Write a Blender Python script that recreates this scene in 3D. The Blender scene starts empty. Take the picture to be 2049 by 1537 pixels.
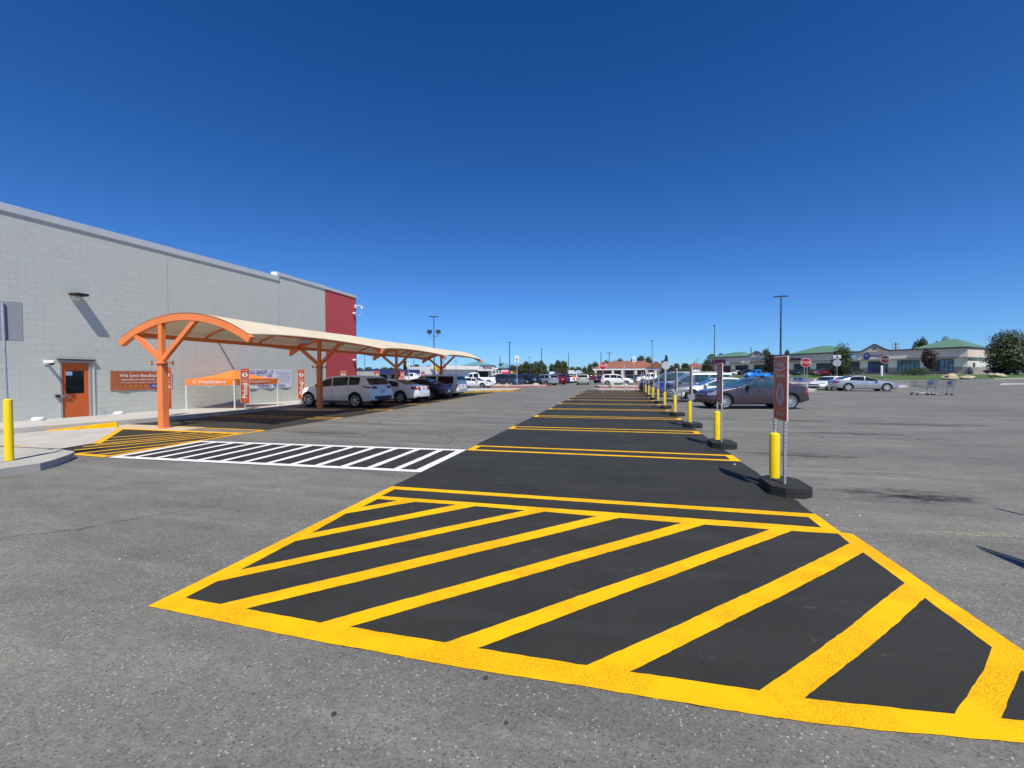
import bpy, bmesh, math, random
from mathutils import Vector, Matrix, geometry, noise as mnoise
random.seed(7)
R = math.radians
S = bpy.context.scene
COL = S.collection

# ------------------------------------------------------------------ camera model (surveyed from the photograph)
FPX, YAW, PIT, ROL, EYE = 855.4, 0.2433, -0.0213, -0.0036, 1.58
PCX, PCY = 1024.5, 768.5
_c, _s = math.cos(YAW), math.sin(YAW)
FW = Vector((-_s * math.cos(PIT), _c * math.cos(PIT), math.sin(PIT)))
_r = Vector((_c, _s, 0.0))
_u = _r.cross(FW)
RT = _r * math.cos(ROL) + _u * math.sin(ROL)
UP = _u * math.cos(ROL) - _r * math.sin(ROL)
CAM = Vector((0, 0, EYE))

def ray(u, v):
    return FW + RT * ((u - PCX) / FPX) - UP * ((v - PCY) / FPX)

def at(u, v, z=0.0):
    d = ray(u, v)
    return CAM + d * ((z - EYE) / d.z)

def dep(u, v, depth):
    return CAM + ray(u, v) * depth

WX0, WSL, WY0 = -18.7, 0.06, 9.0          # store wall: X = WX0 + WSL*(Y-WY0)
def wallx(y):
    return WX0 + WSL * (y - WY0)
def onwall(u, v, off=0.0):
    d = ray(u, v)
    return CAM + d * ((WX0 - WSL * WY0 + off) / (d.x - WSL * d.y))
WANG = math.atan2(1.0, WSL)                # direction of the wall run

# ------------------------------------------------------------------ tagging
def tag(o, label=None, cat=None, group=None, kind=None):
    if label: o['label'] = label
    if cat: o['category'] = cat
    if group: o['group'] = group
    if kind: o['kind'] = kind
    return o

def empty(name, loc=(0, 0, 0), rz=0.0, label=None, cat=None, group=None):
    o = bpy.data.objects.new(name, None)
    COL.objects.link(o)
    o.location = loc
    o.rotation_euler = (0, 0, rz)
    o.empty_display_size = 0.2
    return tag(o, label, cat, group)

KIDS = {}
def link(o, parent=None):
    COL.objects.link(o)
    if parent is not None:
        o.parent = parent
        KIDS.setdefault(parent.name, []).append(o)
    return o

def copy_tree(o, parent=None, loc=None, rz=None, label=None, scale=None):
    c = o.copy()
    link(c, parent)
    if loc is not None: c.location = loc
    if rz is not None: c.rotation_euler = (0, 0, rz)
    if scale is not None: c.scale = scale
    if label: c['label'] = label
    for ch in list(KIDS.get(o.name, [])):
        copy_tree(ch, c)
    return c

# ------------------------------------------------------------------ mesh builder
class MB:
    def __init__(s):
        s.v = []; s.f = []; s.m = []; s.mi = 0; s.xf = None
    def mat(s, i):
        s.mi = i; return s
    def add(s, vs, fs):
        b = len(s.v)
        for p in vs:
            p = Vector(p)
            s.v.append(s.xf @ p if s.xf is not None else p)
        for f in fs:
            s.f.append([b + i for i in f]); s.m.append(s.mi)
        return s
    def box(s, a, b, M=None):
        (x0, y0, z0), (x1, y1, z1) = a, b
        vs = [Vector(p) for p in ((x0,y0,z0),(x1,y0,z0),(x1,y1,z0),(x0,y1,z0),(x0,y0,z1),(x1,y0,z1),(x1,y1,z1),(x0,y1,z1))]
        if M is not None: vs = [M @ p for p in vs]
        return s.add(vs, [(3,2,1,0),(4,5,6,7),(0,1,5,4),(1,2,6,5),(2,3,7,6),(3,0,4,7)])
    def bbox(s, a, b, r=0.01, M=None):
        """box with chamfered edges"""
        (x0, y0, z0), (x1, y1, z1) = a, b
        r = min(r, abs(x1-x0)*.45, abs(y1-y0)*.45, abs(z1-z0)*.45)
        rings = []
        for z, q in ((z0, r), (z0 + r, 0), (z1 - r, 0), (z1, r)):
            X0, X1, Y0, Y1 = x0 + q, x1 - q, y0 + q, y1 - q
            k = r
            rings.append([(X0+k,Y0,z),(X1-k,Y0,z),(X1,Y0+k,z),(X1,Y1-k,z),(X1-k,Y1,z),(X0+k,Y1,z),(X0,Y1-k,z),(X0,Y0+k,z)])
        vs = [Vector(p) for rr in rings for p in rr]
        if M is not None: vs = [M @ p for p in vs]
        fs = [tuple(range(7, -1, -1)), tuple(range(24, 32))]
        for k in range(3):
            for i in range(8):
                j = (i + 1) % 8
                fs.append((k*8+i, k*8+j, k*8+8+j, k*8+8+i))
        return s.add(vs, fs)
    def beam(s, p, q, w, h=None, up=(0, 0, 1)):
        """rectangular bar from p to q"""
        h = h or w
        p, q = Vector(p), Vector(q)
        d = (q - p)
        L = d.length
        d.normalize()
        up = Vector(up)
        if abs(d.dot(up)) > .98: up = Vector((0, 1, 0))
        sx = d.cross(up).normalized(); uz = sx.cross(d)
        vs = []
        for c in (p, q):
            for a, b in ((-1,-1),(1,-1),(1,1),(-1,1)):
                vs.append(c + sx * (a * w / 2) + uz * (b * h / 2))
        return s.add(vs, [(3,2,1,0),(4,5,6,7),(0,1,5,4),(1,2,6,5),(2,3,7,6),(3,0,4,7)])
    def tube(s, pts, r, n=8, caps=True, closed=False):
        pts = [Vector(p) for p in pts]
        rs = r if isinstance(r, (list, tuple)) else [r] * len(pts)
        vs = []; prev = None
        for i, p in enumerate(pts):
            a = pts[max(i-1, 0)]; b = pts[min(i+1, len(pts)-1)]
            d = (b - a).normalized()
            ref = prev if prev is not None else (Vector((0,0,1)) if abs(d.z) < .9 else Vector((1,0,0)))
            sx = d.cross(ref)
            if sx.length < 1e-6: sx = d.cross(Vector((0,1,0)))
            sx.normalize(); uz = sx.cross(d).normalized(); prev = uz
            for k in range(n):
                t = 2 * math.pi * k / n
                vs.append(p + sx * (math.cos(t) * rs[i]) + uz * (math.sin(t) * rs[i]))
        fs = []
        for i in range(len(pts) - 1):
            for k in range(n):
                j = (k + 1) % n
                fs.append((i*n+k, i*n+j, (i+1)*n+j, (i+1)*n+k))
        if caps:
            fs.append(tuple(range(n-1, -1, -1))); fs.append(tuple(range((len(pts)-1)*n, len(pts)*n)))
        return s.add(vs, fs)
    def lathe(s, prof, n=24, M=None, caps=True):
        """prof: list of (r, z), revolved round z"""
        vs = []; fs = []
        for r_, z_ in prof:
            for k in range(n):
                t = 2 * math.pi * k / n
                p = Vector((r_ * math.cos(t), r_ * math.sin(t), z_))
                vs.append(M @ p if M is not None else p)
        for i in range(len(prof) - 1):
            for k in range(n):
                j = (k + 1) % n
                fs.append((i*n+k, i*n+j, (i+1)*n+j, (i+1)*n+k))
        if caps and prof[0][0] > 1e-4: fs.append(tuple(range(n-1, -1, -1)))
        if caps and prof[-1][0] > 1e-4: fs.append(tuple(range((len(prof)-1)*n, len(prof)*n)))
        return s.add(vs, fs)
    def prism(s, poly, z0, z1):
        """flat polygon (list of xy) extruded z0..z1 ; z1 may be a function of (x,y)"""
        n = len(poly)
        a = sum(poly[i][0]*poly[(i+1)%n][1]-poly[(i+1)%n][0]*poly[i][1] for i in range(n))
        if a < 0: poly = poly[::-1]
        zt = (lambda x, y: z1) if not callable(z1) else z1
        vs = [(x, y, z0) for x, y in poly] + [(x, y, zt(x, y)) for x, y in poly]
        tris = geometry.tessellate_polygon([[Vector((x, y, 0)) for x, y in poly]])
        fs = []
        for t in tris:
            A, B, C = [poly[i] for i in t]
            if (B[0]-A[0])*(C[1]-A[1])-(C[0]-A[0])*(B[1]-A[1]) < 0: t = (t[0], t[2], t[1])
            fs.append(tuple(n + i for i in t)); fs.append((t[2], t[1], t[0]))
        for i in range(n):
            j = (i + 1) % n
            fs.append((i, j, n + j, n + i))
        return s.add(vs, fs)
    def sheet(s, outer, z, holes=()):
        loops = [[Vector((x, y, 0)) for x, y in lp] for lp in [outer] + list(holes)]
        flat = [p for lp in loops for p in lp]
        tris = geometry.tessellate_polygon(loops)
        fs = []
        for t in tris:
            A, B, C = [flat[i] for i in t]
            fs.append(t if (B-A).cross(C-A).z > 0 else (t[0], t[2], t[1]))
        return s.add([(p.x, p.y, z) for p in flat], fs)
    def quad(s, a, b, c, d):
        return s.add([a, b, c, d], [(0, 1, 2, 3)])
    def grid(s, rows):
        n = len(rows[0]); vs = [p for r_ in rows for p in r_]
        fs = [(i*n+j, i*n+j+1, (i+1)*n+j+1, (i+1)*n+j) for i in range(len(rows)-1) for j in range(n-1)]
        return s.add(vs, fs)
    def build(s, name, mats, parent=None, smooth=0, weld=False):
        me = bpy.data.meshes.new(name)
        me.from_pydata([tuple(p) for p in s.v], [], s.f)
        mats = mats if isinstance(mats, (list, tuple)) else [mats]
        for m in mats: me.materials.append(m)
        if len(mats) > 1:
            me.polygons.foreach_set('material_index', s.m)
        me.validate()
        if weld:
            bm = bmesh.new(); bm.from_mesh(me)
            bmesh.ops.remove_doubles(bm, verts=bm.verts, dist=1e-4)
            bmesh.ops.recalc_face_normals(bm, faces=bm.faces)
            bm.to_mesh(me); bm.free()
        if smooth:
            me.polygons.foreach_set('use_smooth', [True] * len(me.polygons))
            me.set_sharp_from_angle(angle=R(smooth))
        me.update()
        o = bpy.data.objects.new(name, me)
        return link(o, parent)

_font = {}
def text_geo(txt, size, M, mb, align='CENTER', bold=0.0, extr=0.0):
    """adds flat lettering to mb; M maps (x right, y up, 0) to the scene"""
    cu = bpy.data.curves.new('lettering', 'FONT')
    cu.body = txt; cu.size = size; cu.align_x = align; cu.align_y = 'CENTER'
    cu.offset = bold; cu.resolution_u = 3
    o = bpy.data.objects.new('lettering', cu)
    COL.objects.link(o)
    dg = bpy.context.evaluated_depsgraph_get()
    me = bpy.data.meshes.new_from_object(o.evaluated_get(dg))
    mb.add([M @ v.co for v in me.vertices], [tuple(p.vertices) for p in me.polygons])
    bpy.data.objects.remove(o); bpy.data.curves.remove(cu); bpy.data.meshes.remove(me)

def frame(origin, xdir, ydir):
    x = Vector(xdir).normalized(); y = Vector(ydir).normalized(); z = x.cross(y)
    M = Matrix((x, y, z)).transposed().to_4x4()
    M.translation = Vector(origin)
    return M

# ------------------------------------------------------------------ materials
def new_mat(name):
    m = bpy.data.materials.new(name); m.use_nodes = True
    nt = m.node_tree
    b = nt.nodes['Principled BSDF']
    return m, nt, b
def N(nt, typ, **kw):
    n = nt.nodes.new(typ)
    for k, v in kw.items():
        if k in ('ins',):
            for a, b in v.items():
                n.inputs[a].default_value = b
        else: setattr(n, k, v)
    return n
def mix(nt, fac, a, b, blend='MIX'):
    n = nt.nodes.new('ShaderNodeMix'); n.data_type = 'RGBA'; n.blend_type = blend
    for sock, val in ((n.inputs['Factor'], fac), (n.inputs['A'], a), (n.inputs['B'], b)):
        pass
    fi, ai, bi = n.inputs[0], n.inputs[6], n.inputs[7]
    for sock, val in ((fi, fac), (ai, a), (bi, b)):
        if hasattr(val, 'links') or hasattr(val, 'is_linked'): nt.links.new(val, sock)
        else: sock.default_value = val if not isinstance(val, tuple) or len(val) == 4 else (*val, 1)
    return n.outputs[2]
def ramp(nt, val, lo, hi, a=0.0, b=1.0):
    n = nt.nodes.new('ShaderNodeMapRange')
    n.inputs['From Min'].default_value = lo; n.inputs['From Max'].default_value = hi
    n.inputs['To Min'].default_value = a; n.inputs['To Max'].default_value = b
    nt.links.new(val, n.inputs['Value'])
    return n.outputs[0]
def math_(nt, op, a, b=None):
    n = nt.nodes.new('ShaderNodeMath'); n.operation = op
    for i, v in enumerate((a, b)):
        if v is None: continue
        if hasattr(v, 'is_linked'): nt.links.new(v, n.inputs[i])
        else: n.inputs[i].default_value = v
    return n.outputs[0]
def pos(nt, scale=(1, 1, 1), obj=False):
    if obj:
        g = nt.nodes.new('ShaderNodeTexCoord').outputs['Object']
    else:
        g = nt.nodes.new('ShaderNodeNewGeometry').outputs['Position']
    mp = nt.nodes.new('ShaderNodeMapping'); mp.inputs['Scale'].default_value = scale
    nt.links.new(g, mp.inputs['Vector'])
    return mp.outputs[0]
def noise(nt, vec, scale, detail=4, rough=.55):
    n = N(nt, 'ShaderNodeTexNoise', ins={'Scale': scale, 'Detail': detail, 'Roughness': rough})
    nt.links.new(vec, n.inputs['Vector'])
    return n.outputs[0]
def voro(nt, vec, scale, feature='F1', out='Distance', rnd=1.0):
    n = N(nt, 'ShaderNodeTexVoronoi', feature=feature, ins={'Scale': scale, 'Randomness': rnd})
    nt.links.new(vec, n.inputs['Vector'])
    return n.outputs[out]
def bump(nt, b, h, strength=.3, dist=.01):
    n = N(nt, 'ShaderNodeBump', ins={'Strength': strength, 'Distance': dist})
    nt.links.new(h, n.inputs['Height']); nt.links.new(n.outputs[0], b.inputs['Normal'])

def plain(name, col, rough=.6, metal=0.0, var=.12, scale=3.0, coat=0.0, spec=.5, bumpy=0.0, obj=True):
    m, nt, b = new_mat(name)
    p = pos(nt, obj=obj)
    nz = noise(nt, p, scale, 5)
    lo = tuple(c * (1 - var) for c in col); hi = tuple(min(1, c * (1 + var)) for c in col)
    c = mix(nt, ramp(nt, nz, .3, .7), lo, hi)
    nt.links.new(c, b.inputs['Base Color'])
    nt.links.new(ramp(nt, noise(nt, p, scale * 4, 3), .3, .7, max(0, rough - .08), min(1, rough + .08)), b.inputs['Roughness'])
    b.inputs['Metallic'].default_value = metal
    b.inputs['Coat Weight'].default_value = coat
    b.inputs['Coat Roughness'].default_value = .04
    b.inputs['Specular IOR Level'].default_value = spec
    if bumpy: bump(nt, b, noise(nt, p, scale * 12, 4), bumpy, .01)
    return m
_paint = {}
def paint(name, col, metal=0.0, rough=.35):
    k = (name, col)
    if k not in _paint: _paint[k] = plain(name, col, rough, metal, .04, 2.0, coat=.6)
    return _paint[k]

def asphalt_mat():
    m, nt, b = new_mat('worn_asphalt')
    p = pos(nt)
    big = noise(nt, p, .16, 5, .6)
    mid = noise(nt, pos(nt, (.35, 1.0, 1)), .9, 5, .6)
    fine = noise(nt, p, 55, 4, .7)
    chips = voro(nt, p, 75, 'F1', 'Color')
    cd = voro(nt, p, 75)
    sep = N(nt, 'ShaderNodeSeparateColor'); nt.links.new(chips, sep.inputs[0])
    c = mix(nt, ramp(nt, big, .32, .68), (.205, .197, .162, 1), (.345, .33, .27, 1))
    c = mix(nt, ramp(nt, mid, .38, .66, 0, .75), c, (.098, .096, .089, 1))
    # pale worn streaks, oil-dark patches
    c = mix(nt, ramp(nt, noise(nt, pos(nt, (.12, .8, 1)), 1.3, 6, .7), .52, .68, 0, .75), c, (.40, .385, .33, 1))
    c = mix(nt, ramp(nt, noise(nt, pos(nt, (.20, 1.0, 1)), .8, 5, .7), .52, .72, 0, .5), c, (.085, .082, .072, 1))
    # gravel-sized blotches, seen close by
    c = mix(nt, ramp(nt, noise(nt, p, 15, 5, .75), .34, .66), mix(nt, .38, c, (.03, .03, .028, 1)), mix(nt, .10, c, (.36, .35, .31, 1)))
    c = mix(nt, ramp(nt, noise(nt, pos(nt, (.5, 1, 1)), 3.2, 5, .7), .38, .64, .0, .32), c, (.07, .068, .062, 1))
    c = mix(nt, ramp(nt, fine, .3, .75), mix(nt, .42, c, (.02, .02, .02, 1)), mix(nt, .22, c, (.36, .35, .33, 1)))
    # aggregate chips: some pale, some dark
    near = ramp(nt, cd, .46, .30)
    light = math_(nt, 'MULTIPLY', math_(nt, 'MULTIPLY', near, ramp(nt, sep.outputs[0], .86, .96)), ramp(nt, noise(nt, p, 2.6, 3), .34, .6, .15, 1))
    dark = math_(nt, 'MULTIPLY', near, ramp(nt, sep.outputs[1], .78, .86))
    c = mix(nt, math_(nt, 'MULTIPLY', light, .9), c, (.50, .49, .42, 1))
    c = mix(nt, math_(nt, 'MULTIPLY', dark, .7), c, (.035, .034, .034, 1))
    wv = N(nt, 'ShaderNodeVectorMath', operation='ADD'); nzv = N(nt, 'ShaderNodeTexNoise', ins={'Scale': 1.1, 'Detail': 5.0}); nt.links.new(p, nzv.inputs['Vector'])
    nt.links.new(p, wv.inputs[0]); nt.links.new(nzv.outputs[1], wv.inputs[1])
    crk = math_(nt, 'MULTIPLY', ramp(nt, voro(nt, wv.outputs[0], .22, 'DISTANCE_TO_EDGE'), .006, .002), ramp(nt, noise(nt, p, .25, 3), .48, .58))
    c = mix(nt, math_(nt, 'MULTIPLY', crk, .7), c, (.035, .034, .032, 1))
    # pits
    c = mix(nt, ramp(nt, voro(nt, p, 6.5), .07, .03, 0, .55), c, (.03, .03, .03, 1))
    nt.links.new(c, b.inputs['Base Color'])
    b.inputs['Roughness'].default_value = .88
    h = math_(nt, 'ADD', math_(nt, 'MULTIPLY', cd, -.6), fine)
    bump(nt, b, h, .55, .006)
    return m

def seal_mat():
    m, nt, b = new_mat('fresh_sealcoat')
    p = pos(nt)
    c = mix(nt, ramp(nt, noise(nt, p, .8, 5, .6), .3, .7), (.0225, .0225, .0195, 1), (.0345, .034, .0285, 1))
    c = mix(nt, ramp(nt, noise(nt, p, 140, 3, .7), .45, .75, 0, .45), c, (.06, .06, .057, 1))
    c = mix(nt, ramp(nt, noise(nt, pos(nt, (.25, 1.6, 1)), 1.1, 6, .7), .48, .74, 0, .55), c, (.052, .052, .049, 1))
    c = mix(nt, ramp(nt, noise(nt, pos(nt, (1.5, .25, 1)), 1.3, 5, .7), .58, .74, 0, .4), c, (.014, .014, .014, 1))
    # faint dusty scuffs
    scuff = math_(nt, 'MULTIPLY', ramp(nt, noise(nt, p, 2.2, 6, .75), .60, .72), ramp(nt, noise(nt, p, 60, 3, .8), .5, .68))
    c = mix(nt, math_(nt, 'MULTIPLY', scuff, .8), c, (.22, .22, .21, 1))
    nt.links.new(c, b.inputs['Base Color'])
    nt.links.new(ramp(nt, noise(nt, p, 5, 4), .3, .7, .70, .86), b.inputs['Roughness']); b.inputs['Specular IOR Level'].default_value = .25
    bump(nt, b, math_(nt, 'ADD', noise(nt, p, 150, 3, .7), math_(nt, 'MULTIPLY', voro(nt, p, 90), .5)), .4, .004)
    return m

def paint_mark_mat(name, col, worn, wearlo=.44, wear=.9, bumpy=.3):
    """traffic paint: thick in places, the rough asphalt shows its texture through it in patches"""
    m, nt, b = new_mat(name)
    p = pos(nt)
    patch = ramp(nt, noise(nt, p, 1.7, 4, .6), wearlo, wearlo + .13)
    crack = ramp(nt, voro(nt, p, 58, 'DISTANCE_TO_EDGE'), .18, .05)
    speck = ramp(nt, noise(nt, p, 95, 3, .7), .54, .66)
    msk = math_(nt, 'MULTIPLY', patch, math_(nt, 'MAXIMUM', crack, speck))
    c = mix(nt, ramp(nt, noise(nt, p, 3.5, 5, .6), .3, .7), tuple(x * .93 for x in col), col)
    c = mix(nt, math_(nt, 'MULTIPLY', msk, wear), c, worn)
    c = mix(nt, ramp(nt, noise(nt, pos(nt, (.6, 1.2, 1)), 1.1, 6, .7), .56, .74, 0, .28), c, tuple(x * .45 for x in worn[:3]) + (1,))
    c = mix(nt, ramp(nt, noise(nt, p, 160, 2, .6), .66, .72, 0, .8), c, tuple(x * .35 for x in worn))
    nt.links.new(c, b.inputs['Base Color'])
    b.inputs['Roughness'].default_value = .7; b.inputs['Specular IOR Level'].default_value = .2
    bump(nt, b, math_(nt, 'ADD', noise(nt, p, 120, 3, .7), math_(nt, 'MULTIPLY', crack, -.8)), bumpy, .004)
    return m

def faded_mat():
    """old paint worn through to the asphalt"""
    m, nt, b = new_mat('faded_line_paint')
    p = pos(nt)
    c = mix(nt, ramp(nt, noise(nt, p, .5, 4), .4, .6), (.40, .35, .21, 1), (.36, .345, .30, 1))
    nt.links.new(c, b.inputs['Base Color']); b.inputs['Roughness'].default_value = .9
    keep = math_(nt, 'MULTIPLY', ramp(nt, noise(nt, p, 34, 4, .7), .46, .6), ramp(nt, noise(nt, p, .9, 4, .6), .36, .6, .15, .9))
    nt.links.new(keep, b.inputs['Alpha'])
    return m

def stain_mat():
    m, nt, b = new_mat('oil_stain')
    p = pos(nt, obj=True)
    b.inputs['Base Color'].default_value = (.045, .038, .032, 1); b.inputs['Roughness'].default_value = .6
    g = N(nt, 'ShaderNodeTexGradient', gradient_type='SPHERICAL'); nt.links.new(p, g.inputs[0])
    k = math_(nt, 'MULTIPLY', ramp(nt, g.outputs[1], 0, .7), ramp(nt, noise(nt, p, 2.2, 6, .65), .42, .66))
    nt.links.new(math_(nt, 'MULTIPLY', k, .8), b.inputs['Alpha'])
    return m

def concrete_mat(name='concrete', a=(.40, .385, .35), bcol=(.52, .50, .46)):
    m, nt, b = new_mat(name)
    p = pos(nt)
    c = mix(nt, ramp(nt, noise(nt, p, 1.1, 6, .65), .3, .7), a, bcol)
    c = mix(nt, ramp(nt, noise(nt, p, 90, 3, .7), .5, .7, 0, .35), c, tuple(x * .55 for x in a))
    c = mix(nt, ramp(nt, noise(nt, p, .55, 5, .7), .6, .72, 0, .5), c, tuple(x * .6 for x in a))
    nt.links.new(c, b.inputs['Base Color']); b.inputs['Roughness'].default_value = .85
    bump(nt, b, noise(nt, p, 120, 3, .7), .25, .004)
    return m

def block_mat(name, c1, c2, mortar):
    m, nt, b = new_mat(name)
    g = nt.nodes.new('ShaderNodeNewGeometry')
    sp = N(nt, 'ShaderNodeSeparateXYZ'); nt.links.new(g.outputs['Position'], sp.inputs[0])
    cb = N(nt, 'ShaderNodeCombineXYZ'); nt.links.new(sp.outputs[1], cb.inputs[0]); nt.links.new(sp.outputs[2], cb.inputs[1])
    br = N(nt, 'ShaderNodeTexBrick', offset=.5)
    for k, v in {'Color1': (*c1, 1), 'Color2': (*c2, 1), 'Mortar': (*mortar, 1), 'Scale': 1.0, 'Mortar Size': .008, 'Mortar Smooth': .25,
                 'Bias': 0.0, 'Brick Width': .406, 'Row Height': .203}.items(): br.inputs[k].default_value = v
    nt.links.new(cb.outputs[0], br.inputs['Vector'])
    p = pos(nt)
    # joints fade in and out where the paint has filled them
    seen = ramp(nt, noise(nt, p, .9, 4, .65), .36, .62, .12, 1)
    flat = mix(nt, ramp(nt, noise(nt, p, .35, 4), .3, .7), c1, c2)
    c = mix(nt, seen, flat, br.outputs[0])
    c = mix(nt, ramp(nt, noise(nt, p, 7, 5, .7), .35, .7, 0, .16), c, tuple(x * .6 for x in c1))
    # rain streaks
    c = mix(nt, ramp(nt, noise(nt, pos(nt, (1, 2.4, .12)), 1.6, 5, .6), .55, .75, 0, .13), c, tuple(x * .55 for x in c1))
    nt.links.new(c, b.inputs['Base Color']); b.inputs['Roughness'].default_value = .8
    h = math_(nt, 'ADD', math_(nt, 'MULTIPLY', math_(nt, 'MULTIPLY', br.outputs[1], seen), -1.0), math_(nt, 'MULTIPLY', noise(nt, p, 40, 4, .7), .25))
    bump(nt, b, h, .38, .012)
    return m

def leaf_mat(name, a, bcol, trans=.25):
    m, nt, b = new_mat(name)
    p = pos(nt)
    oi = N(nt, 'ShaderNodeObjectInfo')
    c = mix(nt, ramp(nt, noise(nt, p, .55, 3, .6), .3, .7), a, bcol)
    c = mix(nt, ramp(nt, noise(nt, p, 4.0, 2), .35, .65), mix(nt, .35, c, (.01, .015, .008, 1)), c)
    c = mix(nt, ramp(nt, oi.outputs['Random'], 0, 1, 0, .4), c, tuple(x * .55 for x in a))
    nt.links.new(c, b.inputs['Base Color']); b.inputs['Roughness'].default_value = .55
    t = N(nt, 'ShaderNodeBsdfTranslucent'); nt.links.new(c, t.inputs[0])
    ms = N(nt, 'ShaderNodeMixShader'); ms.inputs[0].default_value = trans
    nt.links.new(b.outputs[0], ms.inputs[1]); nt.links.new(t.outputs[0], ms.inputs[2])
    nt.links.new(ms.outputs[0], nt.nodes['Material Output'].inputs[0])
    return m

def glass_mat(name, col=(.012, .016, .02), rough=.03):
    m, nt, b = new_mat(name)
    nt.links.new(mix(nt, ramp(nt, noise(nt, pos(nt), 1.2, 3), .35, .65), tuple(c * .6 for c in col), tuple(c * 1.5 for c in col)), b.inputs['Base Color'])
    b.inputs['Roughness'].default_value = rough
    b.inputs['Specular IOR Level'].default_value = .38
    return m

def fabric_mat():
    m, nt, b = new_mat('cream_shade_fabric')
    p = pos(nt)
    c = mix(nt, ramp(nt, noise(nt, p, .9, 5, .6), .3, .7), (.66, .565, .40), (.74, .655, .48))
    c = mix(nt, ramp(nt, noise(nt, pos(nt, (3, .4, 1)), 1.2, 4), .58, .75, 0, .3), c, (.5, .42, .28, 1))
    nt.links.new(c, b.inputs['Base Color']); b.inputs['Roughness'].default_value = .9
    t = N(nt, 'ShaderNodeBsdfTranslucent'); nt.links.new(c, t.inputs[0])
    ms = N(nt, 'ShaderNodeMixShader'); ms.inputs[0].default_value = .10
    nt.links.new(b.outputs[0], ms.inputs[1]); nt.links.new(t.outputs[0], ms.inputs[2])
    nt.links.new(ms.outputs[0], nt.nodes['Material Output'].inputs[0])
    w = N(nt, 'ShaderNodeTexWave', ins={'Scale': 9.0, 'Distortion': 1.5}); nt.links.new(p, w.inputs[0])
    bump(nt, b, w.outputs[1], .15, .01)
    return m

M_ASPHALT = asphalt_mat()
M_SEAL = seal_mat()
M_YELLOW = paint_mark_mat('yellow_traffic_paint', (.93, .505, .000, 1), (.62, .31, .003, 1))
M_ORANGEY = paint_mark_mat('worn_yellow_paint', (.74, .40, .02, 1), (.30, .19, .06, 1), .42, .9)
M_YELLOW2 = paint_mark_mat('older_yellow_paint', (.86, .44, .012, 1), (.42, .24, .05, 1), .56, .7)
M_WHITE = paint_mark_mat('white_traffic_paint', (.80, .80, .79, 1), (.5, .49, .47, 1), .62, .5)
M_RED_KERB = paint_mark_mat('red_kerb_paint', (.50, .10, .09, 1), (.5, .34, .3, 1), .45, .8)
M_FADED = faded_mat()
M_STAIN = stain_mat()
M_CONC = concrete_mat()
M_KERB = concrete_mat('kerb_concrete', (.36, .345, .31), (.47, .45, .40))
M_PAD = concrete_mat('pale_pad_concrete', (.44, .40, .34), (.54, .50, .43))
M_BLOCK = block_mat('grey_painted_block', (.54, .565, .51), (.565, .59, .535), (.43, .45, .41))
M_REDBLOCK = block_mat('red_painted_block', (.52, .072, .083), (.54, .08, .09), (.38, .05, .06))
M_COPING = plain('pale_metal_coping', (.62, .65, .63), .4, .2, .05)
M_ORANGE = plain('orange_steel_paint', (.80, .225, .065), .45, 0, .06, 2)
M_FABRIC = fabric_mat()
M_DOOR = plain('orange_door_paint', (.56, .115, .022), .45, 0, .06, 2)
M_WHITEMETAL = plain('white_metal', (.72, .72, .70), .45, 0, .05)
M_GALV = plain('galvanised_steel', (.50, .53, .55), .45, .55, .12, 9)
M_ALU = plain('aluminium_sheet', (.50, .52, .52), .5, .1, .08, 5)
M_BLACK = plain('black_plastic', (.018, .018, .02), .5, 0, .2)
M_CARTWIRE = plain('dull_cart_wire', (.26, .28, .30), .45, .6)
M_RUBBER = plain('black_rubber', (.022, .022, .022), .85, 0, .25, 14, bumpy=.3)
M_TYRE = plain('tyre_rubber', (.017, .017, .018), .85, 0, .2, 12)
M_RIM = plain('silver_wheel_alloy', (.62, .63, .65), .3, .7, .05)
M_PANELBACK = plain('dull_sign_back', (.24, .26, .27), .6, 0, .06, 5)
M_FRAMEGREY = plain('grey_door_frame', (.36, .38, .38), .5, .1, .06)
M_DARKGLASS = glass_mat('dark_door_glass', (.008, .010, .012), .06)
M_CHROME = plain('chrome_trim', (.75, .76, .78), .12, 1.0, .03)
M_UNDER = plain('dark_underbody', (.012, .012, .012), .9, 0, .1)
M_GLASS = glass_mat('car_glass')
M_GLASSB = glass_mat('blue_tinted_glass', (.03, .075, .10))
M_STOREGLASS = glass_mat('shop_glass', (.02, .045, .055), .04)
M_BOLLARD = plain('yellow_bollard_sleeve', (.90, .64, .004), .42, 0, .04, 6)
M_SIGNRED = plain('orange_red_sign_face', (.62, .115, .035), .5, 0, .06)
M_SIGNLIT = plain('orange_sign_face', (.42, .062, .018), .5, 0, .06)
M_SIGNTXT = plain('pale_sign_lettering', (.72, .66, .60), .5, 0, .03)
M_SIGNGREY = plain('grey_sign_disc', (.46, .45, .45), .5, 0, .04)
M_SIGNORG = plain('amber_sign_mark', (.70, .22, .02), .5, 0, .04)
M_STOP = plain('stop_sign_red', (.50, .012, .02), .4, 0, .04)
M_STOPW = plain('sign_white', (.80, .80, .80), .4, 0, .02)
M_NAVY = plain('navy_lettering', (.04, .07, .28), .5, 0, .05)
M_BLUE = plain('blue_plastic', (.02, .10, .48), .4, 0, .08)
M_BANNER_O = plain('orange_brown_banner', (.42, .12, .045), .6, 0, .08)
M_BANNER_W = plain('white_vinyl_banner', (.70, .72, .78), .5, 0, .04)
M_TENT = plain('orange_tent_fabric', (.80, .21, .03), .6, 0, .06)
M_LAMPGLASS = plain('headlamp_lens', (.46, .48, .50), .08, .6, .04, coat=1)
M_TAIL = plain('red_tail_lens', (.32, .008, .012), .15, 0, .1, coat=1)
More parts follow.
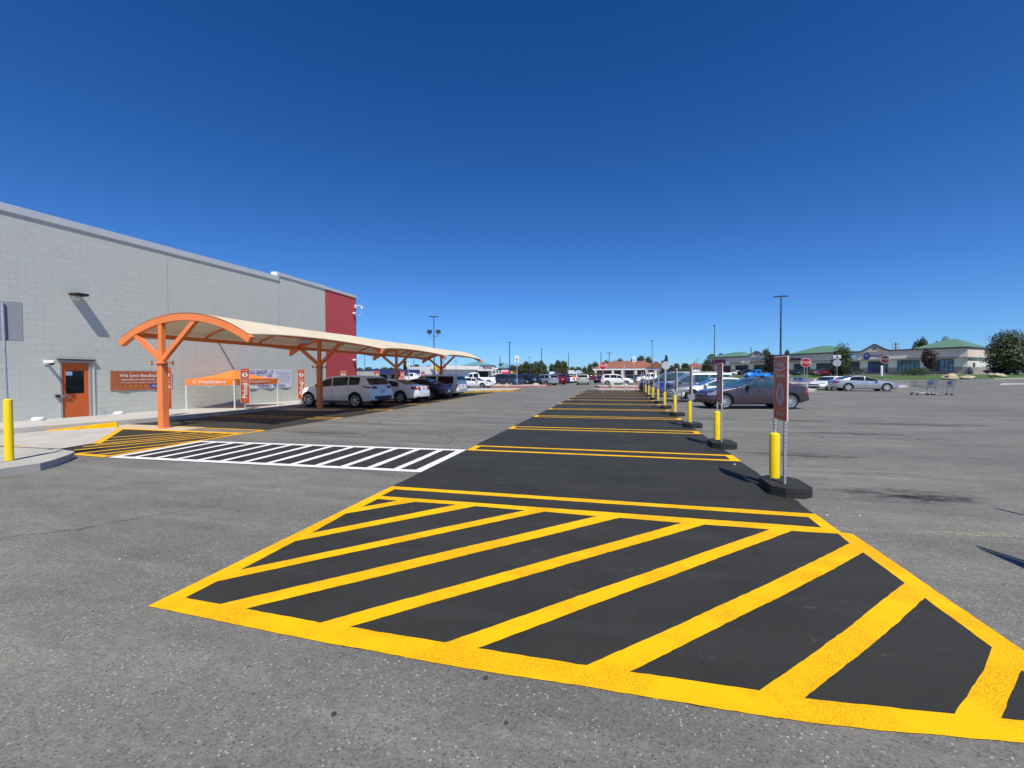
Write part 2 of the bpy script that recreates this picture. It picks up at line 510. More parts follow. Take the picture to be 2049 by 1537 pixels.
M_AMBER = plain('amber_lens', (.6, .16, .02), .15, 0, .1, coat=1)
M_PLATE = plain('licence_plate', (.45, .47, .52), .4, 0, .1)
M_POLE = plain('dark_blue_grey_pole', (.055, .075, .12), .45, .2, .1)
M_POLE_L = plain('grey_light_pole', (.22, .24, .26), .5, .2, .1)
M_WOODPOLE = plain('weathered_wood_pole', (.16, .12, .09), .9, 0, .2)
M_ROCK = plain('tan_boulder', (.46, .38, .25), .9, 0, .25, 4, bumpy=.6, obj=False)
M_GRASS = plain('lawn_grass', (.060, .115, .026), .9, 0, .4, 1.5, bumpy=.6, obj=False)
M_BARK = plain('tree_bark', (.10, .075, .055), .9, 0, .25, 8, bumpy=.4)
M_LEAF = leaf_mat('green_leaves', (.050, .082, .022), (.088, .120, .030))
M_LEAFD = leaf_mat('dark_green_leaves', (.030, .058, .020), (.055, .085, .026))
M_LEAFY = leaf_mat('yellow_green_leaves', (.10, .115, .028), (.14, .14, .035))
M_LEAFP = leaf_mat('purple_leaves', (.060, .022, .030), (.095, .038, .045))
M_LEAFB = leaf_mat('hedge_leaves', (.085, .15, .03), (.12, .19, .04))
M_TEAL = plain('green_metal_roof', (.105, .21, .14), .5, 0, .08)
M_TEALB = plain('teal_roof', (.13, .30, .32), .5, 0, .08)
M_STUCCO = plain('pinkish_tan_stucco', (.68, .59, .50), .9, 0, .05, 2)
M_STUCCOG = plain('pale_green_stucco', (.60, .66, .56), .9, 0, .05, 2)
M_WAINSCOT = plain('grey_brown_block', (.27, .245, .23), .9, 0, .12, 3)
M_TRIMD = plain('dark_trim', (.055, .05, .06), .6, 0, .1)
M_TRIMT = plain('grey_green_soffit', (.22, .27, .25), .6, 0, .06)
M_OFFWHITE = plain('offwhite_stucco', (.82, .80, .75), .85, 0, .05)
M_BRICK = plain('brown_brick', (.22, .095, .065), .9, 0, .2, 6)
M_SHINGLE = plain('rust_shingle', (.25, .10, .065), .9, 0, .15, 5, bumpy=.4)
M_SKIN = plain('skin', (.50, .29, .20), .6, 0, .05)
# ------------------------------------------------------------------ vehicles: one lofted shell per car, glass and lamps follow its surface
def curve(pts):
    pts = sorted(pts)
    def f(x):
        if x <= pts[0][0]: return pts[0][1]
        for (a, p), (b, q) in zip(pts, pts[1:]):
            if x <= b:
                return p + (q - p) * (x - a) / (b - a) if b > a else q
        return pts[-1][1]
    return f
def smooth_curve(pts, k=.07):
    f = curve(pts)
    lo, hi = min(p[0] for p in pts), max(p[0] for p in pts)
    def g(x):
        kk = min(k, x - lo, hi - x)
        if kk <= 1e-4: return f(x)
        return (f(x - kk) + 2 * f(x - kk * .5) + 2 * f(x) + 2 * f(x + kk * .5) + f(x + kk)) / 8
    return g

class Shell:
    def __init__(s, sp):
        s.sp = sp
        s.L, s.W = sp['L'], sp['W']
        s.top = smooth_curve(sp['top'], sp.get('sm', .06))
        s.bot = smooth_curve(sp['bot'], .05)
        s.beltf = curve(sp['belt'])
        s.tum = sp.get('tum', .34)
        s.nose = sp.get('nose', .72); s.tail = sp.get('tail', .74)
        s.rf = sp.get('rf', 1.0); s.rr = sp.get('rr', .8)
    def width(s, x):
        h = s.L / 2
        w = s.W / 2
        if x > h - s.rf:
            t = min(1, (x - (h - s.rf)) / s.rf); w *= 1 - (1 - s.nose) * t ** 3.2
        elif x < -h + s.rr:
            t = min(1, ((-h + s.rr) - x) / s.rr); w *= 1 - (1 - s.tail) * t ** 2.8
        return w
    def section(s, x):
        zb, zt = s.bot(x), s.top(x)
        zt = max(zt, zb + .12)
        w = s.width(x)
        bl = min(s.beltf(x), zt - .03)
        bl = max(bl, zb + .05)
        q = bl - zb; g = zt - bl
        inn = min(s.tum * g, w * .42)
        yr = w * .965 - inn
        return [(0, zb), (w*.78, zb), (w*.92, zb + min(.05, q*.15)), (w*.98, zb + .28*q), (w, zb + .58*q), (w*.993, zb + .85*q), (w*.965, bl),
                (w*.965 - inn*.34, bl + .36*g), (w*.965 - inn*.70, bl + .73*g), (yr - .01, bl + .90*g), (yr - .05, bl + .955*g), (yr*.55, zt - .012*min(1, g*3)), (0, zt)]
    def hw(s, x, z):
        sec = s.section(x)
        if z < sec[0][1] or z > sec[-1][1]: return -1
        for (a, p), (b, q) in zip(sec[1:], sec[2:]):
            if p <= z <= q:
                return a + (b - a) * ((z - p) / (q - p) if q > p else 0)
        return -1
    def topz(s, x, y):
        sec = s.section(x); y = abs(y)
        for (a, p), (b, q) in zip(sec[8:], sec[9:]):
            if b <= y <= a:
                return q + (p - q) * ((y - b) / (a - b) if a > b else 0)
        return sec[8][1]
    def facex(s, y, z, end):
        """outermost x at which (y, z) lies inside the shell, for the front (end=1) or rear (-1)"""
        h = s.L / 2
        lo, hi = 0.0, h
        for k in range(120):
            x = h - k * h / 120
            if s.hw(end * x, z) >= abs(y):
                lo, hi = x, min(h, x + h / 120)
                break
        for _ in range(10):
            m = (lo + hi) / 2
            if s.hw(end * m, z) >= abs(y): lo = m
            else: hi = m
        return end * lo
    def body(s, n):
        h = s.L / 2
        xs = [-h + 2 * h * (.5 - .5 * math.cos(math.pi * (i / (n - 1)) ) ) * .35 + 2 * h * (i / (n - 1)) * .65 - 0 for i in range(n)]
        rings = []
        for x in xs:
            sec = s.section(x)
            rings.append([(x, y, z) for y, z in sec] + [(x, -y, z) for y, z in sec[-2:0:-1]])
        m = len(rings[0]); vs = [p for r_ in rings for p in r_]
        fs = []
        for i in range(n - 1):
            for k in range(m):
                j = (k + 1) % m
                fs.append((i*m+k, i*m+j, (i+1)*m+j, (i+1)*m+k))
        # end caps as quads across
        for base, flip in ((0, True), ((n-1)*m, False)):
            hm = m // 2
            for k in range(hm):
                a, b, c, d = base+k, base+k+1, base+(m-k-1) % m, base+(m-k) % m
                q = [a, b, c, d] if k > 0 else [a, b, c]
                if k == hm - 1: q = [a, b, d]
                q = list(dict.fromkeys(q))
                fs.append(tuple(q if not flip else q[::-1]))
        return vs, fs

def side_patch(sh, xa, xb, lo, hi, side, off=.006, nx=10, nz=3):
    rows = []
    for k in range(nz + 1):
        row = []
        for i in range(nx + 1):
            x = xa + (xb - xa) * i / nx
            a, b = lo(x), hi(x)
            b = max(b, a + .004)
            z = a + (b - a) * k / nz
            y = sh.hw(x, z)
            if y < 0: y = sh.hw(x, sh.section(x)[-3][1])
            row.append((x, side * (y + off), z))
        rows.append(row)
    if side > 0: rows = rows[::-1]
    return rows
def window_patch(sh, xa, xb, side, off, nx):
    rows = [[], [], [], []]
    for i in range(nx + 1):
        x = xa + (xb - xa) * i / nx
        sec = sh.section(x)
        lo = sh.beltf(x) + .025
        hi_ = sec[8][1] + (sec[9][1] - sec[8][1]) * .55
        hi_ = max(hi_, lo + .006)
        for k, z in enumerate((lo, sec[7][1], sec[8][1], hi_)):
            z = min(max(z, lo), hi_)
            y = sh.hw(x, z)
            if y < 0: y = sec[9][0]
            rows[k].append((x, side * (y + off), z))
    return rows[::-1] if side > 0 else rows
def face_patch(sh, ya, yb, za, zb, end, off=.008, ny=6, nz=3):
    rows = []
    for k in range(nz + 1):
        z = za + (zb - za) * k / nz
        rows.append([(sh.facex(ya + (yb - ya) * i / ny, z, end) + end * off, ya + (yb - ya) * i / ny, z) for i in range(ny + 1)])
    if end < 0: rows = [r_[::-1] for r_ in rows]
    return rows
def top_patch(sh, xa, xb, inset, off=.006, nx=6, ny=8):
    rows = []
    for i in range(nx + 1):
        x = xa + (xb - xa) * i / nx
        ym = sh.section(x)[9][0] - inset
        dz = (sh.top(x + .02) - sh.top(x - .02)) / .04
        nl = math.hypot(1, dz)
        row = []
        for k in range(ny + 1):
            y = -ym + 2 * ym * k / ny
            row.append((x - off * dz / nl, y, sh.topz(x, y) + off / nl))
        rows.append(row)
    if xb > xa: rows = rows[::-1]
    return [r_[::-1] for r_ in rows]

WHEELS = {}
def wheel_meshes(r, w, spokes, style, hi):
    k = (r, w, spokes, style, hi)
    if k in WHEELS: return WHEELS[k]
    n = 40 if hi else 18
    ri = r * (.70 if style != 'steel' else .64)
    M = Matrix.Rotation(R(-90), 4, 'X')        # axle along +y: outside face at +y
    t = MB(); h = w / 2
    t.lathe([(ri*.98, -h*.8), (r*.9, -h), (r*.985, -h*.75), (r, -h*.4), (r, h*.4), (r*.985, h*.75), (r*.93, h), (ri*1.06, h*.98), (ri, h*.82), (ri*.96, h*.3), (0, h*.2)], n, M)
    d = MB()
    d.lathe([(ri*1.0, h*.84), (ri*.985, h*.93), (ri*.93, h*.90), (ri*.90, h*.55), (ri*.88, h*.35)], n, M, False)
    if style == 'steel':
        d.lathe([(ri*.9, h*.5), (ri*.62, h*.72), (ri*.3, h*.78), (0, h*.8)], n, M, False)
        for q in range(spokes):
            a = 2 * math.pi * q / spokes
            d.mat(1).box((ri*.55, -.012, h*.70), (ri*.80, .012, h*.76), M @ Matrix.Rotation(a, 4, 'Z')); d.mat(0)
    else:
        d.lathe([(ri*.20, h*.4), (ri*.20, h*.80), (ri*.12, h*.86), (0, h*.87)], 14, M)
        for q in range(spokes):
            a = 2 * math.pi * q / spokes
            Q = M @ Matrix.Rotation(a, 4, 'Z')
            if style == 'twin':
                for dy in (-1, 1):
                    d.add([Q @ Vector(p) for p in [(ri*.15, dy*.012-.012, h*.78), (ri*.15, dy*.012+.012, h*.78), (ri*.92, dy*.05+.016, h*.84), (ri*.92, dy*.05-.016, h*.84),
                           (ri*.15, dy*.012-.012, h*.45), (ri*.15, dy*.012+.012, h*.45), (ri*.92, dy*.05+.016, h*.5), (ri*.92, dy*.05-.016, h*.5)]],
                          [(0,1,2,3), (0,4,5,1), (1,5,6,2), (3,2,6,7), (0,3,7,4)])
            else:
                a0, a1 = (.040, .055) if style == 'broad' else (.024, .020)
                d.add([Q @ Vector(p) for p in [(ri*.15, -a0, h*.78), (ri*.15, a0, h*.78), (ri*.93, a1, h*.85), (ri*.93, -a1, h*.85),
                       (ri*.15, -a0, h*.45), (ri*.15, a0, h*.45), (ri*.93, a1, h*.5), (ri*.93, -a1, h*.5)]],
                      [(0,1,2,3), (0,4,5,1), (1,5,6,2), (3,2,6,7), (0,3,7,4)])
    T = t.build('tyre', M_TYRE, smooth=40); D = d.build('rim', [M_RIM, M_UNDER], smooth=35)
    tm, dm = T.data, D.data
    bpy.data.objects.remove(T); bpy.data.objects.remove(D)
    WHEELS[k] = (tm, dm)
    return WHEELS[k]

CUTTERS = []
def make_car(name, sp, loc, rz, label, cat='car', group=None, hi=True):
    sh = Shell(sp)
    root = empty(name, loc, rz, label, cat, group)
    P = sp['paint']
    h = sp['L'] / 2
    n = 64 if hi else 34
    vs, fs = sh.body(n)
    b = MB(); b.add(vs, fs)
    body = b.build('body', [P, M_UNDER], root)
    me = body.data
    bm = bmesh.new(); bm.from_mesh(me); bmesh.ops.recalc_face_normals(bm, faces=bm.faces); bm.to_mesh(me); bm.free()
    # wheel wells cut out of the shell
    r = sp['r']; xf, xr = sp['xf'], sp['xr']
    ra = r + sp.get('gap', .055)
    cut = MB()
    for x in (xf, xr):
        for sd in (-1, 1):
            w = sh.width(x)
            Mx = Matrix.Translation((x, sd * (w + .1), r + .01)) @ Matrix.Rotation(R(90), 4, 'X')
            cut.lathe([(ra, -.36 if sd < 0 else -.4), (ra, .4 if sd < 0 else .36)], 28 if hi else 16, Mx)
    cu = cut.build('well', M_UNDER); cu.parent = root
    mod = body.modifiers.new('wells', 'BOOLEAN'); mod.operation = 'DIFFERENCE'; mod.solver = 'EXACT'; mod.object = cu
    dg = bpy.context.evaluated_depsgraph_get(); dg.update()
    nm = bpy.data.meshes.new_from_object(body.evaluated_get(dg))
    body.modifiers.clear(); body.data = nm; nm.name = 'body'
    bpy.data.objects.remove(cu); bpy.data.meshes.remove(me)
    nm.polygons.foreach_set('use_smooth', [True] * len(nm.polygons))
    nm.set_sharp_from_angle(angle=R(32))
    if len(nm.materials) < 2: nm.materials.append(M_UNDER)
    for p in nm.polygons:                       # inside of the wells and the floor are dark
        c = p.center
        if abs(c.y) < sh.width(c.x) - .10:
            for x in (xf, xr):
                if math.hypot(c.x - x, c.z - r) < ra + .02: p.material_index = 1
        if p.normal.z < -.9 and c.z < sh.bot(c.x) + .02: p.material_index = 1
    # cladding along the sills and bumpers
    if sp.get('clad'):
        c = MB()
        for sd in (-1, 1):
            c.grid(side_patch(sh, xr + ra + .02, xf - ra - .02, lambda x: sh.bot(x) + .005, lambda x: sh.bot(x) + sp['clad'], sd, .012, 10, 2))
        c.build('sill_trim', sp.get('cladmat', M_BLACK), root, smooth=40)
    # wheels
    tm, dm = wheel_meshes(r, sp.get('tw', .22), sp.get('spokes', 5), sp.get('style', 'spoke'), hi)
    for x in (xf, xr):
        for sd in (-1, 1):
            w = empty('wheel', (x, sd * (sh.width(x) - sp.get('tw', .22) / 2 - .012), r), 0 if sd > 0 else math.pi)
            w.parent = root; KIDS.setdefault(root.name, []).append(w)
            for nm_, dat in (('tyre', tm), ('rim', dm)):
                link(bpy.data.objects.new(nm_, dat), w)
    # glass
    G = sp.get('glass', M_GLASS)
    for (xa, xb) in sp['side']:
        for sd in (-1, 1):
            m = MB()
            m.grid(window_patch(sh, xa, xb, sd, .007, 14 if hi else 7))
            m.build('side_window', G, root, smooth=40)
    m = MB(); m.grid(top_patch(sh, sp['ws'][0], sp['ws'][1], .045)); m.build('windshield', sp.get('wglass', G), root, smooth=60)
    if sp.get('rw'):
        m = MB(); m.grid(top_patch(sh, sp['rw'][0], sp['rw'][1], .07)); m.build('rear_window', G, root, smooth=60)
    # lamps
    for lam, nm_, mt, end in (('hl', 'headlight', sp.get('hlmat', M_LAMPGLASS), 1), ('tl', 'taillight', M_TAIL, -1)):
        q = sp.get(lam)
        if not q: continue
        for sd in (-1, 1):
            m = MB()
            x0, x1, z0, z1, z2, z3 = q       # from the corner end back along the flank; heights at both ends
            xe = end * (h - .02)
            m.grid(side_patch(sh, min(x0, x1), max(x0, x1), curve([(x0, z0), (x1, z2)]), curve([(x0, z1), (x1, z3)]), sd, .008, 8, 3))
            fy = sp.get(lam + 'y')
            if fy: m.grid(face_patch(sh, sd * fy[0], sd * fy[1], fy[2], fy[3], end) if sd * end > 0 else [rr[::-1] for rr in face_patch(sh, sd * fy[0], sd * fy[1], fy[2], fy[3], end)])
            m.build(nm_, mt, root, smooth=40)
    if sp.get('grille'):
        g = sp['grille']
        m = MB()
        for (ya, yb, za, zb) in g: m.grid(face_patch(sh, ya, yb, za, zb, 1))
        m.build('grille', sp.get('grillemat', M_BLACK), root, smooth=40)
    if sp.get('rearpanel'):
        m = MB()
        for (ya, yb, za, zb) in sp['rearpanel']: m.grid(face_patch(sh, ya, yb, za, zb, -1))
        m.build('rear_bumper', sp.get('bumpmat', M_BLACK), root, smooth=40)
    if sp.get('frontpanel'):
        m = MB()
        for (ya, yb, za, zb) in sp['frontpanel']: m.grid(face_patch(sh, ya, yb, za, zb, 1))
        m.build('front_bumper', sp.get('bumpmat', M_BLACK), root, smooth=40)
    for end, key in ((1, 'fplate'), (-1, 'rplate')):
        if sp.get(key):
            z = sp[key]
            m = MB(); m.grid(face_patch(sh, -.15, .15, z - .075, z + .075, end, .02, 2, 2)); m.build('licence_plate', M_PLATE, root)
    # mirrors, handles, door gaps
    mx = sp.get('mirror')
    if mx:
        for sd in (-1, 1):
            z = sh.beltf(mx) + .09; y = sh.hw(mx, z)
            m = MB(); m.bbox((mx - .07, min(sd*(y+.03), sd*(y+.24)), z - .07), (mx + .09, max(sd*(y+.03), sd*(y+.24)), z + .08), .035)
            m.bbox((mx - .02, min(sd*(y-.03), sd*(y+.06)), z - .06), (mx + .05, max(sd*(y-.03), sd*(y+.06)), z - .01), .01)
            m.build('mirror', sp.get('mirrormat', P), root, smooth=40)
    if hi:
        for x in sp.get('handles', ()):
            for sd in (-1, 1):
                z = sh.beltf(x) - .09; y = sh.hw(x, z)
                m = MB(); m.bbox((x - .10, min(sd*(y-.02), sd*(y+.03)), z - .016), (x + .10, max(sd*(y-.02), sd*(y+.03)), z + .018), .012)
                m.build('door_handle', sp.get('handlemat', P), root, smooth=40)
        m = MB()
        for x in sp.get('gaps', ()):
            for sd in (-1, 1):
                m.grid(side_patch(sh, x - .005, x + .005, lambda q: sh.bot(q) + .10, lambda q: sh.beltf(q) + .01, sd, .0035, 1, 10))
        if m.v: m.build('door_gap', M_UNDER, root)
    if sp.get('rails'):
        xa, xb = sp['rails']
        for sd in (-1, 1):
            y = sh.section((xa + xb) / 2)[10][0] - .03
            m = MB()
            pts = [(xa + (xb - xa) * i / 8, sd * y, sh.topz(xa + (xb - xa) * i / 8, y) + (.05 if 0 < i < 8 else 0)) for i in range(9)]
            m.tube(pts, .016, 6); m.build('roof_rail', sp.get('railmat', M_ALU), root, smooth=50)
    if sp.get('spoiler'):
        x, z, w = sp['spoiler']
        m = MB(); m.bbox((x - .10, -w, z), (x + .10, w, z + .035), .015)
        for sd in (-1, 1): m.box((x - .04, sd*w*.8 - .04, z - .09), (x + .04, sd*w*.8 + .04, z + .002))
        m.build('spoiler', P, root, smooth=40)
    if sp.get('tailgate_arch'): pass
    if sp.get('extra'): sp['extra'](sh, root, P)
    return root

def spec(kind, paint_, L, W, H, **kw):
    """outline families; coordinates scale with L and H"""
    h = L / 2
    if kind == 'sedan':
        d = dict(top=[(h, .60*H/1.45), (h-.05, .66*H/1.45), (h-.28, .735*H/1.45), (h*.60, .885*H/1.45), (h*.42, .95*H/1.45), (h*.03, .955*H), (-h*.12, H), (-h*.36, .985*H), (-h*.70, .755*H), (-h*.86, .735*H), (-h*.955, .70*H), (-h*.985, .55*H), (-h, .48*H)],
                 belt=[(h, .55*H/1.45), (h*.4, .90*H/1.45), (-h*.7, 1.0*H/1.45), (-h, .96*H/1.45)],
                 side=[(-h*.04, h*.36), (-h*.50, -h*.065)], ws=(h*.405, h*.06), rw=(-h*.68, -h*.39),
                 hl=(h-.04, h-.55, .50, .66, .60, .74), tl=(-h+.03, -h+.26, .66*H/1.45, .93*H/1.45, .72*H/1.45, .93*H/1.45),
                 tly=(.36, .62, .66*H/1.45, .92*H/1.45), mirror=h*.30, handles=(-h*.0, -h*.42), gaps=(h*.36, -h*.05, -h*.47), rplate=.84*H/1.45, nose=.74)
    elif kind == 'suv':
        d = dict(top=[(h, .62*H/1.75), (h-.05, .86*H/1.75), (h-.22, .98*H/1.75), (h*.60, 1.08*H/1.75), (h*.46, 1.13*H/1.75), (h*.14, .945*H), (-h*.05, .99*H), (-h*.45, H), (-h*.80, .975*H), (-h*.865, .955*H), (-h*.96, .66*H), (-h*.99, .46*H), (-h, .40*H)],
                 belt=[(h, .60*H/1.75), (h*.44, 1.04*H/1.75), (-h*.9, 1.14*H/1.75), (-h, 1.05*H/1.75)],
                 side=[(h*.02, h*.385), (-h*.40, -h*.005), (-h*.79, -h*.44)], ws=(h*.45, h*.16), rw=(-h*.945, -h*.875),
                 hl=(h-.04, h-.55, .74*H/1.75, .90*H/1.75, .86*H/1.75, .96*H/1.75), tl=(-h+.06, -h+.34, .95*H/1.75, 1.06*H/1.75, 1.0*H/1.75, 1.10*H/1.75),
                 tly=(.45, .74, .95*H/1.75, 1.07*H/1.75), mirror=h*.33, handles=(h*.07, -h*.36), gaps=(h*.40, 0.0, -h*.42), rplate=.86*H/1.75, tum=.24, rf=.8, rr=.35, nose=.78, tail=.88, clad=.10)
    elif kind == 'boxy':
        d = dict(top=[(h, .62*H/1.8), (h-.04, .93*H/1.8), (h-.15, 1.0*H/1.8), (h*.56, 1.07*H/1.8), (h*.47, 1.10*H/1.8), (h*.23, .945*H), (h*.10, .985*H), (-h*.3, H), (-h*.86, .985*H), (-h*.91, .96*H), (-h*.965, .63*H), (-h*.985, .46*H), (-h, .36*H)],
                 belt=[(h, .60*H/1.8), (h*.46, 1.03*H/1.8), (-h, 1.06*H/1.8)],
                 side=[(h*.10, h*.405), (-h*.30, h*.06), (-h*.84, -h*.36)], ws=(h*.46, h*.245), rw=(-h*.945, -h*.915),
                 hl=(h-.03, h-.25, .74*H/1.8, .90*H/1.8, .74*H/1.8, .90*H/1.8), hly=(.50, .78, .74*H/1.8, .90*H/1.8), tl=(-h+.05, -h+.16, .76*H/1.8, 1.0*H/1.8, .76*H/1.8, 1.0*H/1.8), tly=(.62, .76, .76*H/1.8, 1.0*H/1.8),
                 mirror=h*.36, handles=(h*.12, -h*.25), gaps=(h*.42, h*.08, -h*.33), rplate=.8*H/1.8, tum=.18, rf=.45, rr=.22, nose=.80, tail=.90, clad=.10)
    elif kind == 'pickup':
        d = dict(top=[(h, .62*H/1.85), (h-.04, 1.0*H/1.85), (h-.18, 1.10*H/1.85), (h*.62, 1.17*H/1.85), (h*.50, 1.20*H/1.85), (h*.33, .95*H), (h*.22, .99*H), (-h*.02, H), (-h*.11, .97*H), (-h*.145, 1.21*H/1.85), (-h*.5, 1.19*H/1.85), (-h*.97, 1.20*H/1.85), (-h*.985, .62*H/1.85), (-h, .55*H/1.85)],
                 belt=[(h, .60*H/1.85), (h*.50, 1.12*H/1.85), (-h, 1.14*H/1.85)], sm=.04,
                 side=[(h*.20, h*.45), (-h*.085, h*.16)], ws=(h*.495, h*.345), rw=None,
                 hl=(h-.03, h-.3, .80*H/1.85, 1.0*H/1.85, .82*H/1.85, 1.0*H/1.85), hly=(.55, .82, .80*H/1.85, 1.0*H/1.85), tl=(-h+.04, -h+.16, .78*H/1.85, 1.12*H/1.85, .78*H/1.85, 1.12*H/1.85), tly=(.74, .86, .78*H/1.85, 1.12*H/1.85),
                 mirror=h*.42, handles=(h*.2, -h*.05), gaps=(h*.46, h*.14, -h*.135), rplate=.62*H/1.85, tum=.2, rf=.5, rr=.12, nose=.80, tail=.95, clad=.06)
    elif kind == 'hatch':
        d = spec('suv', paint_, L, W, H)
        d['clad'] = 0
    d.update(bot=[(h, .30), (h-.25, .22), (h*.5, .20), (-h*.5, .21), (-h+.3, .27), (-h, .36)], L=L, W=W, paint=paint_, r=.325, xf=h*.585, xr=-h*.60, H=H)
    d.update(kw)
    return d
# ------------------------------------------------------------------ camera, sun, sky
cam = bpy.data.cameras.new('camera'); camo = bpy.data.objects.new('camera', cam); COL.objects.link(camo)
cam.sensor_fit = 'HORIZONTAL'; cam.sensor_width = 36.0; cam.lens = 36.0 * FPX / 2049.0
cam.clip_start = .05; cam.clip_end = 6000
camo.matrix_world = Matrix((RT, UP, -FW)).transposed().to_4x4()
camo.location = CAM
S.camera = camo
SUN_EL = R(56.0)
SUN_H = Vector((.40, -.917, 0)).normalized()
sun = bpy.data.lights.new('sun', 'SUN'); suno = bpy.data.objects.new('sun', sun); COL.objects.link(suno)
sun.energy = 5.0; sun.angle = R(.53); sun.color = (1.0, .945, .85)
sd_ = SUN_H * math.cos(SUN_EL) + Vector((0, 0, math.sin(SUN_EL)))
suno.rotation_euler = sd_.to_track_quat('Z', 'Y').to_euler()
suno.location = (0, 0, 40)
w = bpy.data.worlds.new('World'); S.world = w; w.use_nodes = True
nt = w.node_tree; bg = nt.nodes['Background']
sky = nt.nodes.new('ShaderNodeTexSky'); sky.sky_type = 'NISHITA'; sky.sun_disc = False
sky.sun_elevation = SUN_EL; sky.sun_rotation = math.atan2(SUN_H.x, SUN_H.y)
sky.altitude = 900; sky.air_density = 1.0; sky.dust_density = .2; sky.ozone_density = 2.2
gr = mix(nt, 1.0, sky.outputs[0], (.44, .77, 1.32, 1), 'MULTIPLY')       # the deep blue of a high, dry sky
sb = nt.nodes.new('ShaderNodeVectorMath'); sb.operation = 'SUBTRACT'; sb.inputs[1].default_value = (.25, .28, .52)
mx_ = nt.nodes.new('ShaderNodeVectorMath'); mx_.operation = 'MAXIMUM'; mx_.inputs[1].default_value = (.01, .08, .2)
nt.links.new(gr, sb.inputs[0]); nt.links.new(sb.outputs[0], mx_.inputs[0])
nt.links.new(mx_.outputs[0], bg.inputs['Color']); bg.inputs['Strength'].default_value = .095
S.view_settings.view_transform = 'Standard'; S.view_settings.look = 'None'
S.view_settings.exposure = .08; S.view_settings.gamma = 1
S.render.engine = 'CYCLES'
try:
    S.cycles.use_denoising = True; S.cycles.max_bounces = 8; S.cycles.transparent_max_bounces = 12
    S.cycles.sample_clamp_indirect = 8
except Exception: pass

# ------------------------------------------------------------------ ground and painted markings
def px(pts, z=0.0):
    return [tuple(at(u, v, z).xy) for u, v in pts]
m = MB()
m.quad((-2500, -300, 0), (2500, -300, 0), (2500, 4500, 0), (-2500, 4500, 0))
tag(m.build('parking_lot', M_ASPHALT), kind='structure')

RJ = random.Random(3)
def jag(loop, step=.05, amp=.0028, ymax=10.5):
    """hand-sprayed edges are never ruler straight"""
    out = []
    for (x0, y0), (x1, y1) in zip(loop, loop[1:] + loop[:1]):
        L_ = math.hypot(x1 - x0, y1 - y0); k = max(1, int(L_ / step)) if min(y0, y1) < ymax else 1
        nx_, ny_ = -(y1 - y0) / max(L_, 1e-6), (x1 - x0) / max(L_, 1e-6)
        slow = RJ.uniform(0, 6)
        for i in range(k):
            t = i / k; j = 0 if i == 0 else RJ.uniform(-amp, amp) + amp * .8 * math.sin(slow + t * L_ * 4.1)
            out.append((x0 + (x1 - x0) * t + nx_ * j, y0 + (y1 - y0) * t + ny_ * j))
    return out
XL, XR, Y0, D, BW = -3.107, 2.151, 8.444, 3.629, .627
YEND = 44.2
# black sealcoat of the pickup bays: tip of the hatched nose to the island at the far end
outer_px = [(783.8, 973.8), (1631.5, 1029.4), (1683, 1066.4), (1706.5, 1069.8), (2049, 1304.5), (2330, 1500), (2180, 1500), (2049, 1489), (1915, 1477),
            (1793, 1466.4), (1671, 1454), (1549, 1438), (1311.4, 1400), (1150, 1372), (934, 1340), (750, 1304.6), (640.4, 1285.6), (531, 1263.4), (395.8, 1234.8), (295.5, 1214.5)]
OUT = px(outer_px)
cx_ = sum(p[0] for p in OUT) / len(OUT); cy_ = sum(p[1] for p in OUT) / len(OUT)
seal = [(x + (cx_ - x) * .02, y + (cy_ - y) * .02) for x, y in OUT[2:]] + [OUT[0], (XL, YEND), (XR, YEND), OUT[1]]
m = MB(); m.sheet(jag(seal, .10, .010, 60), .003)
tag(m.build('fresh_sealcoat', M_SEAL), kind='structure')
holes_px = [
    [(789.8, 979.8), (1617.2, 1035.9), (1644.5, 1056.7), (762.5, 993.4)],
    [(756, 999.3), (796.3, 1002.5), (723.4, 1015.5)],
    [(830.1, 1005.1), (913.4, 1010.8), (623.5, 1067.7), (692, 1028.5)],
    [(951.2, 1013.7), (1051.4, 1022), (481.7, 1141.6), (591, 1083.8)],
    [(1089, 1024.6), (1194, 1034), (441.3, 1210.6), (371, 1197.6), (434.8, 1164.5)],
    [(1239.8, 1037.2), (1364.7, 1047.4), (640.4, 1247.8), (492, 1219.7)],
    [(1410.3, 1050.8), (1540.4, 1060.4), (891.3, 1287.5), (699.5, 1256)],
    [(1583.6, 1063.4), (1676.5, 1069), (1700, 1088.5), (1549, 1163), (1370, 1246.5), (1174.7, 1333.2), (953.8, 1299.2)],
    [(1726.8, 1106.7), (1810.6, 1167.9), (1692, 1262), (1549, 1363), (1519.6, 1384), (1259.3, 1346.2), (1549, 1201.7), (1668.7, 1140.5)],
    [(1851, 1198), (1984.6, 1296.8), (1963.8, 1350.5), (1934.6, 1396.9), (1910, 1431), (1610, 1399.3), (1705, 1323.7), (1758.9, 1279.7)],
    [(2044.4, 1343), (2150, 1420), (2140, 1452), (2060, 1445), (2003, 1439.6), (2025, 1385)],
]
m = MB(); m.sheet(jag(OUT), .006, [jag(px(h_),   .05, .0026) for h_ in holes_px])
tag(m.build('yellow_hatched_marking', M_YELLOW), kind='structure')
m = MB()
def boxmark(m, x0, x1, y0, y1, t, z=.0065):
    m.sheet([(x0, y0), (x1, y0), (x1, y1), (x0, y1)], z, [[(x0 + t, y0 + t * .8), (x1 - t, y0 + t * .8), (x1 - t, y1 - t * .8), (x0 + t, y1 - t * .8)]])
for k in range(1, 11):
    y = Y0 + (k - 1) * D
    j = .02 * math.sin(k * 2.3)
    boxmark(m, XL + j, XR + j * .6, y, y + BW, .15)
tag(m.build('yellow_bay_lines', M_YELLOW), kind='structure')

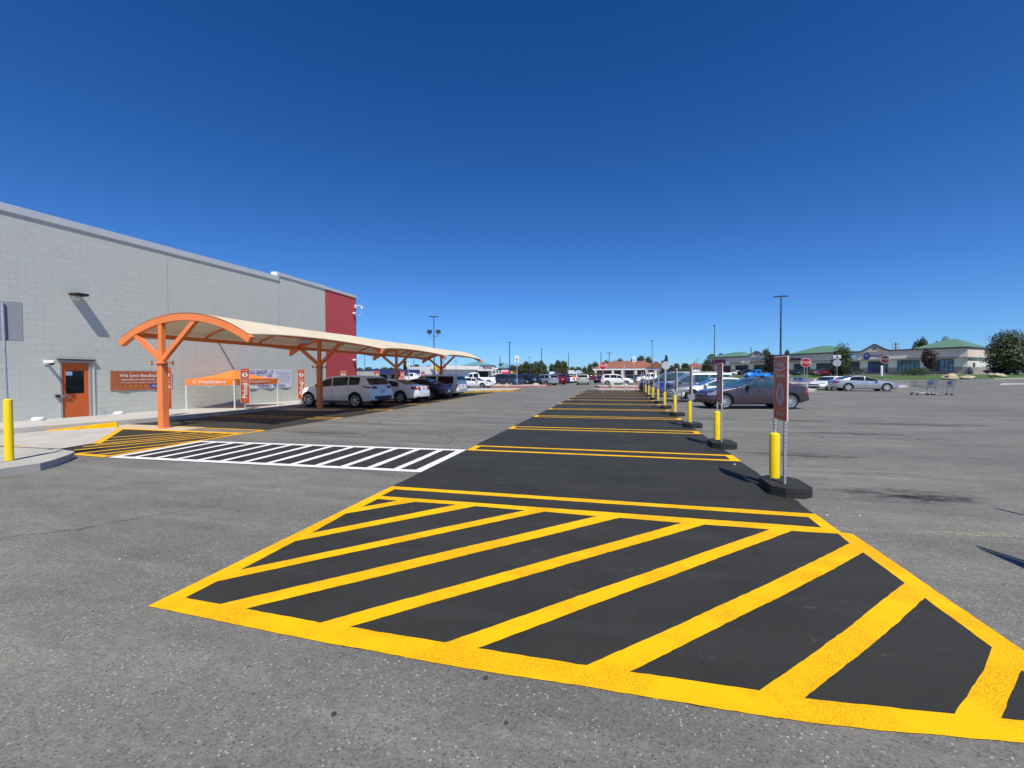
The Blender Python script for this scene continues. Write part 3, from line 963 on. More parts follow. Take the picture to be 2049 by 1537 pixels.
# white crosswalk on its own black patch
cw = px([(402.6, 883), (934, 900.5), (841.4, 946), (214.7, 916.2)])
m = MB(); m.sheet(cw, .0045)
tag(m.build('crosswalk_sealcoat', M_SEAL), kind='structure')
A, B, Cc, Dd = [Vector((*p, 0)) for p in cw]
m = MB()
def lerp2(p, q, t): return p + (q - p) * t
wd = .16
wid = ((B - Cc).length + (A - Dd).length) / 2
lenw = (B - A).length
loops = []
nb = 13
for i in range(nb):
    # black windows between the bars
    t0 = i / nb + (.40 * wd / lenw if i else wd / lenw); t1 = (i + 1) / nb - (.40 * wd / lenw if i < nb - 1 else wd / lenw)
    e = wd / wid * .95
    q = []
    for t, s_ in ((t0, e), (t1, e), (t1, 1 - e), (t0, 1 - e)):
        q.append(tuple(lerp2(lerp2(A, B, t), lerp2(Dd, Cc, t), s_).xy))
    loops.append(q)
m.sheet(cw, .0085, [jag(l_, .1, .005) for l_ in loops])
tag(m.build('white_crosswalk', M_WHITE), kind='structure')

# sealcoat and stall lines under the canopy
LX = -9.98
m = MB(); m.sheet(px([(240, 857), (488, 868), (275, 905), (214.7, 915), (150, 907), (120, 897), (185, 886)]) , .005)
m.sheet([(-15.6, 10.35), (LX + .05, 10.2), (-10.0, 17.5), (-10.35, 24.5), (-10.75, 33.0), (-11.0, 38.2), (-16.9, 38.2), (-16.9, 19.4), (-15.5, 19.4)], .003)
tag(m.build('canopy_bay_sealcoat', M_SEAL), kind='structure')
m = MB()
def stripe(m, a, b, w, z=.0085):
    a, b = Vector((*a, 0)), Vector((*b, 0))
    d = (b - a).normalized(); n_ = Vector((-d.y, d.x, 0)) * (w / 2)
    m.sheet([tuple((a + n_).xy), tuple((b + n_).xy), tuple((b - n_).xy), tuple((a - n_).xy)], z)
for k, y in enumerate((13.35, 17.2, 20.95, 24.6, 28.3, 32.0)):
    boxmark(m, -15.3, LX - .06 * k + .02, y, y + .62, .11)
tag(m.build('canopy_bay_lines', M_YELLOW2), kind='structure')
m = MB()
Z6 = lambda x, y: tuple(at(x / 4.098, 820 + y / 4.098).xy)
Z6 = lambda x, y: tuple(at(100 + x / 2.884, 830 + y / 2.884).xy)
stripe(m, Z6(400, 82), Z6(255, 168), .24, .009); stripe(m, Z6(262, 164), Z6(62, 191), .11, .0092)
stripe(m, Z6(388, 80), Z6(1120, 111), .22, .0094)
stripe(m, Z6(1120, 109), Z6(860, 152), .12, .0096); stripe(m, Z6(865, 152), Z6(330, 243), .13, .0098)
stripe(m, Z6(145, 228), Z6(335, 243), .15, .0088); stripe(m, Z6(1125, 110), Z6(1235, 92), .12, .0091)
stripe(m, Z6(700, 70), Z6(1235, 92), .12, .0087); stripe(m, Z6(420, 66), Z6(615, 68), .12, .0087)
for a, b in (((345, 133), (760, 104)), ((305, 154), (850, 107)), ((262, 172), (935, 109)), ((190, 186), (1020, 112)), ((140, 206), (1080, 114)), ((150, 226), (900, 147)), ((250, 236), (640, 188))):
    stripe(m, Z6(*a), Z6(*b), .10, .0086)
tag(m.build('corner_hatched_marking', M_YELLOW2), kind='structure')

# worn paint and oil on the old lot
m = MB()
for a, b, w_ in (((1560, 939), (2300, 961), .10), ((1672, 1059), (2300, 1083), .12), ((1500, 876), (2200, 893), .09), ((1480, 846), (2100, 858), .08)):
    stripe(m, tuple(at(*a).xy), tuple(at(*b).xy), w_, .003)
tag(m.build('faded_bay_lines', M_FADED), kind='structure')
for i, (u, v, sx, sy, rz) in enumerate(((1800, 990, 1.1, .45, .1), (1600, 911, 1.3, .35, .0), (1860, 998, .6, .3, .2), (1700, 868, 1.6, .4, .05), (1850, 850, 2.2, .5, .1), (650, 866, 1.5, .35, .1), (1420, 838, 1.2, .4, 0), (1585, 842, 1.4, .4, 0))):
    m = MB(); m.sheet([(-1, -1), (1, -1), (1, 1), (-1, 1)], 0)
    o = m.build('oil_stain', M_STAIN)
    p = at(u, v); o.location = (p.x, p.y, .0025); o.scale = (sx, sy, 1); o.rotation_euler = (0, 0, rz)
    tag(o, kind='structure')

# ------------------------------------------------------------------ sidewalk, kerbs, ramps
SW = .15
m = MB()
walk = [(-16.25, 8.2), (-15.72, 10.3), (-15.35, 11.9), (-15.25, 13.0), (-15.35, 15.0), (-15.45, 19.3), (-16.75, 19.5), (-16.9, 38.0), (-13.2, 38.0), (-12.0, 38.4), (-10.2, 41.0), (-10.0, 43.0), (-16.0, 44.0), (wallx(44) - 1, 44), (wallx(8) - 1, 2.0), (-18.6, 2.0), (-17.2, 5.0)]
m.prism(walk, -.1, SW)
tag(m.build('sidewalk', M_CONC), kind='structure')
# tapering painted kerb beside the ramp
m = MB()
k0, k1 = at(92, 863.5, .0), at(234, 855.5, 0)
k1t = at(233, 848, .12)
dv = (k1 - k0); nv = Vector((-dv.y, dv.x, 0)).normalized() * .16
if nv.x > 0: nv = -nv
m.add([k0, k1, k1 + Vector((0, 0, .165)), k0 + Vector((0, 0, .02)), k0 + nv, k1 + nv, k1 + nv + Vector((0, 0, .165)), k0 + nv + Vector((0, 0, .02))],
      [(0, 1, 2, 3), (3, 2, 6, 7), (1, 5, 6, 2), (4, 7, 6, 5), (0, 3, 7, 4)])
tag(m.build('yellow_ramp_kerb', M_YELLOW), kind='structure')
# ramp apron and nose slab with the rounded kerb
rim = px([(0, 891), (52, 893.5), (120, 897), (185, 886), (240, 857), (92, 863), (0, 872)], .0)
m = MB()
rp = [at(0, 893, .10), at(52, 895, .08), at(120, 898, .02), at(185, 887, .012), at(237, 858, .012), at(160, 861, .03), at(92, 864, .03), at(0, 868, .09), at(-60, 872, .14), at(-60, 893, .12)]
m.add([(p.x, p.y, p.z) for p in rp], [(0, 9, 8, 7), (0, 7, 6, 1), (1, 6, 5, 2), (2, 5, 4, 3)])
tag(m.build('concrete_ramp', M_CONC), kind='structure')
m = MB(); m.sheet([(-18.6, 2.0), (-18.5, 5.0), (-16.2, 8.3), (-15.7, 10.2), (-14.8, 9.7), (-12.2, 7.4), (-11.9, 6.6), (-10.4, 5.9), (-9.6, 5.0), (-9.6, 2.0)], .0075)
tag(m.build('ramp_apron', M_CONC), kind='structure')
nose = [tuple(at(u, v, .13).xy) for u, v in ((-90, 955), (0, 938.3), (40, 932.6), (80.5, 927), (104, 921), (122, 915), (135, 910.5), (144, 906.6), (149, 904), (147, 902.5), (136.6, 901.7), (118, 899), (52, 896), (0, 894), (-90, 890))]
m = MB(); m.prism(nose, -.05, .13)
tag(m.build('kerb_nose', M_KERB), kind='structure')
gap = [at(-40, 932, .134), at(27, 921, .134), at(122, 902.4, .134)]
m = MB()
for a, b in zip(gap, gap[1:]): stripe(m, tuple(a.xy), tuple(b.xy), .035, .133)
tag(m.build('kerb_joint', M_UNDER), kind='structure')
m = MB(); stripe(m, tuple(at(-60, 888.5, .13).xy), tuple(at(50, 895.5, .1).xy), .09, .1335)
tag(m.build('yellow_ramp_line', M_ORANGEY), kind='structure')
m = MB()
for y in (10.0, 17.0, 24.05, 31.0):
    m.prism([(-15.6, y - .55), (-12.3, y - .45), (-12.3, y + .45), (-15.6, y + .55)], -.01, .0052)
tag(m.build('column_pads', M_PAD), kind='structure')

def island(name, pts, z, kerbmat, topmat, kw=.18):
    """raised island with a painted kerb ring"""
    n_ = len(pts)
    c = Vector((sum(p[0] for p in pts) / n_, sum(p[1] for p in pts) / n_))
    inner = []
    for x, y in pts:
        v_ = c - Vector((x, y)); L_ = v_.length
        inner.append(tuple((Vector((x, y)) + v_ * (kw / max(L_, kw * 2))).xy))
    m = MB(); m.prism(pts, -.05, z); m.mat(1).sheet(inner, z + .004)
    return tag(m.build(name, [kerbmat, topmat]), kind='structure')
def isl_px(pts): return [tuple(at(u, v).xy) for u, v in pts]
island('island', [(XL + .6, 44.6), (XL + 1.2, 44.0), (XR + .3, 44.0), (3.6, 44.4), (8.0, 44.8), (8.2, 46.2), (3.0, 46.4), (XL + 1.4, 46.0), (XL + .6, 45.4)], .15, M_PAD, M_CONC)
island('island_red_kerb', isl_px([(974, 775), (1094, 774.2), (1099, 772.8), (1060, 771.4), (978, 771.8)]), .16, M_RED_KERB, M_CONC)
island('island_red_kerb', isl_px([(1190, 774.5), (1200, 776), (1278, 777), (1300, 776.5), (1300, 774), (1200, 773)]), .16, M_RED_KERB, M_CONC)
island('island_yellow_kerb', isl_px([(925, 786.5), (1030, 783.2), (1044, 780.5), (1038, 779), (925, 779.5)]), .14, M_ORANGEY, M_KERB)
island('island_tan_kerb', isl_px([(1596, 784), (1628, 784), (1636, 780), (1632, 776.5), (1570, 773.5), (1560, 775.5)]), .15, M_PAD, M_CONC)
island('island_red_kerb', isl_px([(1558, 770.5), (1648, 770.5), (1652, 768), (1558, 766.5)]), .16, M_RED_KERB, M_CONC)
island('island_tan_kerb', isl_px([(1690, 776.8), (1795, 777.5), (1818, 775), (1810, 772.5), (1690, 772.5)]), .15, M_PAD, M_CONC)
island('island_tan_kerb', isl_px([(2000, 771.5), (2120, 769), (2120, 765), (2010, 768)]), .15, M_PAD, M_CONC)

# ground rising towards the shops on the right: road, kerb, lawn, shop apron
def sdepth(u):            # distance of the shop front along the camera axis, by bearing
    p0, p1 = dep(1936, 750, 98.0), dep(1425, 750, 157.0)
    d = ray(u, 750)
    ex, ey = p1.x - p0.x, p1.y - p0.y
    t = (p0.x * ey - p0.y * ex) / (d.x * ey - d.y * ex)
    return t
cols = [1395, 1425, 1480, 1540, 1600, 1660, 1720, 1780, 1840, 1890, 1936, 1990, 2049, 2140, 2300]
def vk(u): return curve([(1395, 756.5), (1600, 757.5), (1700, 759), (1800, 761.5), (1890, 762.5), (2049, 757.5), (2300, 756)])(u)
def vb(u): return curve([(1395, 751.5), (1600, 751), (1700, 750.0), (1800, 749.8), (1936, 749.3), (2049, 748), (2300, 746)])(u)
road, lawn, apron, kerbl = [[], []], [[], []], [[], []], [[], []]
for u in cols:
    sd2 = sdepth(min(u, 1990)); dk = sd2 * .80; db = sd2 * .93
    if u > 1990: dk, db = 78 + (u - 1990) * .01, 100
    k = dep(u, vk(u), dk)
    road[0].append(at(u, 772) * 1 + Vector((0, 0, .006))); road[1].append(k)
    kt = k + Vector((0, 0, .15)); off = (Vector((ray(u, 750).x, ray(u, 750).y, 0))).normalized() * .2
    kerbl[0].append(k + Vector((0, 0, -.2))); kerbl[1].append(kt)
    lawn[0].append(kt); b_ = dep(u, vb(u), db); lawn[1].append(b_)
    apron[0].append(b_ + Vector((0, 0, .0))); q = dep(u, vb(u) - 2.6, sd2 * 1.10); apron[1].append(Vector((q.x, q.y, b_.z + .05)))
def rows_mid(rr, n_=6, bow=0.0):
    out = []
    for i in range(n_ + 1):
        t = i / n_
        out.append([a.lerp(b, t) + Vector((0, 0, bow * math.sin(math.pi * t))) for a, b in zip(rr[0], rr[1])])
    return out
m = MB(); m.grid(rows_mid(road)); tag(m.build('access_road', M_ASPHALT, smooth=60), kind='structure')
m = MB(); m.grid(kerbl)
m.grid([kerbl[1], [p + Vector((ray(u, 750).x, ray(u, 750).y, 0)).normalized() * .5 + Vector((0, 0, .012)) for p, u in zip(kerbl[1], cols)]])
tag(m.build('lawn_kerb', M_PAD), kind='structure')
m = MB(); m.grid(rows_mid(lawn, 6, .12)); tag(m.build('lawn', M_GRASS, smooth=60), kind='structure')
m = MB(); m.grid(apron); tag(m.build('shop_forecourt', M_CONC), kind='structure')
def lawnpt(u, t):
    i = max(0, min(len(cols) - 2, next((k for k in range(len(cols) - 1) if cols[k + 1] >= u), len(cols) - 2)))
    q = (u - cols[i]) / (cols[i + 1] - cols[i])
    a = lawn[0][i].lerp(lawn[0][i + 1], q); b = lawn[1][i].lerp(lawn[1][i + 1], q)
    p = a.lerp(b, t); p.z += .12 * math.sin(math.pi * t)
    return p

# loose pebbles and grit on the lot: nobody could count them
m = MB(); rg = random.Random(11)
def pebble(m, x, y, r_):
    a0 = rg.random() * 6; k = 6
    low = [(x + r_ * rg.uniform(.7, 1.2) * math.cos(a0 + i), y + r_ * rg.uniform(.7, 1.2) * math.sin(a0 + i), .004) for i in [2 * math.pi * q / k for q in range(k)]]
    m.add(low + [(x + r_ * .2, y, .004 + r_ * .9)], [(i, (i + 1) % k, k) for i in range(k)])
for i in range(330):
    u, v = rg.uniform(-100, 2150), 800 + 760 * rg.random() ** .7
    p = at(u, v)
    if p.y > 1.2 and p.x > -3.2 and p.x < 2.3 + max(0, 4 - p.y): continue
    m.mat(0 if rg.random() < .6 else 1); pebble(m, p.x, p.y, rg.uniform(.0025, .0065) * (1.5 if rg.random() < .06 else 1))
for (u, v, r_) in ((972, 1358, .016), (668, 1430, .014), (1013, 1448, .012), (1470, 930, .02), (1655, 1032, .015), (1720, 1033, .015), (240, 1120, .012)):
    p = at(u, v); m.mat(1 if v > 1300 else 0); pebble(m, p.x, p.y, r_)
tag(m.build('gravel', [plain('pale_grit', (.5, .48, .42), .9), plain('dark_grit', (.04, .04, .04), .9)]), kind='stuff')
# ------------------------------------------------------------------ big grey block store on the left
store = empty('store_building', (WX0, WY0, 0), 0, 'long grey painted block store with a red end bay and pale metal coping', 'store')
def wbox(m, y0, y1, z0, z1, out0, out1):
    """box on the wall between two stations; out = distance in front of the wall plane"""
    vs = []
    for z in (z0, z1):
        for y, o in ((y0, out0), (y1, out0), (y1, out1), (y0, out1)):
            vs.append((wallx(y) + o - WX0, y - WY0, z))
    return m.add(vs, [(3,2,1,0),(4,5,6,7),(0,1,5,4),(1,2,6,5),(2,3,7,6),(3,0,4,7)])
YS, YR, YE = 19.75, 23.3, 26.3
DY0, DY1 = 10.50, 11.36        # door opening
m = MB()
wbox(m, -14, DY0, 0, 7.0, -.3, 0); wbox(m, DY0, DY1, 2.13, 7.0, -.3, 0); wbox(m, DY1, YS, 0, 7.0, -.3, 0); wbox(m, YS, YR, 0, 7.22, -.3, 0)
wbox(m, -14, YR, 0, 6.9, -12, -.301)
m.build('grey_wall', M_BLOCK, store)
m = MB(); wbox(m, YR, YE, 0, 7.12, -.3, .003); wbox(m, YR, YE, 0, 7.0, -12, -.301); m.build('red_wall', M_REDBLOCK, store)
m = MB(); wbox(m, -14, YS - .003, 6.78, 7.02, -.34, .045); m.build('coping', M_COPING, store)
m = MB()
z0_, z1_ = 7.24, 7.11
vs = []
for (y, zt) in ((YS, z0_), (YE + .03, z1_)):
    for o in (-.34, .045):
        for dz in (-.17, 0): vs.append((wallx(y) + o - WX0, y - WY0, zt + dz))
m.add(vs, [(0,2,3,1), (4,5,7,6), (0,1,5,4), (2,6,7,3), (1,3,7,5), (0,4,6,2)])
m.build('coping', M_COPING, store)
m = MB(); wbox(m, YS - .16, YS + .0, 7.022, 7.25, -.33, .048); m.build('coping_step', M_WHITEMETAL, store)
m = MB()
M_JOINT = plain('dark_joint', (.27, .29, .30), .8)
for y in (14.05, YS + .02):
    m = MB(); wbox(m, y - .006, y + .006, .2, 6.77, .0, .002); m.build('control_joint', M_JOINT, store)
# door
m = MB()
wbox(m, DY0 - .002, DY1 + .002, 2.06, 2.14, -.12, .03); wbox(m, DY0 - .002, DY0 + .05, 0, 2.058, -.12, .03); wbox(m, DY1 - .05, DY1 + .002, 0, 2.058, -.12, .03)
m.build('door_frame', M_FRAMEGREY, store)
dr = MB()
for a in ((DY0+.053, DY1-.053, .16, .98), (DY0+.053, DY1-.053, 1.78, 2.05)): wbox(dr, a[0], a[1], a[2], a[3], -.06, -.015)
wbox(dr, DY0+.053, DY0+.17, .982, 1.778, -.06, -.015); wbox(dr, DY1-.17, DY1-.053, .982, 1.778, -.06, -.015)
door = dr.build('door', M_DOOR, store)
m = MB(); wbox(m, DY0+.172, DY1-.172, .985, 1.775, -.05, -.03); m.build('window', M_DARKGLASS, door)
m = MB(); wbox(m, DY0+.18, DY0+.36, 1.62, 1.76, -.029, -.024); m.build('sticker', plain('blue_white_sticker', (.35, .45, .62), .4), door)
m = MB(); wbox(m, DY0+.07, DY0+.17, .84, .96, -.014, .01); wbox(m, DY0+.05, DY0+.26, .88, .92, .011, .05); m.build('handle', M_CHROME, door)
m = MB(); wbox(m, DY0 - .06, DY1 + .12, 2.15, 2.19, .001, .10); m.build('drip_cap', M_TRIMD, store)
m = MB(); wbox(m, DY1 + .07, DY1 + .10, .16, 2.14, .001, .04); m.build('conduit', M_COPING, store)
m = MB(); wbox(m, DY0 - .12, DY0 - .03, .86, .96, .001, .09); m.build('lock_box', M_BLACK, store)

wt = lambda y, o=0.0: Vector((wallx(y) + o, y, 0))
# wall lamp and cameras on the wall
def wallframe(y, z): return frame((wallx(y), y, z), (WSL, 1, 0), (0, 0, 1))     # x along wall, y up, z out
lamp = empty('wall_lamp', (wallx(10.97), 10.97, 4.42), 0, 'flat black lamp sticking out high on the grey wall', 'lamp')
lf = Matrix.Translation((0, 0, 0)) @ frame((0, 0, 0), (WSL, 1, 0), (0, 0, 1))
m = MB(); m.bbox((-.20, -.02, .02), (.20, .07, .43), .03, lf); m.build('lamp_head', M_BLACK, lamp, smooth=30)
m = MB(); m.bbox((-.11, -.15, 0), (.11, .02, .12), .02, lf); m.build('mount', M_WHITEMETAL, lamp)
def dome_cam(y, z, label, drop=.0, arm=.26):
    c = empty('security_camera', (wallx(y), y, z), 0, label, 'camera', 'security cameras on the store wall')
    M = frame((0, 0, 0), (WSL, 1, 0), (0, 0, 1))
    m = MB(); m.tube([M @ Vector((0, 0, 0)), M @ Vector((0, 0, arm))], .045, 10); m.bbox((-.07, -.08, 0), (.07, .08, .03), .01, M); m.build('bracket', M_WHITEMETAL, c, smooth=40)
    m = MB(); m.lathe([(.0, .07), (.06, .06), (.085, .02), (.085, -.03)], 16, Matrix.Translation(M @ Vector((0, 0, arm + .03)))); m.build('housing', M_WHITEMETAL, c, smooth=50)
    m = MB(); m.lathe([(.075, -.031), (.065, -.07), (.035, -.098), (0, -.105)], 16, Matrix.Translation(M @ Vector((0, 0, arm + .03)))); m.build('dome', M_BLACK, c, smooth=60)
    return c
dome_cam(10.17, 2.06, 'white dome camera on the grey wall beside the orange door')
dome_cam(16.2, 3.24, 'small white camera on the grey wall just under the edge of the shade canopy', arm=.5)
cc = empty('security_camera', (wallx(26.2) + .003, 26.2, 6.35), 0, 'white camera on a curved arm at the top of the red corner', 'camera', 'security cameras on the store wall')
cc.scale = (.72, .72, .72)
m = MB(); m.bbox((.0, -.12, -.16), (.14, .12, .16), .02); m.build('junction_box', M_WHITEMETAL, cc)
m = MB(); m.tube([(.14, .06, .05), (.35, .16, .12), (.52, .22, .08), (.58, .24, -.05)], .04, 8); m.build('arm', M_WHITEMETAL, cc, smooth=50)
m = MB(); m.lathe([(.05, .02), (.11, -.04), (.12, -.14), (.08, -.22), (0, -.25)], 14, Matrix.Translation((.58, .24, -.05))); m.build('dome', M_WHITEMETAL, cc, smooth=50)
m = MB(); m.tube([(.56, .24, -.28), (.50, .22, -.6), (.3, .12, -.85), (.02, -.2, -.9)], .012, 5); m.build('cable', M_WHITEMETAL, cc)
for y, z, lb in ((25.95, 5.85, 'small white floodlight high on the red wall below the corner camera'), (25.9, 2.65, 'small white floodlight on the red wall just under the shade canopy')):
    fl = empty('floodlight', (wallx(y) + .003, y, z), 0, lb, 'floodlight')
    m = MB(); m.bbox((.0, -.05, -.05), (.10, .05, .05), .01); m.build('mount', M_WHITEMETAL, fl)
    m = MB(); m.bbox((.06, -.11, -.03), (.22, .11, .10), .03, Matrix.Rotation(R(20), 4, 'Y')); m.build('lamp_head', M_WHITEMETAL, fl)
for y, o, lb in ((9.78, .30, 'flat round white cap on the sidewalk left of the orange door'), (12.0, .32, 'flat round white cap on the sidewalk right of the orange door')):
    m = MB(); m.lathe([(0, .002), (.16, .002), (.17, .04), (.15, .09), (.10, .11), (0, .115)], 20)
    o_ = m.build('drain_cap', M_WHITEMETAL, smooth=40); o_.location = (wallx(y) + o, y, SW)
    tag(o_, lb, 'cap', 'white caps along the wall')
m = MB(); m.add([(0, 0, 0), (.20, 0, 0), (.20, .10, 0), (0, .10, 0), (0, .02, .26), (0, .08, .26)], [(3, 2, 1, 0), (0, 1, 4), (1, 2, 5, 4), (2, 3, 5), (0, 4, 5, 3)])
o_ = m.build('door_stop', M_GALV); o_.location = (wallx(11.6) + .02, 11.6, SW); tag(o_, 'small grey wedge on the sidewalk at the foot of the wall', 'wedge')

# banners on the wall
def banner(name, y0, y1, z0, z1, mt, label, cat='banner', folds=3, amp=.02):
    b = empty(name, (wallx((y0+y1)/2), (y0+y1)/2, (z0+z1)/2), 0, label, cat)
    W_, H_ = (y1 - y0) * math.hypot(1, WSL), z1 - z0
    M = frame((0, 0, 0), (WSL, 1, 0), (0, 0, 1))
    rng = random.Random(folds)
    def surf(x, y, off=0):
        t = x / W_ + .5
        edge = .018 * math.sin(t * 3.14 * folds * 2) ** 2 * (1 if y > 0 else .8)
        o = .03 + amp * (math.sin(t * 9 * folds / 3 + y * 3.5) + .6 * math.sin(t * 21 + y * 6)) * .5 + off
        return M @ Vector((x, y - edge * (y / (H_ / 2)), o))
    m = MB(); rows = []
    for j in range(13):
        rows.append([surf(-W_/2 + W_ * i / 48, -H_/2 + H_ * j / 12) for i in range(49)])
    m.grid(rows)
    m.build('sheet', mt, b, smooth=60)
    return b, W_, H_, surf
def lay_text(parent, surf, mt, items):
    """lettering that follows the sheet; items: (text, x, y, size, align, bold)"""
    m = MB()
    for t, x, y, s_, al, bo in items:
        q = MB(); text_geo(t, s_, Matrix.Identity(4), q, al, bo)
        m.add([surf(p.x + x, p.y + y, .03) for p in q.v], q.f)
    return m.build('lettering', mt, parent)
b, W_, H_, sf = banner('feedback_banner', 11.95, 14.12, 1.03, 1.79, M_BANNER_O, 'orange-brown banner reading We love feedback on the grey wall', folds=4)
for q_ in (('We love feedback', -.12, .20, .19, 'CENTER', .004), ('Especially the really honest ones', -.06, .05, .105, 'CENTER', .002), ('Use the link on your receipt to tell us how we did', -.05, -.07, .072, 'CENTER', .001)): lay_text(b, sf, M_SIGNTXT, [q_])
m = MB()
def star(cx, cy, r_):
    pts = [(cx + (r_ if k % 2 == 0 else r_*.42) * math.sin(k*math.pi/5), cy + (r_ if k % 2 == 0 else r_*.42) * math.cos(k*math.pi/5)) for k in range(10)]
    q = MB(); q.sheet(pts, 0); return q
for k in range(5):
    q = star(-.62 + .18 * k, -.215, .07); m.add([sf(p.x, p.y, .006) for p in q.v], q.f)
m.build('stars', plain('amber_star', (.62, .26, .03), .5), b)
m = MB(); rows = [[sf(.25 + .55 * i / 8, -.30 + .16 * j / 3, .005) for i in range(9)] for j in range(4)]; m.grid(rows)
m.build('blue_box', plain('blue_banner_box', (.03, .14, .42), .5), b)
lay_text(b, lambda x, y, o: sf(x, y, o + .004), M_SIGNTXT, [('Take survey', .525, -.22, .095, 'CENTER', .001)])

b, W_, H_, sf = banner('flu_banner', 17.35, 20.55, .92, 1.94, M_BANNER_W, 'white banner with blue FLU SHOT lettering on the grey wall', folds=6, amp=.03)
for q_ in (('FLU SHOT', -.66, .34, .27, 'CENTER', .005), ('Walmart', -.28, -.37, .20, 'CENTER', .006), ('Pharmacy', .70, -.37, .20, 'CENTER', .005)): lay_text(b, sf, M_NAVY, [q_])
M_GBL = plain('grey_blue_lettering', (.30, .34, .55), .5)
for q_ in [('Monday Immunizations', .98, .37, .115, 'CENTER', .001), ('Tuesday Shingles', 1.02, .24, .115, 'CENTER', .001), ('Wednesday Tdap', 1.02, .11, .115, 'CENTER', .001), ('Thursday Pneumonia', .98, -.02, .115, 'CENTER', .001), ('Friday Walk-ins', 1.02, -.15, .115, 'CENTER', .001)]: lay_text(b, sf, M_GBL, [q_])
m = MB(); q = MB()
q.sheet([(-1.05, .02), (-.50, .02), (-.50, .16), (-1.05, .16)], 0); q.sheet([(-.50, .075), (-.36, .075), (-.36, .105), (-.50, .105)], 0); q.sheet([(-.36, .02), (-.33, .02), (-.33, .16), (-.36, .16)], 0); q.sheet([(-1.25, .083), (-1.05, .083), (-1.05, .097), (-1.25, .097)], 0)
m.add([sf(p.x, p.y, .006) for p in q.v], q.f); m.build('syringe_mark', plain('syringe_blue', (.10, .16, .50), .5), b)
m = MB(); q = MB(); Mq = Matrix.Rotation(R(55), 4, 'Z')
q.lathe([(0, 0)], 3) if False else None
ring = [(.20 * math.cos(a) + (.12 if math.cos(a) > 0 else -.12), .085 * math.sin(a)) for a in [2*math.pi*k/28 for k in range(28)]]
q.sheet(ring, 0, [[(x * .84, y * .72) for x, y in ring]]); q.sheet([(-.06, -.085), (-.04, -.085), (-.04, .085), (-.06, .085)], 0); q.sheet([(.06, -.085), (.04, -.085), (.04, .085), (.06, .085)], 0)
m.add([sf((Mq @ p).x + .12, (Mq @ p).y + .18, .006) for p in q.v], q.f); m.build('bandage_mark', M_NAVY, b)
m = MB(); q = MB()
for k in range(6):
    a = k * math.pi / 3; q.add([Matrix.Rotation(a, 4, 'Z') @ Vector(p) for p in [(-.011, .03, 0), (.011, .03, 0), (.014, .085, 0), (-.014, .085, 0)]], [(0, 1, 2, 3)])
m.add([sf(p.x + .18, p.y - .37, .006) for p in q.v], q.f); m.build('spark_mark', plain('yellow_spark', (.75, .42, .02), .5), b)

# ------------------------------------------------------------------ arched orange canopy
canopy = empty('shade_canopy', (-13.36, 10.0, 0), 0, 'long arched canopy of cream fabric on four orange steel tree columns', 'canopy')
OX, OY = -13.36, 10.0
AX, AZ0 = -12.52, 3.42                           # crown of the arch
RA = 4.55
YA = [10.0, 17.0, 24.05, 31.0]
def arcz(x): return AZ0 - RA + math.sqrt(max(RA*RA - (x - AX) ** 2, .01))
XA, XB = -15.02, -10.03
def loc(x, y, z): return Vector((x - OX, y - OY, z))
for i, y in enumerate(YA):
    m = MB(); m.bbox((-.10, y - OY - .10, 0), (.10, y - OY + .10, 2.02), .012)
    m.bbox((-.155, y - OY - .155, 0), (.155, y - OY + .155, .022), .004)
    col_ = m.build('column', M_ORANGE, canopy)
    m = MB(); m.box((-.30, y - OY - .15, 1.965), (.30, y - OY + .15, 1.995))
    pl_ = m.build('collar_plate', M_ORANGE, col_)
    for sx in (-.26, .26):
        for sy in (-.11, .11):
            m = MB(); m.tube([(sx, y - OY + sy, 1.92), (sx, y - OY + sy, 2.04)], .022, 6); m.build('collar_bolt', M_TRIMD, col_)
    m = MB()
    n_ = 28
    vs = []
    for k in range(n_ + 1):
        x = XA + (XB - XA) * k / n_
        s_ = (x - AX) / RA; c_ = math.sqrt(1 - s_ * s_)
        for dr_ in (0, -.19):
            for dy in (-.075, .075): vs.append((x + s_ * dr_ - OX, y - OY + dy, arcz(x) + c_ * dr_))
    fs = []
    for k in range(n_):
        a, b_ = k * 4, k * 4 + 4
        fs += [(a, b_, b_+1, a+1), (a+2, a+3, b_+3, b_+2), (a, a+2, b_+2, b_), (a+1, b_+1, b_+3, a+3)]
    fs += [(0, 1, 3, 2), (n_*4, n_*4+2, n_*4+3, n_*4+1)]
    m.add(vs, fs); m.build('arch', M_ORANGE, canopy, smooth=30)
    m = MB(); m.beam(loc(OX, y, 2.02), loc(OX, y, arcz(OX) - .17), .13, .13); m.build('upper_post', M_ORANGE, canopy)
    for xe in (-14.42, -12.02):
        m = MB(); m.beam(loc(OX + (.02 if xe > OX else -.02), y, 2.06), loc(xe, y, arcz(xe) - .13), .115, .13); m.build('brace', M_ORANGE, canopy)
for xs_ in (-14.42, -12.1, -10.75):
    m = MB()
    for a, b_ in zip(YA, YA[1:]): m.beam(loc(xs_, a + .08, arcz(xs_) - .14), loc(xs_, b_ - .08, arcz(xs_) - .14), .11, .13)
    m.build('purlin', M_ORANGE, canopy)
for a, b_ in zip(YA, YA[1:]):
    for t in (.33, .67):
        y = a + (b_ - a) * t
        m = MB(); pts = [loc(x, y, arcz(x) - .055) for x in [-14.42 + 3.67 * k / 10 for k in range(11)]]
        for p, q in zip(pts, pts[1:]): m.beam(p, q, .06, .06)
        m.build('rib', M_ORANGE, canopy)
m = MB()
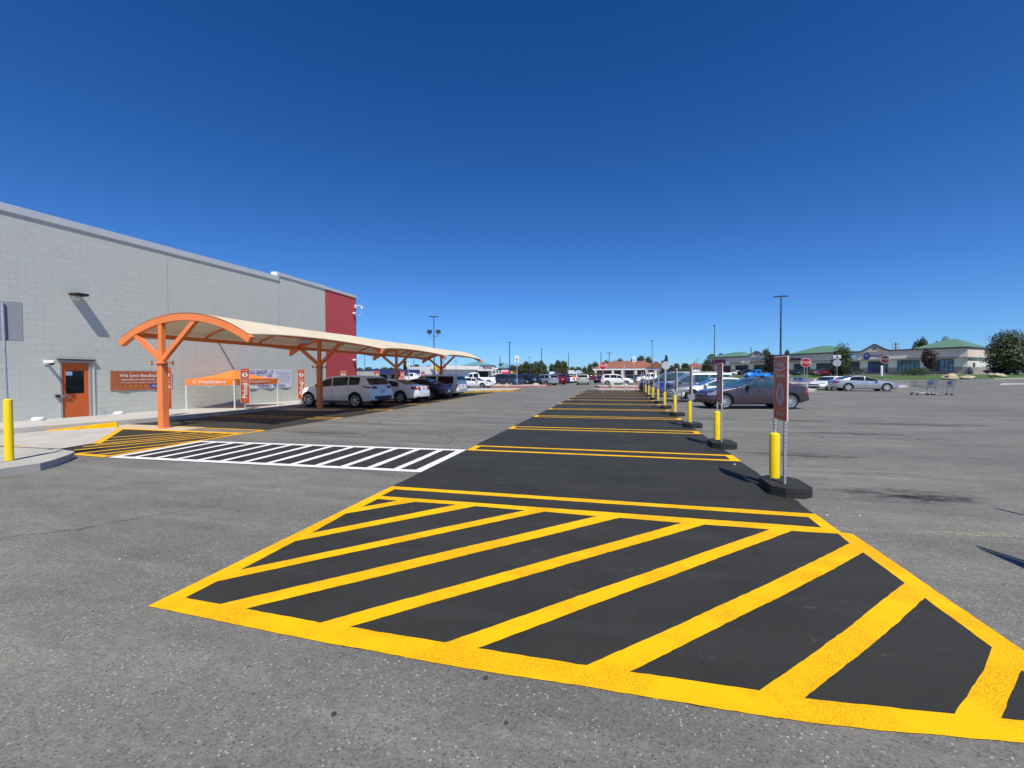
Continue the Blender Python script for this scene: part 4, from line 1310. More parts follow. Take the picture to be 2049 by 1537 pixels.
for a, b_ in zip(YA, YA[1:]):
    rows = []
    for j in range(25):
        t = j / 24; y = a + (b_ - a) * t - .07 * (1 - t) * (a == YA[0]) + .07 * t * (b_ == YA[-1])
        bow = 4 * t * (1 - t)
        x0 = XA + .14 + .20 * bow; x1 = XB - .10 - .34 * bow
        rows.append([loc(x0 + (x1 - x0) * k / 24, y, arcz(x0 + (x1 - x0) * k / 24) + .035 - .03 * bow) for k in range(25)])
    m.grid(rows)
m.build('fabric_roof', M_FABRIC, canopy, smooth=60)
for a, b_ in zip(YA, YA[1:]):
    for e in (0, 1):
        m = MB()
        pts = []
        for j in range(13):
            t = j / 12; bow = 4 * t * (1 - t); x = (XA + .14 + .20 * bow) if e == 0 else (XB - .10 - .34 * bow)
            pts.append(loc(x, a + (b_ - a) * t, arcz(x) + .02 - .03 * bow))
        m.tube(pts, .022, 6)
        m.build('edge_hem', M_FABRIC, canopy, smooth=50)
for y, x in ((12.9, -10.75), (27.2, -11.6)):
    m = MB(); m.bbox((x - OX - .12, y - OY - .22, arcz(x) - .33), (x - OX + .12, y - OY + .22, arcz(x) - .24), .02); m.box((x-OX-.02, y-OY-.02, arcz(x)-.24), (x-OX+.02, y-OY+.02, arcz(x)-.05))
    m.build('light_fixture', M_GALV, canopy)

# ------------------------------------------------------------------ pickup bay signs on the sidewalk
def pickup_sign(x, y, num, label):
    s_ = empty('pickup_sign', (x, y, SW), R(42), label, 'sign', 'numbered pickup bay signs along the sidewalk')
    m = MB(); m.tube([(0, .03, 0), (0, .03, 1.7)], .032, 8); m.build('post', M_GALV, s_, smooth=50)
    m = MB(); m.bbox((-.165, -.02, .26), (.165, .0, 1.74), .004)
    pn = m.build('panel', M_SIGNLIT, s_)
    F_ = frame((0, -.024, 0), (1, 0, 0), (0, 0, 1))
    m = MB(); text_geo('Reserved', .062, F_ @ Matrix.Translation((0, 1.67, 0)), m)
    text_geo('Pickup', .25, F_ @ Matrix.Translation((.0, .80, 0)) @ Matrix.Rotation(R(90), 4, 'Z'), m, bold=.004)
    for z in (1.22, 1.19, 1.12, 1.09): m.box((-.115, -.0225, z), (.115, -.0215, z + .010))
    m.box((-.14, -.0225, 1.29), (.14, -.0215, 1.30)); m.box((-.14, -.0225, 1.06), (.14, -.0215, 1.07))
    ring = [(.105 * math.cos(2*math.pi*k/28), 1.47 + .105 * math.sin(2*math.pi*k/28)) for k in range(28)]
    q = MB(); q.sheet(ring, 0); m.add([F_ @ p for p in q.v], q.f)
    for e in ((-.165, -.157), (.157, .165)): m.box((e[0], -.0225, .262), (e[1], -.0215, 1.738))
    m.build('lettering', M_SIGNTXT, pn)
    m = MB(); text_geo(num, .19, frame((0, -.027, 0), (1, 0, 0), (0, 0, 1)) @ Matrix.Translation((0, 1.47, 0)), m, bold=.006); m.build('numeral', M_TRIMD, pn)
    m = MB()
    for k in range(6):
        a = k * math.pi / 3
        m.add([F_ @ (Matrix.Translation((0, .38, 0)) @ Matrix.Rotation(a, 4, 'Z') @ Vector(p)) for p in [(-.008, .02, 0), (.008, .02, 0), (.011, .07, 0), (-.011, .07, 0)]], [(0, 1, 2, 3)])
    m.build('spark_mark', M_SIGNORG, pn)
    return s_
pickup_sign(-15.75, 11.9, '1', 'orange pickup sign half hidden behind the nearest orange column')
pickup_sign(-15.55, 15.05, '2', 'orange pickup sign numbered 2 in front of the orange tent')
pickup_sign(-15.75, 18.65, '3', 'orange pickup sign numbered 3 beside the white banner')
for (u, vtop, num, lb) in ((687, 742.5, '4', 'orange pickup sign showing over the white SUV against the red wall'), (754.5, 743, '5', 'orange pickup sign rising behind the rear of the white SUV'),
                      (805, 744, '6', 'orange pickup sign rising above the white sedan'), (846, 745, '7', 'orange pickup sign rising above the dark blue sedan')):
    y = {'4': 22.4, '5': 26.0, '6': 29.6, '7': 33.2}[num]
    d = ray(u, 750); x = d.x * y / d.y
    pickup_sign(x, y, num, lb)

# ------------------------------------------------------------------ orange pop-up tent
FL, FR, BR = Vector((-17.95, 14.4, SW)), Vector((-16.0, 14.95, SW)), Vector((-15.95, 17.3, SW))
BL = FL + BR - FR
tent = empty('popup_tent', tuple((FL + BR) / 2), 0, 'orange pop-up canopy tent with white legs standing against the wall', 'tent')
TC = (FL + BR) / 2
cs = [p - TC for p in (FL, FR, BR, BL)]
for p in cs:
    m = MB(); m.bbox((p.x - .022, p.y - .022, 0), (p.x + .022, p.y + .022, 1.24), .004); m.box((p.x - .05, p.y - .05, 0), (p.x + .05, p.y + .05, .012)); m.build('leg', M_WHITEMETAL, tent)
zb_, zt_, za_ = 1.04, 1.30, 1.70
m = MB()
ap = Vector((0, 0, za_))
for a, b_ in zip(cs, cs[1:] + cs[:1]):
    A_, B_ = Vector((a.x * 1.02, a.y * 1.02, zt_)), Vector((b_.x * 1.02, b_.y * 1.02, zt_))
    rows = []
    for j in range(9):
        t = j / 8
        tt = t
        row = []
        for k in range(9):
            e = A_.lerp(B_, k / 8)
            p = e.lerp(ap, tt)
            p.z = zt_ + (za_ - zt_) * (tt ** 1.35) - .03 * math.sin(math.pi * tt)
            row.append(p)
        rows.append(row)
    m.grid(rows)
m.build('roof_cover', M_TENT, tent, smooth=50)
m = MB()
for a, b_ in zip(cs, cs[1:] + cs[:1]):
    rows = []
    nrm = Vector((b_.y - a.y, -(b_.x - a.x), 0)).normalized()
    for z in (zb_, (zb_ + zt_) / 2, zt_ - .002):
        rows.append([Vector((a.x * 1.02, a.y * 1.02, z)).lerp(Vector((b_.x * 1.02, b_.y * 1.02, z)), k / 16) + nrm * (.012 * math.sin(k * 1.9)) * (1 if z < zt_ - .01 else 0) for k in range(17)])
    m.grid(rows)
val = m.build('valance', M_TENT, tent, smooth=60)
m = MB()
for a, b_ in ((cs[0], cs[1]), (cs[1], cs[2])):
    dr_ = (b_ - a).normalized(); nrm = Vector((dr_.y, -dr_.x, 0))
    mid = (a + b_) / 2 * 1.02 + nrm * .022
    F_ = frame((mid.x, mid.y, (zb_ + zt_) / 2), dr_, (0, 0, 1))
    text_geo('Pickup&Delivery', .17, F_ @ Matrix.Translation((.12, 0, 0)), m, bold=.003)
    for k in range(6):
        an = k * math.pi / 3
        m.add([F_ @ (Matrix.Translation((-.63, 0, 0)) @ Matrix.Rotation(an, 4, 'Z') @ Vector(p)) for p in [(-.012, .03, 0), (.012, .03, 0), (.016, .09, 0), (-.016, .09, 0)]], [(0, 1, 2, 3)])
m.build('lettering', M_SIGNTXT, val)
m = MB()
for a, b_ in zip(cs, cs[1:] + cs[:1]):
    A_, B_ = Vector((a.x, a.y, 1.15)), Vector((b_.x, b_.y, 1.15)); md = (A_ + B_) / 2
    for p, q in ((A_, md + Vector((0, 0, -.17))), (md + Vector((0, 0, -.17)), B_), (A_ + Vector((0, 0, -.16)), md + Vector((0, 0, .04))), (md + Vector((0, 0, .04)), B_ + Vector((0, 0, -.16)))):
        m.tube([p, q], .011, 5)
m.build('scissor_frame', M_WHITEMETAL, tent)
# ------------------------------------------------------------------ row of lettered bay signs in rubber bases
def bay_sign_proto():
    s_ = empty('bay_sign', (0, 0, 0))
    m = MB()
    def octo(w, l, c): return [(x + .07, y) for x, y in [(-w + c, -l), (w - c, -l), (w, -l + c), (w, l - c), (w - c, l), (-w + c, l), (-w, l - c), (-w, -l + c)]]
    w_, l_ = .24, .37
    m.prism(octo(w_, l_, .13), 0, .060); m.prism(octo(w_ - .012, l_ - .012, .125), .060, .066); m.prism(octo(w_, l_, .13), .066, .125)
    m.mat(1)
    for y in (.27, -.10):
        m.lathe([(.075, .1255), (.075, .1275), (0, .1275)], 16, Matrix.Translation((.03, y, 0)))
    m.mat(0)
    for y in (-.22, .08): m.box((-.10, y - .02, .1255), (.10, y + .02, .132))
    m.build('rubber_base', [M_RUBBER, M_UNDER], s_)
    m = MB(); m.lathe([(.066, .125), (.066, .715), (.061, .738), (.042, .752), (0, .757)], 24, Matrix.Translation((.03, .255, 0))); m.build('bollard', M_BOLLARD, s_, smooth=40)
    for y, z1 in ((-.11, 1.805), (.265, 1.80)):
        m = MB()
        m.box((.0205, y - .022, .12 if y < 0 else .75), (.046, y + .022, z1))
        m.mat(1)
        for k in range(int((z1 - .2) / .0508)):
            z = .2 + .0508 * k
            if y > 0 and z < .78: continue
            m.box((.029, y - .0232, z), (.038, y - .0215, z + .014)); m.box((.0195, y - .006, z), (.0207, y + .006, z + .014))
        m.build('post', [M_GALV, M_UNDER], s_)
    m = MB(); m.bbox((.004, -.255, .96), (.020, .215, 1.815), .003)
    pn = m.build('panel', [M_WHITEMETAL], s_)
    m = MB(); m.box((.0012, -.248, .968), (.0032, .208, 1.807)); fc = m.build('sign_face', M_SIGNRED, pn)
    F_ = frame((-.001, -.02, 0), (0, -1, 0), (0, 0, 1))
    m = MB(); text_geo('Pickup', .10, F_ @ Matrix.Translation((0, 1.705, 0)), m, bold=.002); text_geo('Reserved', .085, F_ @ Matrix.Translation((0, 1.56, 0)), m, bold=.002)
    sw_ = [(-.19 + .38 * k / 16, 1.64 - .028 * math.sin(math.pi * k / 16) + .015 * (k / 16)) for k in range(17)]
    q = MB(); q.sheet(sw_ + [(x, z + .018) for x, z in reversed(sw_)], 0); m.add([F_ @ p for p in q.v], q.f)
    text_geo('reserved', .075, F_ @ Matrix.Translation((0, 1.05, 0)), m, bold=.001)
    m.build('lettering', M_SIGNTXT, pn)
    m = MB(); q = MB(); q.sheet([(.15 * math.cos(2*math.pi*k/36), 1.307 + .15 * math.sin(2*math.pi*k/36)) for k in range(36)], 0); m.add([F_ @ p for p in q.v], q.f); m.build('disc', M_SIGNGREY, pn)
    m = MB()
    F2 = frame((-.0016, -.02, 0), (0, -1, 0), (0, 0, 1))
    for z in (1.11, 1.0):
        q = MB(); q.sheet([(-.2, z - .03), (0, z + .02), (.2, z - .03), (.2, z - .015), (0, z + .035), (-.2, z - .015)], 0); m.add([F2 @ p for p in q.v], q.f)
    m.build('chevrons', M_SIGNORG, pn)
    return s_, pn
BS, BSP = bay_sign_proto()
order = ['nearest bay sign, letter K on an orange-red panel, yellow bollard in a black rubber base', 'bay sign standing behind the letter K sign, in front of the purple sedan', 'third bay sign from the camera, where purple and white sedan noses meet',
         'fourth bay sign from the camera, in front of the white sedan headlight and a cart', 'fifth bay sign from the camera, beside the grey SUV fender', 'sixth bay sign from the camera, beside the blue shopping cart',
         'seventh bay sign from the camera, in front of the dark SUV wheel', 'eighth bay sign from the camera in the receding row', 'third bay sign from the far end of the row', 'second bay sign from the far end of the row', 'farthest bay sign of the row beside the pink hydrant']
letters = 'KJIHGFEDCBA'
F2 = frame((-.0022, -.02, 0), (0, -1, 0), (0, 0, 1))
wob = [0, .012, -.01, .015, -.02, .01, .02, -.015, .01, 0, .02]
for k in range(11):
    if k == 0: o = BS
    else: o = copy_tree(BS)
    o.location = (2.11 + wob[k], 6.45 + D * k, .0); o.rotation_euler = (0, 0, R(wob[k] * 120))
    tag(o, order[k], 'sign', 'lettered bay signs along the fresh black bays')
for k, o in enumerate([x for x in list(COL.objects) if x.name.startswith('bay_sign')]):
    pn = [c for c in KIDS[o.name] if c.name.startswith('panel')][0]
    m = MB(); text_geo(letters[k], .24, F2 @ Matrix.Translation((0, 1.304, 0)), m, bold=.004); m.build('numeral', M_SIGNRED, pn).name = 'letter'

# yellow bollard with the back of a road sign at the left edge
p = at(19, 922, .13)
rs = empty('bollard_sign', tuple(p), R(64), 'yellow bollard with a galvanised post carrying the back of a square sign', 'sign')
m = MB(); m.lathe([(.057, 0), (.057, 1.02), (.053, 1.05), (.035, 1.065), (0, 1.07)], 24); m.build('bollard', M_BOLLARD, rs, smooth=40)
m = MB(); m.tube([(-.01, 0, 1.0), (-.03, 0, 2.72)], .022, 10); m.build('post', M_GALV, rs, smooth=50)
m = MB(); m.bbox((-.46, .03, 2.07), (.20, .04, 2.75), .004)
m.build('sign_panel', M_PANELBACK, rs)

# ------------------------------------------------------------------ stop signs, parking signs
def octagon(r_): return [(r_ * math.cos(R(22.5 + 45*k)), r_ * math.sin(R(22.5 + 45*k))) for k in range(8)]
def stop_sign(p, h, label, size=.38, face=True, posts=1, rz=0.0, dark=False):
    s_ = empty('stop_sign', tuple(p), rz, label, 'sign', 'stop signs')
    for x in ([0] if posts == 1 else [-.14, .14]):
        m = MB(); m.box((x - .025, .01, -.1), (x + .025, .045, h - (.1 if posts > 1 else -.3))); m.build('post', M_GALV, s_)
    oc = octagon(size)
    F_ = frame((0, 0, h), (1, 0, 0), (0, 0, 1))
    m = MB(); n_ = 8
    vs = [(x, .0, h + z) for x, z in oc] + [(x, .008, h + z) for x, z in oc]
    m.add(vs, [tuple(range(8)), tuple(range(15, 7, -1))] + [((k+1) % 8, k, 8 + k, 8 + (k+1) % 8) for k in range(8)])
    pn = m.build('panel', M_STOPW if face else M_ALU, s_)
    if face:
        m = MB(); q = MB(); q.sheet(octagon(size * .93), 0); m.add([F_ @ (p_ + Vector((0, 0, .002))) for p_ in q.v], q.f); m.build('sign_face', plain('dark_stop_red', (.16, .02, .025), .5) if dark else M_STOP, pn)
        m = MB(); text_geo('STOP', size * .74, F_ @ Matrix.Translation((0, 0, .004)), m, bold=size * .006)
        m.build('lettering', M_SIGNGREY if dark else M_STOPW, pn)
    return s_
stop_sign(at(1206.5, 787), 2.33, 'red stop sign on one post at the far left end of the black bays', .345, rz=R(-2))
stop_sign(at(1332.5, 788), 2.30, 'back of a bare grey octagonal sign above the row of bay signs', .35, face=False, rz=R(-4))
p = dep(1612, 776, 53); stop_sign(p, 3.1, 'red stop sign on two posts behind the purple sedan', .58, posts=2, rz=R(-32))
p = dep(1770, 764, 84); stop_sign(p, 4.4, 'dark red stop sign in front of the shop with the round blue sign', .80, rz=R(-40), dark=True)
def park_sign(p, h, wd, hg, label, lower=None, rz=0.0, sym=True):
    s_ = empty('parking_sign', tuple(p), rz, label, 'sign', 'white parking signs on posts')
    m = MB(); m.box((-.035, .01, -.1), (.035, .06, h + hg / 2)); m.build('post', M_GALV, s_)
    m = MB(); m.bbox((-wd/2, -.012, h - hg/2), (wd/2, .008, h + hg/2), .004); pn = m.build('panel', M_STOPW, s_)
    if sym:
        m = MB()
        m.lathe([(0, 0), (wd*.09, 0)], 10, Matrix.Translation((0, -.014, h + hg*.26)) @ Matrix.Rotation(R(90), 4, 'X')); m.box((-wd*.08, -.0145, h - hg*.05), (wd*.06, -.0135, h + hg*.18)); m.box((-wd*.2, -.0145, h - hg*.3), (wd*.2, -.0135, h - hg*.05))
        m.build('symbol', M_TRIMD if not lower else M_NAVY, pn)
    if lower == 'oct':
        m = MB(); q = MB(); q.sheet(octagon(wd * .58), 0); F_ = frame((0, -.012, h - hg * 1.75), (1, 0, 0), (0, 0, 1)); m.add([F_ @ p_ for p_ in q.v], q.f); m.build('lower_panel', M_ALU, s_)
    return s_
park_sign(at(1034.5, 773.5), 3.75, .55, .85, 'white parking sign on a tall post on the red kerbed island')
park_sign(dep(817, 765, 52), 2.1, .42, .50, 'white sign on a post behind the white sedan under the canopy')
park_sign(at(1268.5, 769), 4.0, .48, .85, 'white sign on a tall post in front of the brick restaurant')
park_sign(dep(1674.5, 758, 76), 3.9, 1.15, .62, 'blue and white sign above a blank octagon in front of the green tree', lower='oct', rz=R(-35))

p = at(1249.5, 784); o = MB().box((-.03, -.03, 0), (.03, .03, 2.55)).build('sign_post', M_GALV); o.location = p; tag(o, 'bare thin grey post right of the far left stop sign', 'post')
# ------------------------------------------------------------------ lamp posts and utility poles
def light_pole(u, vtop, H, label, heads=2, rz=0.0, mat_=None, flood=False, w0=.16):
    depth = (H - EYE) * FPX / max(1, (750 + (1236 - u) * .0024 * 0 - vtop)) if False else None
    # depth along the axis so that a pole of height H reaches row vtop
    d = ray(u, vtop); t = (H - EYE) / d.z
    p = CAM + d * t; w0 *= .62
    s_ = empty('light_pole', (p.x, p.y, 0), rz, label, 'lamp post', 'parking lot lamp posts')
    mt = mat_ or M_POLE
    m = MB(); m.lathe([(w0*1.9, -.1), (w0*1.9, .7), (w0*1.6, .76), (w0*1.0, .762)], 14); m.build('base', M_CONC, s_, smooth=40)
    m = MB(); m.tube([(0, 0, .7), (0, 0, H - .1)], [w0, w0 * .55], 8); m.build('pole', mt, s_, smooth=40)
    hs_ = {2: (-1, 1), 1: (-1,), 0: ()}[heads]
    for sx in hs_:
        m = MB(); m.bbox((min(sx*.12, sx*.82), -.20, H - .22), (max(sx*.12, sx*.82), .20, H - .08), .04); m.box((min(0, sx*.2), -.05, H - .2), (max(0, sx*.2), .05, H - .12)); m.build('lamp_head', M_TRIMD, s_)
    m = MB(); m.lathe([(w0*.6, H - .1), (w0*.6, H + .02), (0, H + .03)], 8); m.build('cap', mt, s_)
    if flood:
        z = H * .70
        m = MB(); m.tube([(-.75, 0, z + .55), (-.75, 0, z + .12), (-.6, 0, z), (.6, 0, z), (.75, 0, z + .12), (.75, 0, z + .55)], .05, 6); m.build('bracket', mt, s_, smooth=50)
        for sx in (-1, 1):
            m = MB(); m.bbox((sx*.78 - .38, -.35, z + .5), (sx*.78 + .38, .3, z + 1.15), .10, Matrix.Translation((0, 0, 0))); m.build('floodlight', M_TRIMD, s_)
    return s_
light_pole(1563, 591, 12, 'tallest dark lamp post with two flat heads above the letter K sign', w0=.24, rz=R(-8))
light_pole(1430, 651, 12, 'dark lamp post at the left end of the shop row', heads=1, w0=.20, rz=R(70))
light_pole(1305, 681, 12, 'dark lamp post in front of the rust-roofed restaurant', heads=2, w0=.22, rz=R(60))
light_pole(868, 632, 12, 'dark lamp post with two floodlights behind the far end of the canopy', flood=True, w0=.20, rz=R(10))
light_pole(1019.5, 684, 12, 'grey lamp post rising behind the navy SUV', w0=.32, rz=R(75))
light_pole(1083.5, 697, 12, 'thin lamp post rising from the green trees behind the silver SUV', w0=.36, rz=R(75))
light_pole(1137.5, 707, 12, 'thin lamp post in the gap between the trees, left of the red stop sign', w0=.40, rz=R(75))
light_pole(729.5, 697, 9.5, 'thin lamp post just beyond the red corner of the store', heads=0, w0=.16)
light_pole(912.5, 722, 7.0, 'short twin-head lamp above the long white shop', w0=.16)
light_pole(1032.5, 718, 7.5, 'short twin-head lamp behind the white parking sign', w0=.16)
light_pole(1060.5, 714, 8.0, 'short lamp with one head bent left above the trees', heads=1, w0=.2)
light_pole(1389, 722.5, 7.5, 'slim lamp post left of the pair beside the round green trees', heads=1, w0=.16, rz=R(180))
light_pole(1395, 716.5, 8.5, 'slim lamp post right of the pair beside the round green trees', heads=1, w0=.2, rz=R(180))
light_pole(2041, 674, 9.0, 'lamp post with a wide flat head before the big tree, right edge', w0=.15, mat_=M_POLE_L, rz=R(-20))
def utility_pole(u, vtop, H, label, arms=1):
    d = ray(u, vtop); p = CAM + d * ((H - EYE) / d.z)
    s_ = empty('utility_pole', (p.x, p.y, 0), R(15), label, 'pole', 'wooden utility poles')
    m = MB(); m.tube([(0, 0, -.2), (0, 0, H)], [.32, .2], 8); m.build('pole', M_WOODPOLE, s_, smooth=50)
    for k in range(arms):
        m = MB(); m.box((-1.6, -.1, H - .9 - k * 1.4), (1.6, .1, H - .7 - k * 1.4))
        for x in (-1.4, -.7, .7, 1.4): m.lathe([(.09, H - .7 - k*1.4), (.11, H - .6 - k*1.4), (.05, H - .42 - k*1.4), (0, H - .4 - k*1.4)], 8, Matrix.Translation((x, 0, 0)))
        m.build('crossarm', M_WOODPOLE, s_)
    return s_
utility_pole(1000.5, 711, 13, 'wooden utility pole above the white shop with the teal roof', 0)
utility_pole(1202.5, 704, 14, 'left utility pole of the pair above the restaurant roof', 0)
utility_pole(1219, 704, 14, 'right utility pole of the pair above the restaurant roof', 1)
utility_pole(1503, 694.5, 14, 'bare utility pole above the left end of the shops', 0)
utility_pole(1792.5, 685, 14, 'utility pole with crossarms above the right half of the shops', 2)
utility_pole(1874, 682, 14, 'utility pole just left of the rightmost green shop roof', 0)
utility_pole(828, 719, 12, 'utility pole seen under the canopy beside a tall poplar', 0)
utility_pole(888, 714, 13, 'utility pole seen behind the last orange column', 0)
utility_pole(1169, 731, 10, 'short utility pole left of the restaurant', 1)
utility_pole(1118, 733, 9, 'short utility pole with a crossarm in front of the far trees', 1)

for x, y, r_, lb in ((3.66, 3.40, 4, 'added stand-in sign out of view past the right edge, casting the lower shadow tip'), (4.88, 4.82, 30, 'added stand-in sign out of view past the right edge, casting the upper shadow tip')):
    o = copy_tree(BS, loc=(x, y, 0), rz=R(r_), label=lb)  # unseen sign copies, added only to throw shadow tips onto the lot
# ------------------------------------------------------------------ hydrant
p = at(1278.5, 781, .0)
hy = empty('fire_hydrant', (p.x, p.y, .15), 0, 'faded pink-red fire hydrant beside the last bay sign', 'hydrant')
MH = plain('faded_pink_paint', (.62, .20, .21), .6, 0, .12)
m = MB(); m.lathe([(.20, -.02), (.20, .04), (.13, .05), (.13, .50), (.16, .52), (.16, .56), (.13, .60), (.09, .67), (.03, .70), (.03, .75), (0, .755)], 16); m.build('body', MH, hy, smooth=40)
for a in (0, 90, 180):
    m = MB(); m.lathe([(.065, .10), (.065, .17), (.075, .175), (.075, .21), (0, .215)], 10, Matrix.Translation((0, 0, .40)) @ Matrix.Rotation(R(a), 4, 'Z') @ Matrix.Rotation(R(90), 4, 'Y')); m.build('nozzle_cap', MH, hy, smooth=40)

# ------------------------------------------------------------------ boulders
def boulder(p, sx, sy, sz, seed, label, rz=0.0):
    bm = bmesh.new(); bmesh.ops.create_icosphere(bm, subdivisions=3, radius=1.0)
    for v in bm.verts:
        n_ = mnoise.noise(v.co * 1.3 + Vector((seed * 7.1, 0, 0))) * .32 + mnoise.noise(v.co * 3.1 + Vector((0, seed * 3.3, 0))) * .12
        c = v.co * (1 + n_)
        c.z = max(c.z, -.45)
        v.co = Vector((round(c.x * 5) / 5 * .35 + c.x * .65, c.y, c.z + .45))
    me = bpy.data.meshes.new('boulder'); bm.to_mesh(me); bm.free(); me.materials.append(M_ROCK)
    o = bpy.data.objects.new('boulder', me); link(o); o.location = p; o.scale = (sx, sy, sz); o.rotation_euler = (0, 0, rz)
    me.polygons.foreach_set('use_smooth', [True] * len(me.polygons)); me.set_sharp_from_angle(angle=R(28))
    return tag(o, label, 'boulder', 'boulders on the islands and lawn')
boulder(lawnpt(1903, .12), 1.25, .8, .70, 1, 'largest pointed tan boulder on the right lawn')
boulder(lawnpt(1936, .10), 1.15, .8, .42, 2, 'low tan boulder second from the pointed one on the right lawn')
boulder(lawnpt(1996, .22), 1.15, .7, .45, 3, 'low pale boulder farthest right on the lawn under the big tree')
boulder(dep(1634, 765, 72), .62, .5, .42, 4, 'tan boulder on the red kerbed island behind the silver sedan')
boulder(dep(1801, 775.5, 52), .60, .5, .20, 5, 'flat reddish boulder in front of the silver sedan')
boulder(dep(997, 772.5, 61), .42, .35, .22, 6, 'small tan rock under the rear wheel of the navy SUV')
boulder(dep(1014, 772, 61), .36, .3, .22, 7, 'small tan rock between the wheels of the navy SUV')
boulder(dep(1072, 772.5, 61), .5, .4, .30, 8, 'pale pointed rock in front of the silver SUV')
boulder(dep(1224.5, 778, 46), .30, .3, .48, 9, 'upright tan rock beside the post of the far left stop sign')
boulder(dep(1250, 773.5, 58), .45, .4, .30, 10, 'small tan rock below the white SUV')
boulder(dep(2016, 768, 80), .8, .5, .25, 11, 'flat grey rock on the kerb at the right edge')
boulder(lawnpt(1578, .35), .45, .4, .35, 12, 'small pale rock on the lawn in front of the dark SUV by the shops')

# ------------------------------------------------------------------ shopping carts
def cart_proto(blue):
    s_ = empty('shopping_cart', (0, 0, 0))
    m = MB(); t_ = .011
    # basket tapers forward (+x)
    def P_(x, y, z): return (x, y * (.30 - .06 * (x + .45) / .9), z)
    zt = lambda x: .98 - .04 * (x + .45); zb = lambda x: .50 + .10 * (x + .45) / .9
    for sd in (-1, 1):
        for k in range(12):
            x = -.45 + .9 * k / 11; m.tube([P_(x, sd, zb(x)), P_(x, sd, zt(x))], t_ * .7, 4, caps=False)
        for f_ in (0, .25, .5, .75, 1):
            m.tube([P_(x, sd, zb(x) + (zt(x) - zb(x)) * f_) for x in (-.45, 0, .45)], t_ if f_ in (0, 1) else t_ * .7, 4, caps=False)
    for k in range(8):
        y = -1 + 2 * k / 7
        m.tube([P_(-.45, y, zb(-.45)), P_(.45, y, zb(.45)), P_(.45, y, zt(.45))], t_ * .7, 4, caps=False); m.tube([P_(-.45, y, zb(-.45)), P_(-.45, y, zt(-.45))], t_ * .7, 4, caps=False)
    m.tube([P_(-.45, -1, .98), P_(-.45, 1, .98)], t_, 4); m.tube([P_(.45, -1, zt(.45)), P_(.45, 1, zt(.45))], t_, 4)
    m.build('basket', blue if blue else M_CARTWIRE, s_)
    m = MB()
    for sd in (-1, 1):
        m.tube([(-.60, sd * .28, 1.02), (-.45, sd * .28, .52), (-.40, sd * .27, .16), (.42, sd * .22, .14)], .014, 6); m.tube([(.42, sd * .22, .14), (.05, sd * .24, .20), (-.05, sd * .25, .55)], .013, 6)
    for x in (-.35, -.1, .15, .4): m.tube([(x, -.25, .17), (x, .25, .17)], .010, 4)
    m.build('frame', M_CARTWIRE, s_, smooth=60)
    m = MB(); m.tube([(-.60, -.29, 1.02), (-.60, .29, 1.02)], .022, 8); m.build('handle', M_BLUE, s_, smooth=60)
    m = MB(); m.bbox((-.44, -.24, .72), (-.40, .24, .97), .01); m.build('child_seat', M_BLUE, s_)
    for x, y in ((-.40, -.27), (-.40, .27), (.42, -.22), (.42, .22)):
        m = MB(); m.lathe([(.02, -.016), (.062, -.016), (.062, .016), (.02, .016)], 12, Matrix.Translation((x, y, .064)) @ Matrix.Rotation(R(90), 4, 'X')); m.build('wheel', M_TYRE, s_, smooth=40)
    return s_
CG = 'shopping carts left on the lot'
C1 = cart_proto(None); C1.location = at(1846, 790.5); C1.rotation_euler = (0, 0, R(188)); C1.scale = (1.3, 1.2, 1.06)
tag(C1, 'left cart of the pair standing alone on the lot right of the silver sedan', 'cart', CG)
copy_tree(C1, loc=at(1880, 791), rz=R(172), label='right cart of the pair standing alone on the lot, tilted basket')
C2 = cart_proto(M_BLUE); C2.location = at(1331, 795); C2.rotation_euler = (0, 0, R(75)); tag(C2, 'blue basket cart nearest the nose of the grey SUV', 'cart', CG)
copy_tree(C2, loc=at(1322, 790), rz=R(80), label='blue basket cart between the grey SUV and the dark SUV')
copy_tree(C1, loc=at(1357, 806), rz=R(30), label='grey cart standing in front of the white sedan grille')
copy_tree(C2, loc=dep(1597, 770, 60), rz=R(20), label='blue cart on the island below the two-post stop sign')
copy_tree(C2, loc=dep(1607, 771, 60), rz=R(20), label='blue cart beside the posts of the two-post stop sign')
copy_tree(C1, loc=dep(1137.5, 766, 80), rz=R(60), label='grey cart among the carts left of the person in orange')
# ------------------------------------------------------------------ the cars
WHITE = paint('white_car_paint', (.80, .80, .79))
SILVER = paint('silver_car_paint', (.46, .49, .52), .55, .3)
PURPLE = paint('purple_grey_car_paint', (.058, .046, .062), .3, .32)
NAVYP = paint('navy_car_paint', (.012, .018, .05), .3)
NAVY2 = paint('slate_navy_car_paint', (.035, .06, .12), .3)
BLACKP = paint('black_car_paint', (.012, .012, .014))
GREYP = paint('grey_car_paint', (.20, .22, .24), .5, .32)
DGREY = paint('dark_grey_car_paint', (.05, .05, .06), .4)
MAROON = paint('maroon_car_paint', (.16, .010, .018), .2)
REDP = paint('red_car_paint', (.32, .015, .02))
BLUEP = paint('bright_blue_car_paint', (.01, .20, .66))
BLUE2 = paint('royal_blue_car_paint', (.012, .04, .20))
DGREEN = paint('dark_green_car_paint', (.015, .03, .028), .2)
TAN = paint('champagne_car_paint', (.48, .45, .41), .4, .3)

def put(u, v, z=0.0): return at(u, v, z)
def head_pt(p, ang, fwd=0.0, left=0.0):
    return Vector((p.x + math.cos(ang) * fwd - math.sin(ang) * left, p.y + math.sin(ang) * fwd + math.cos(ang) * left, p.z))

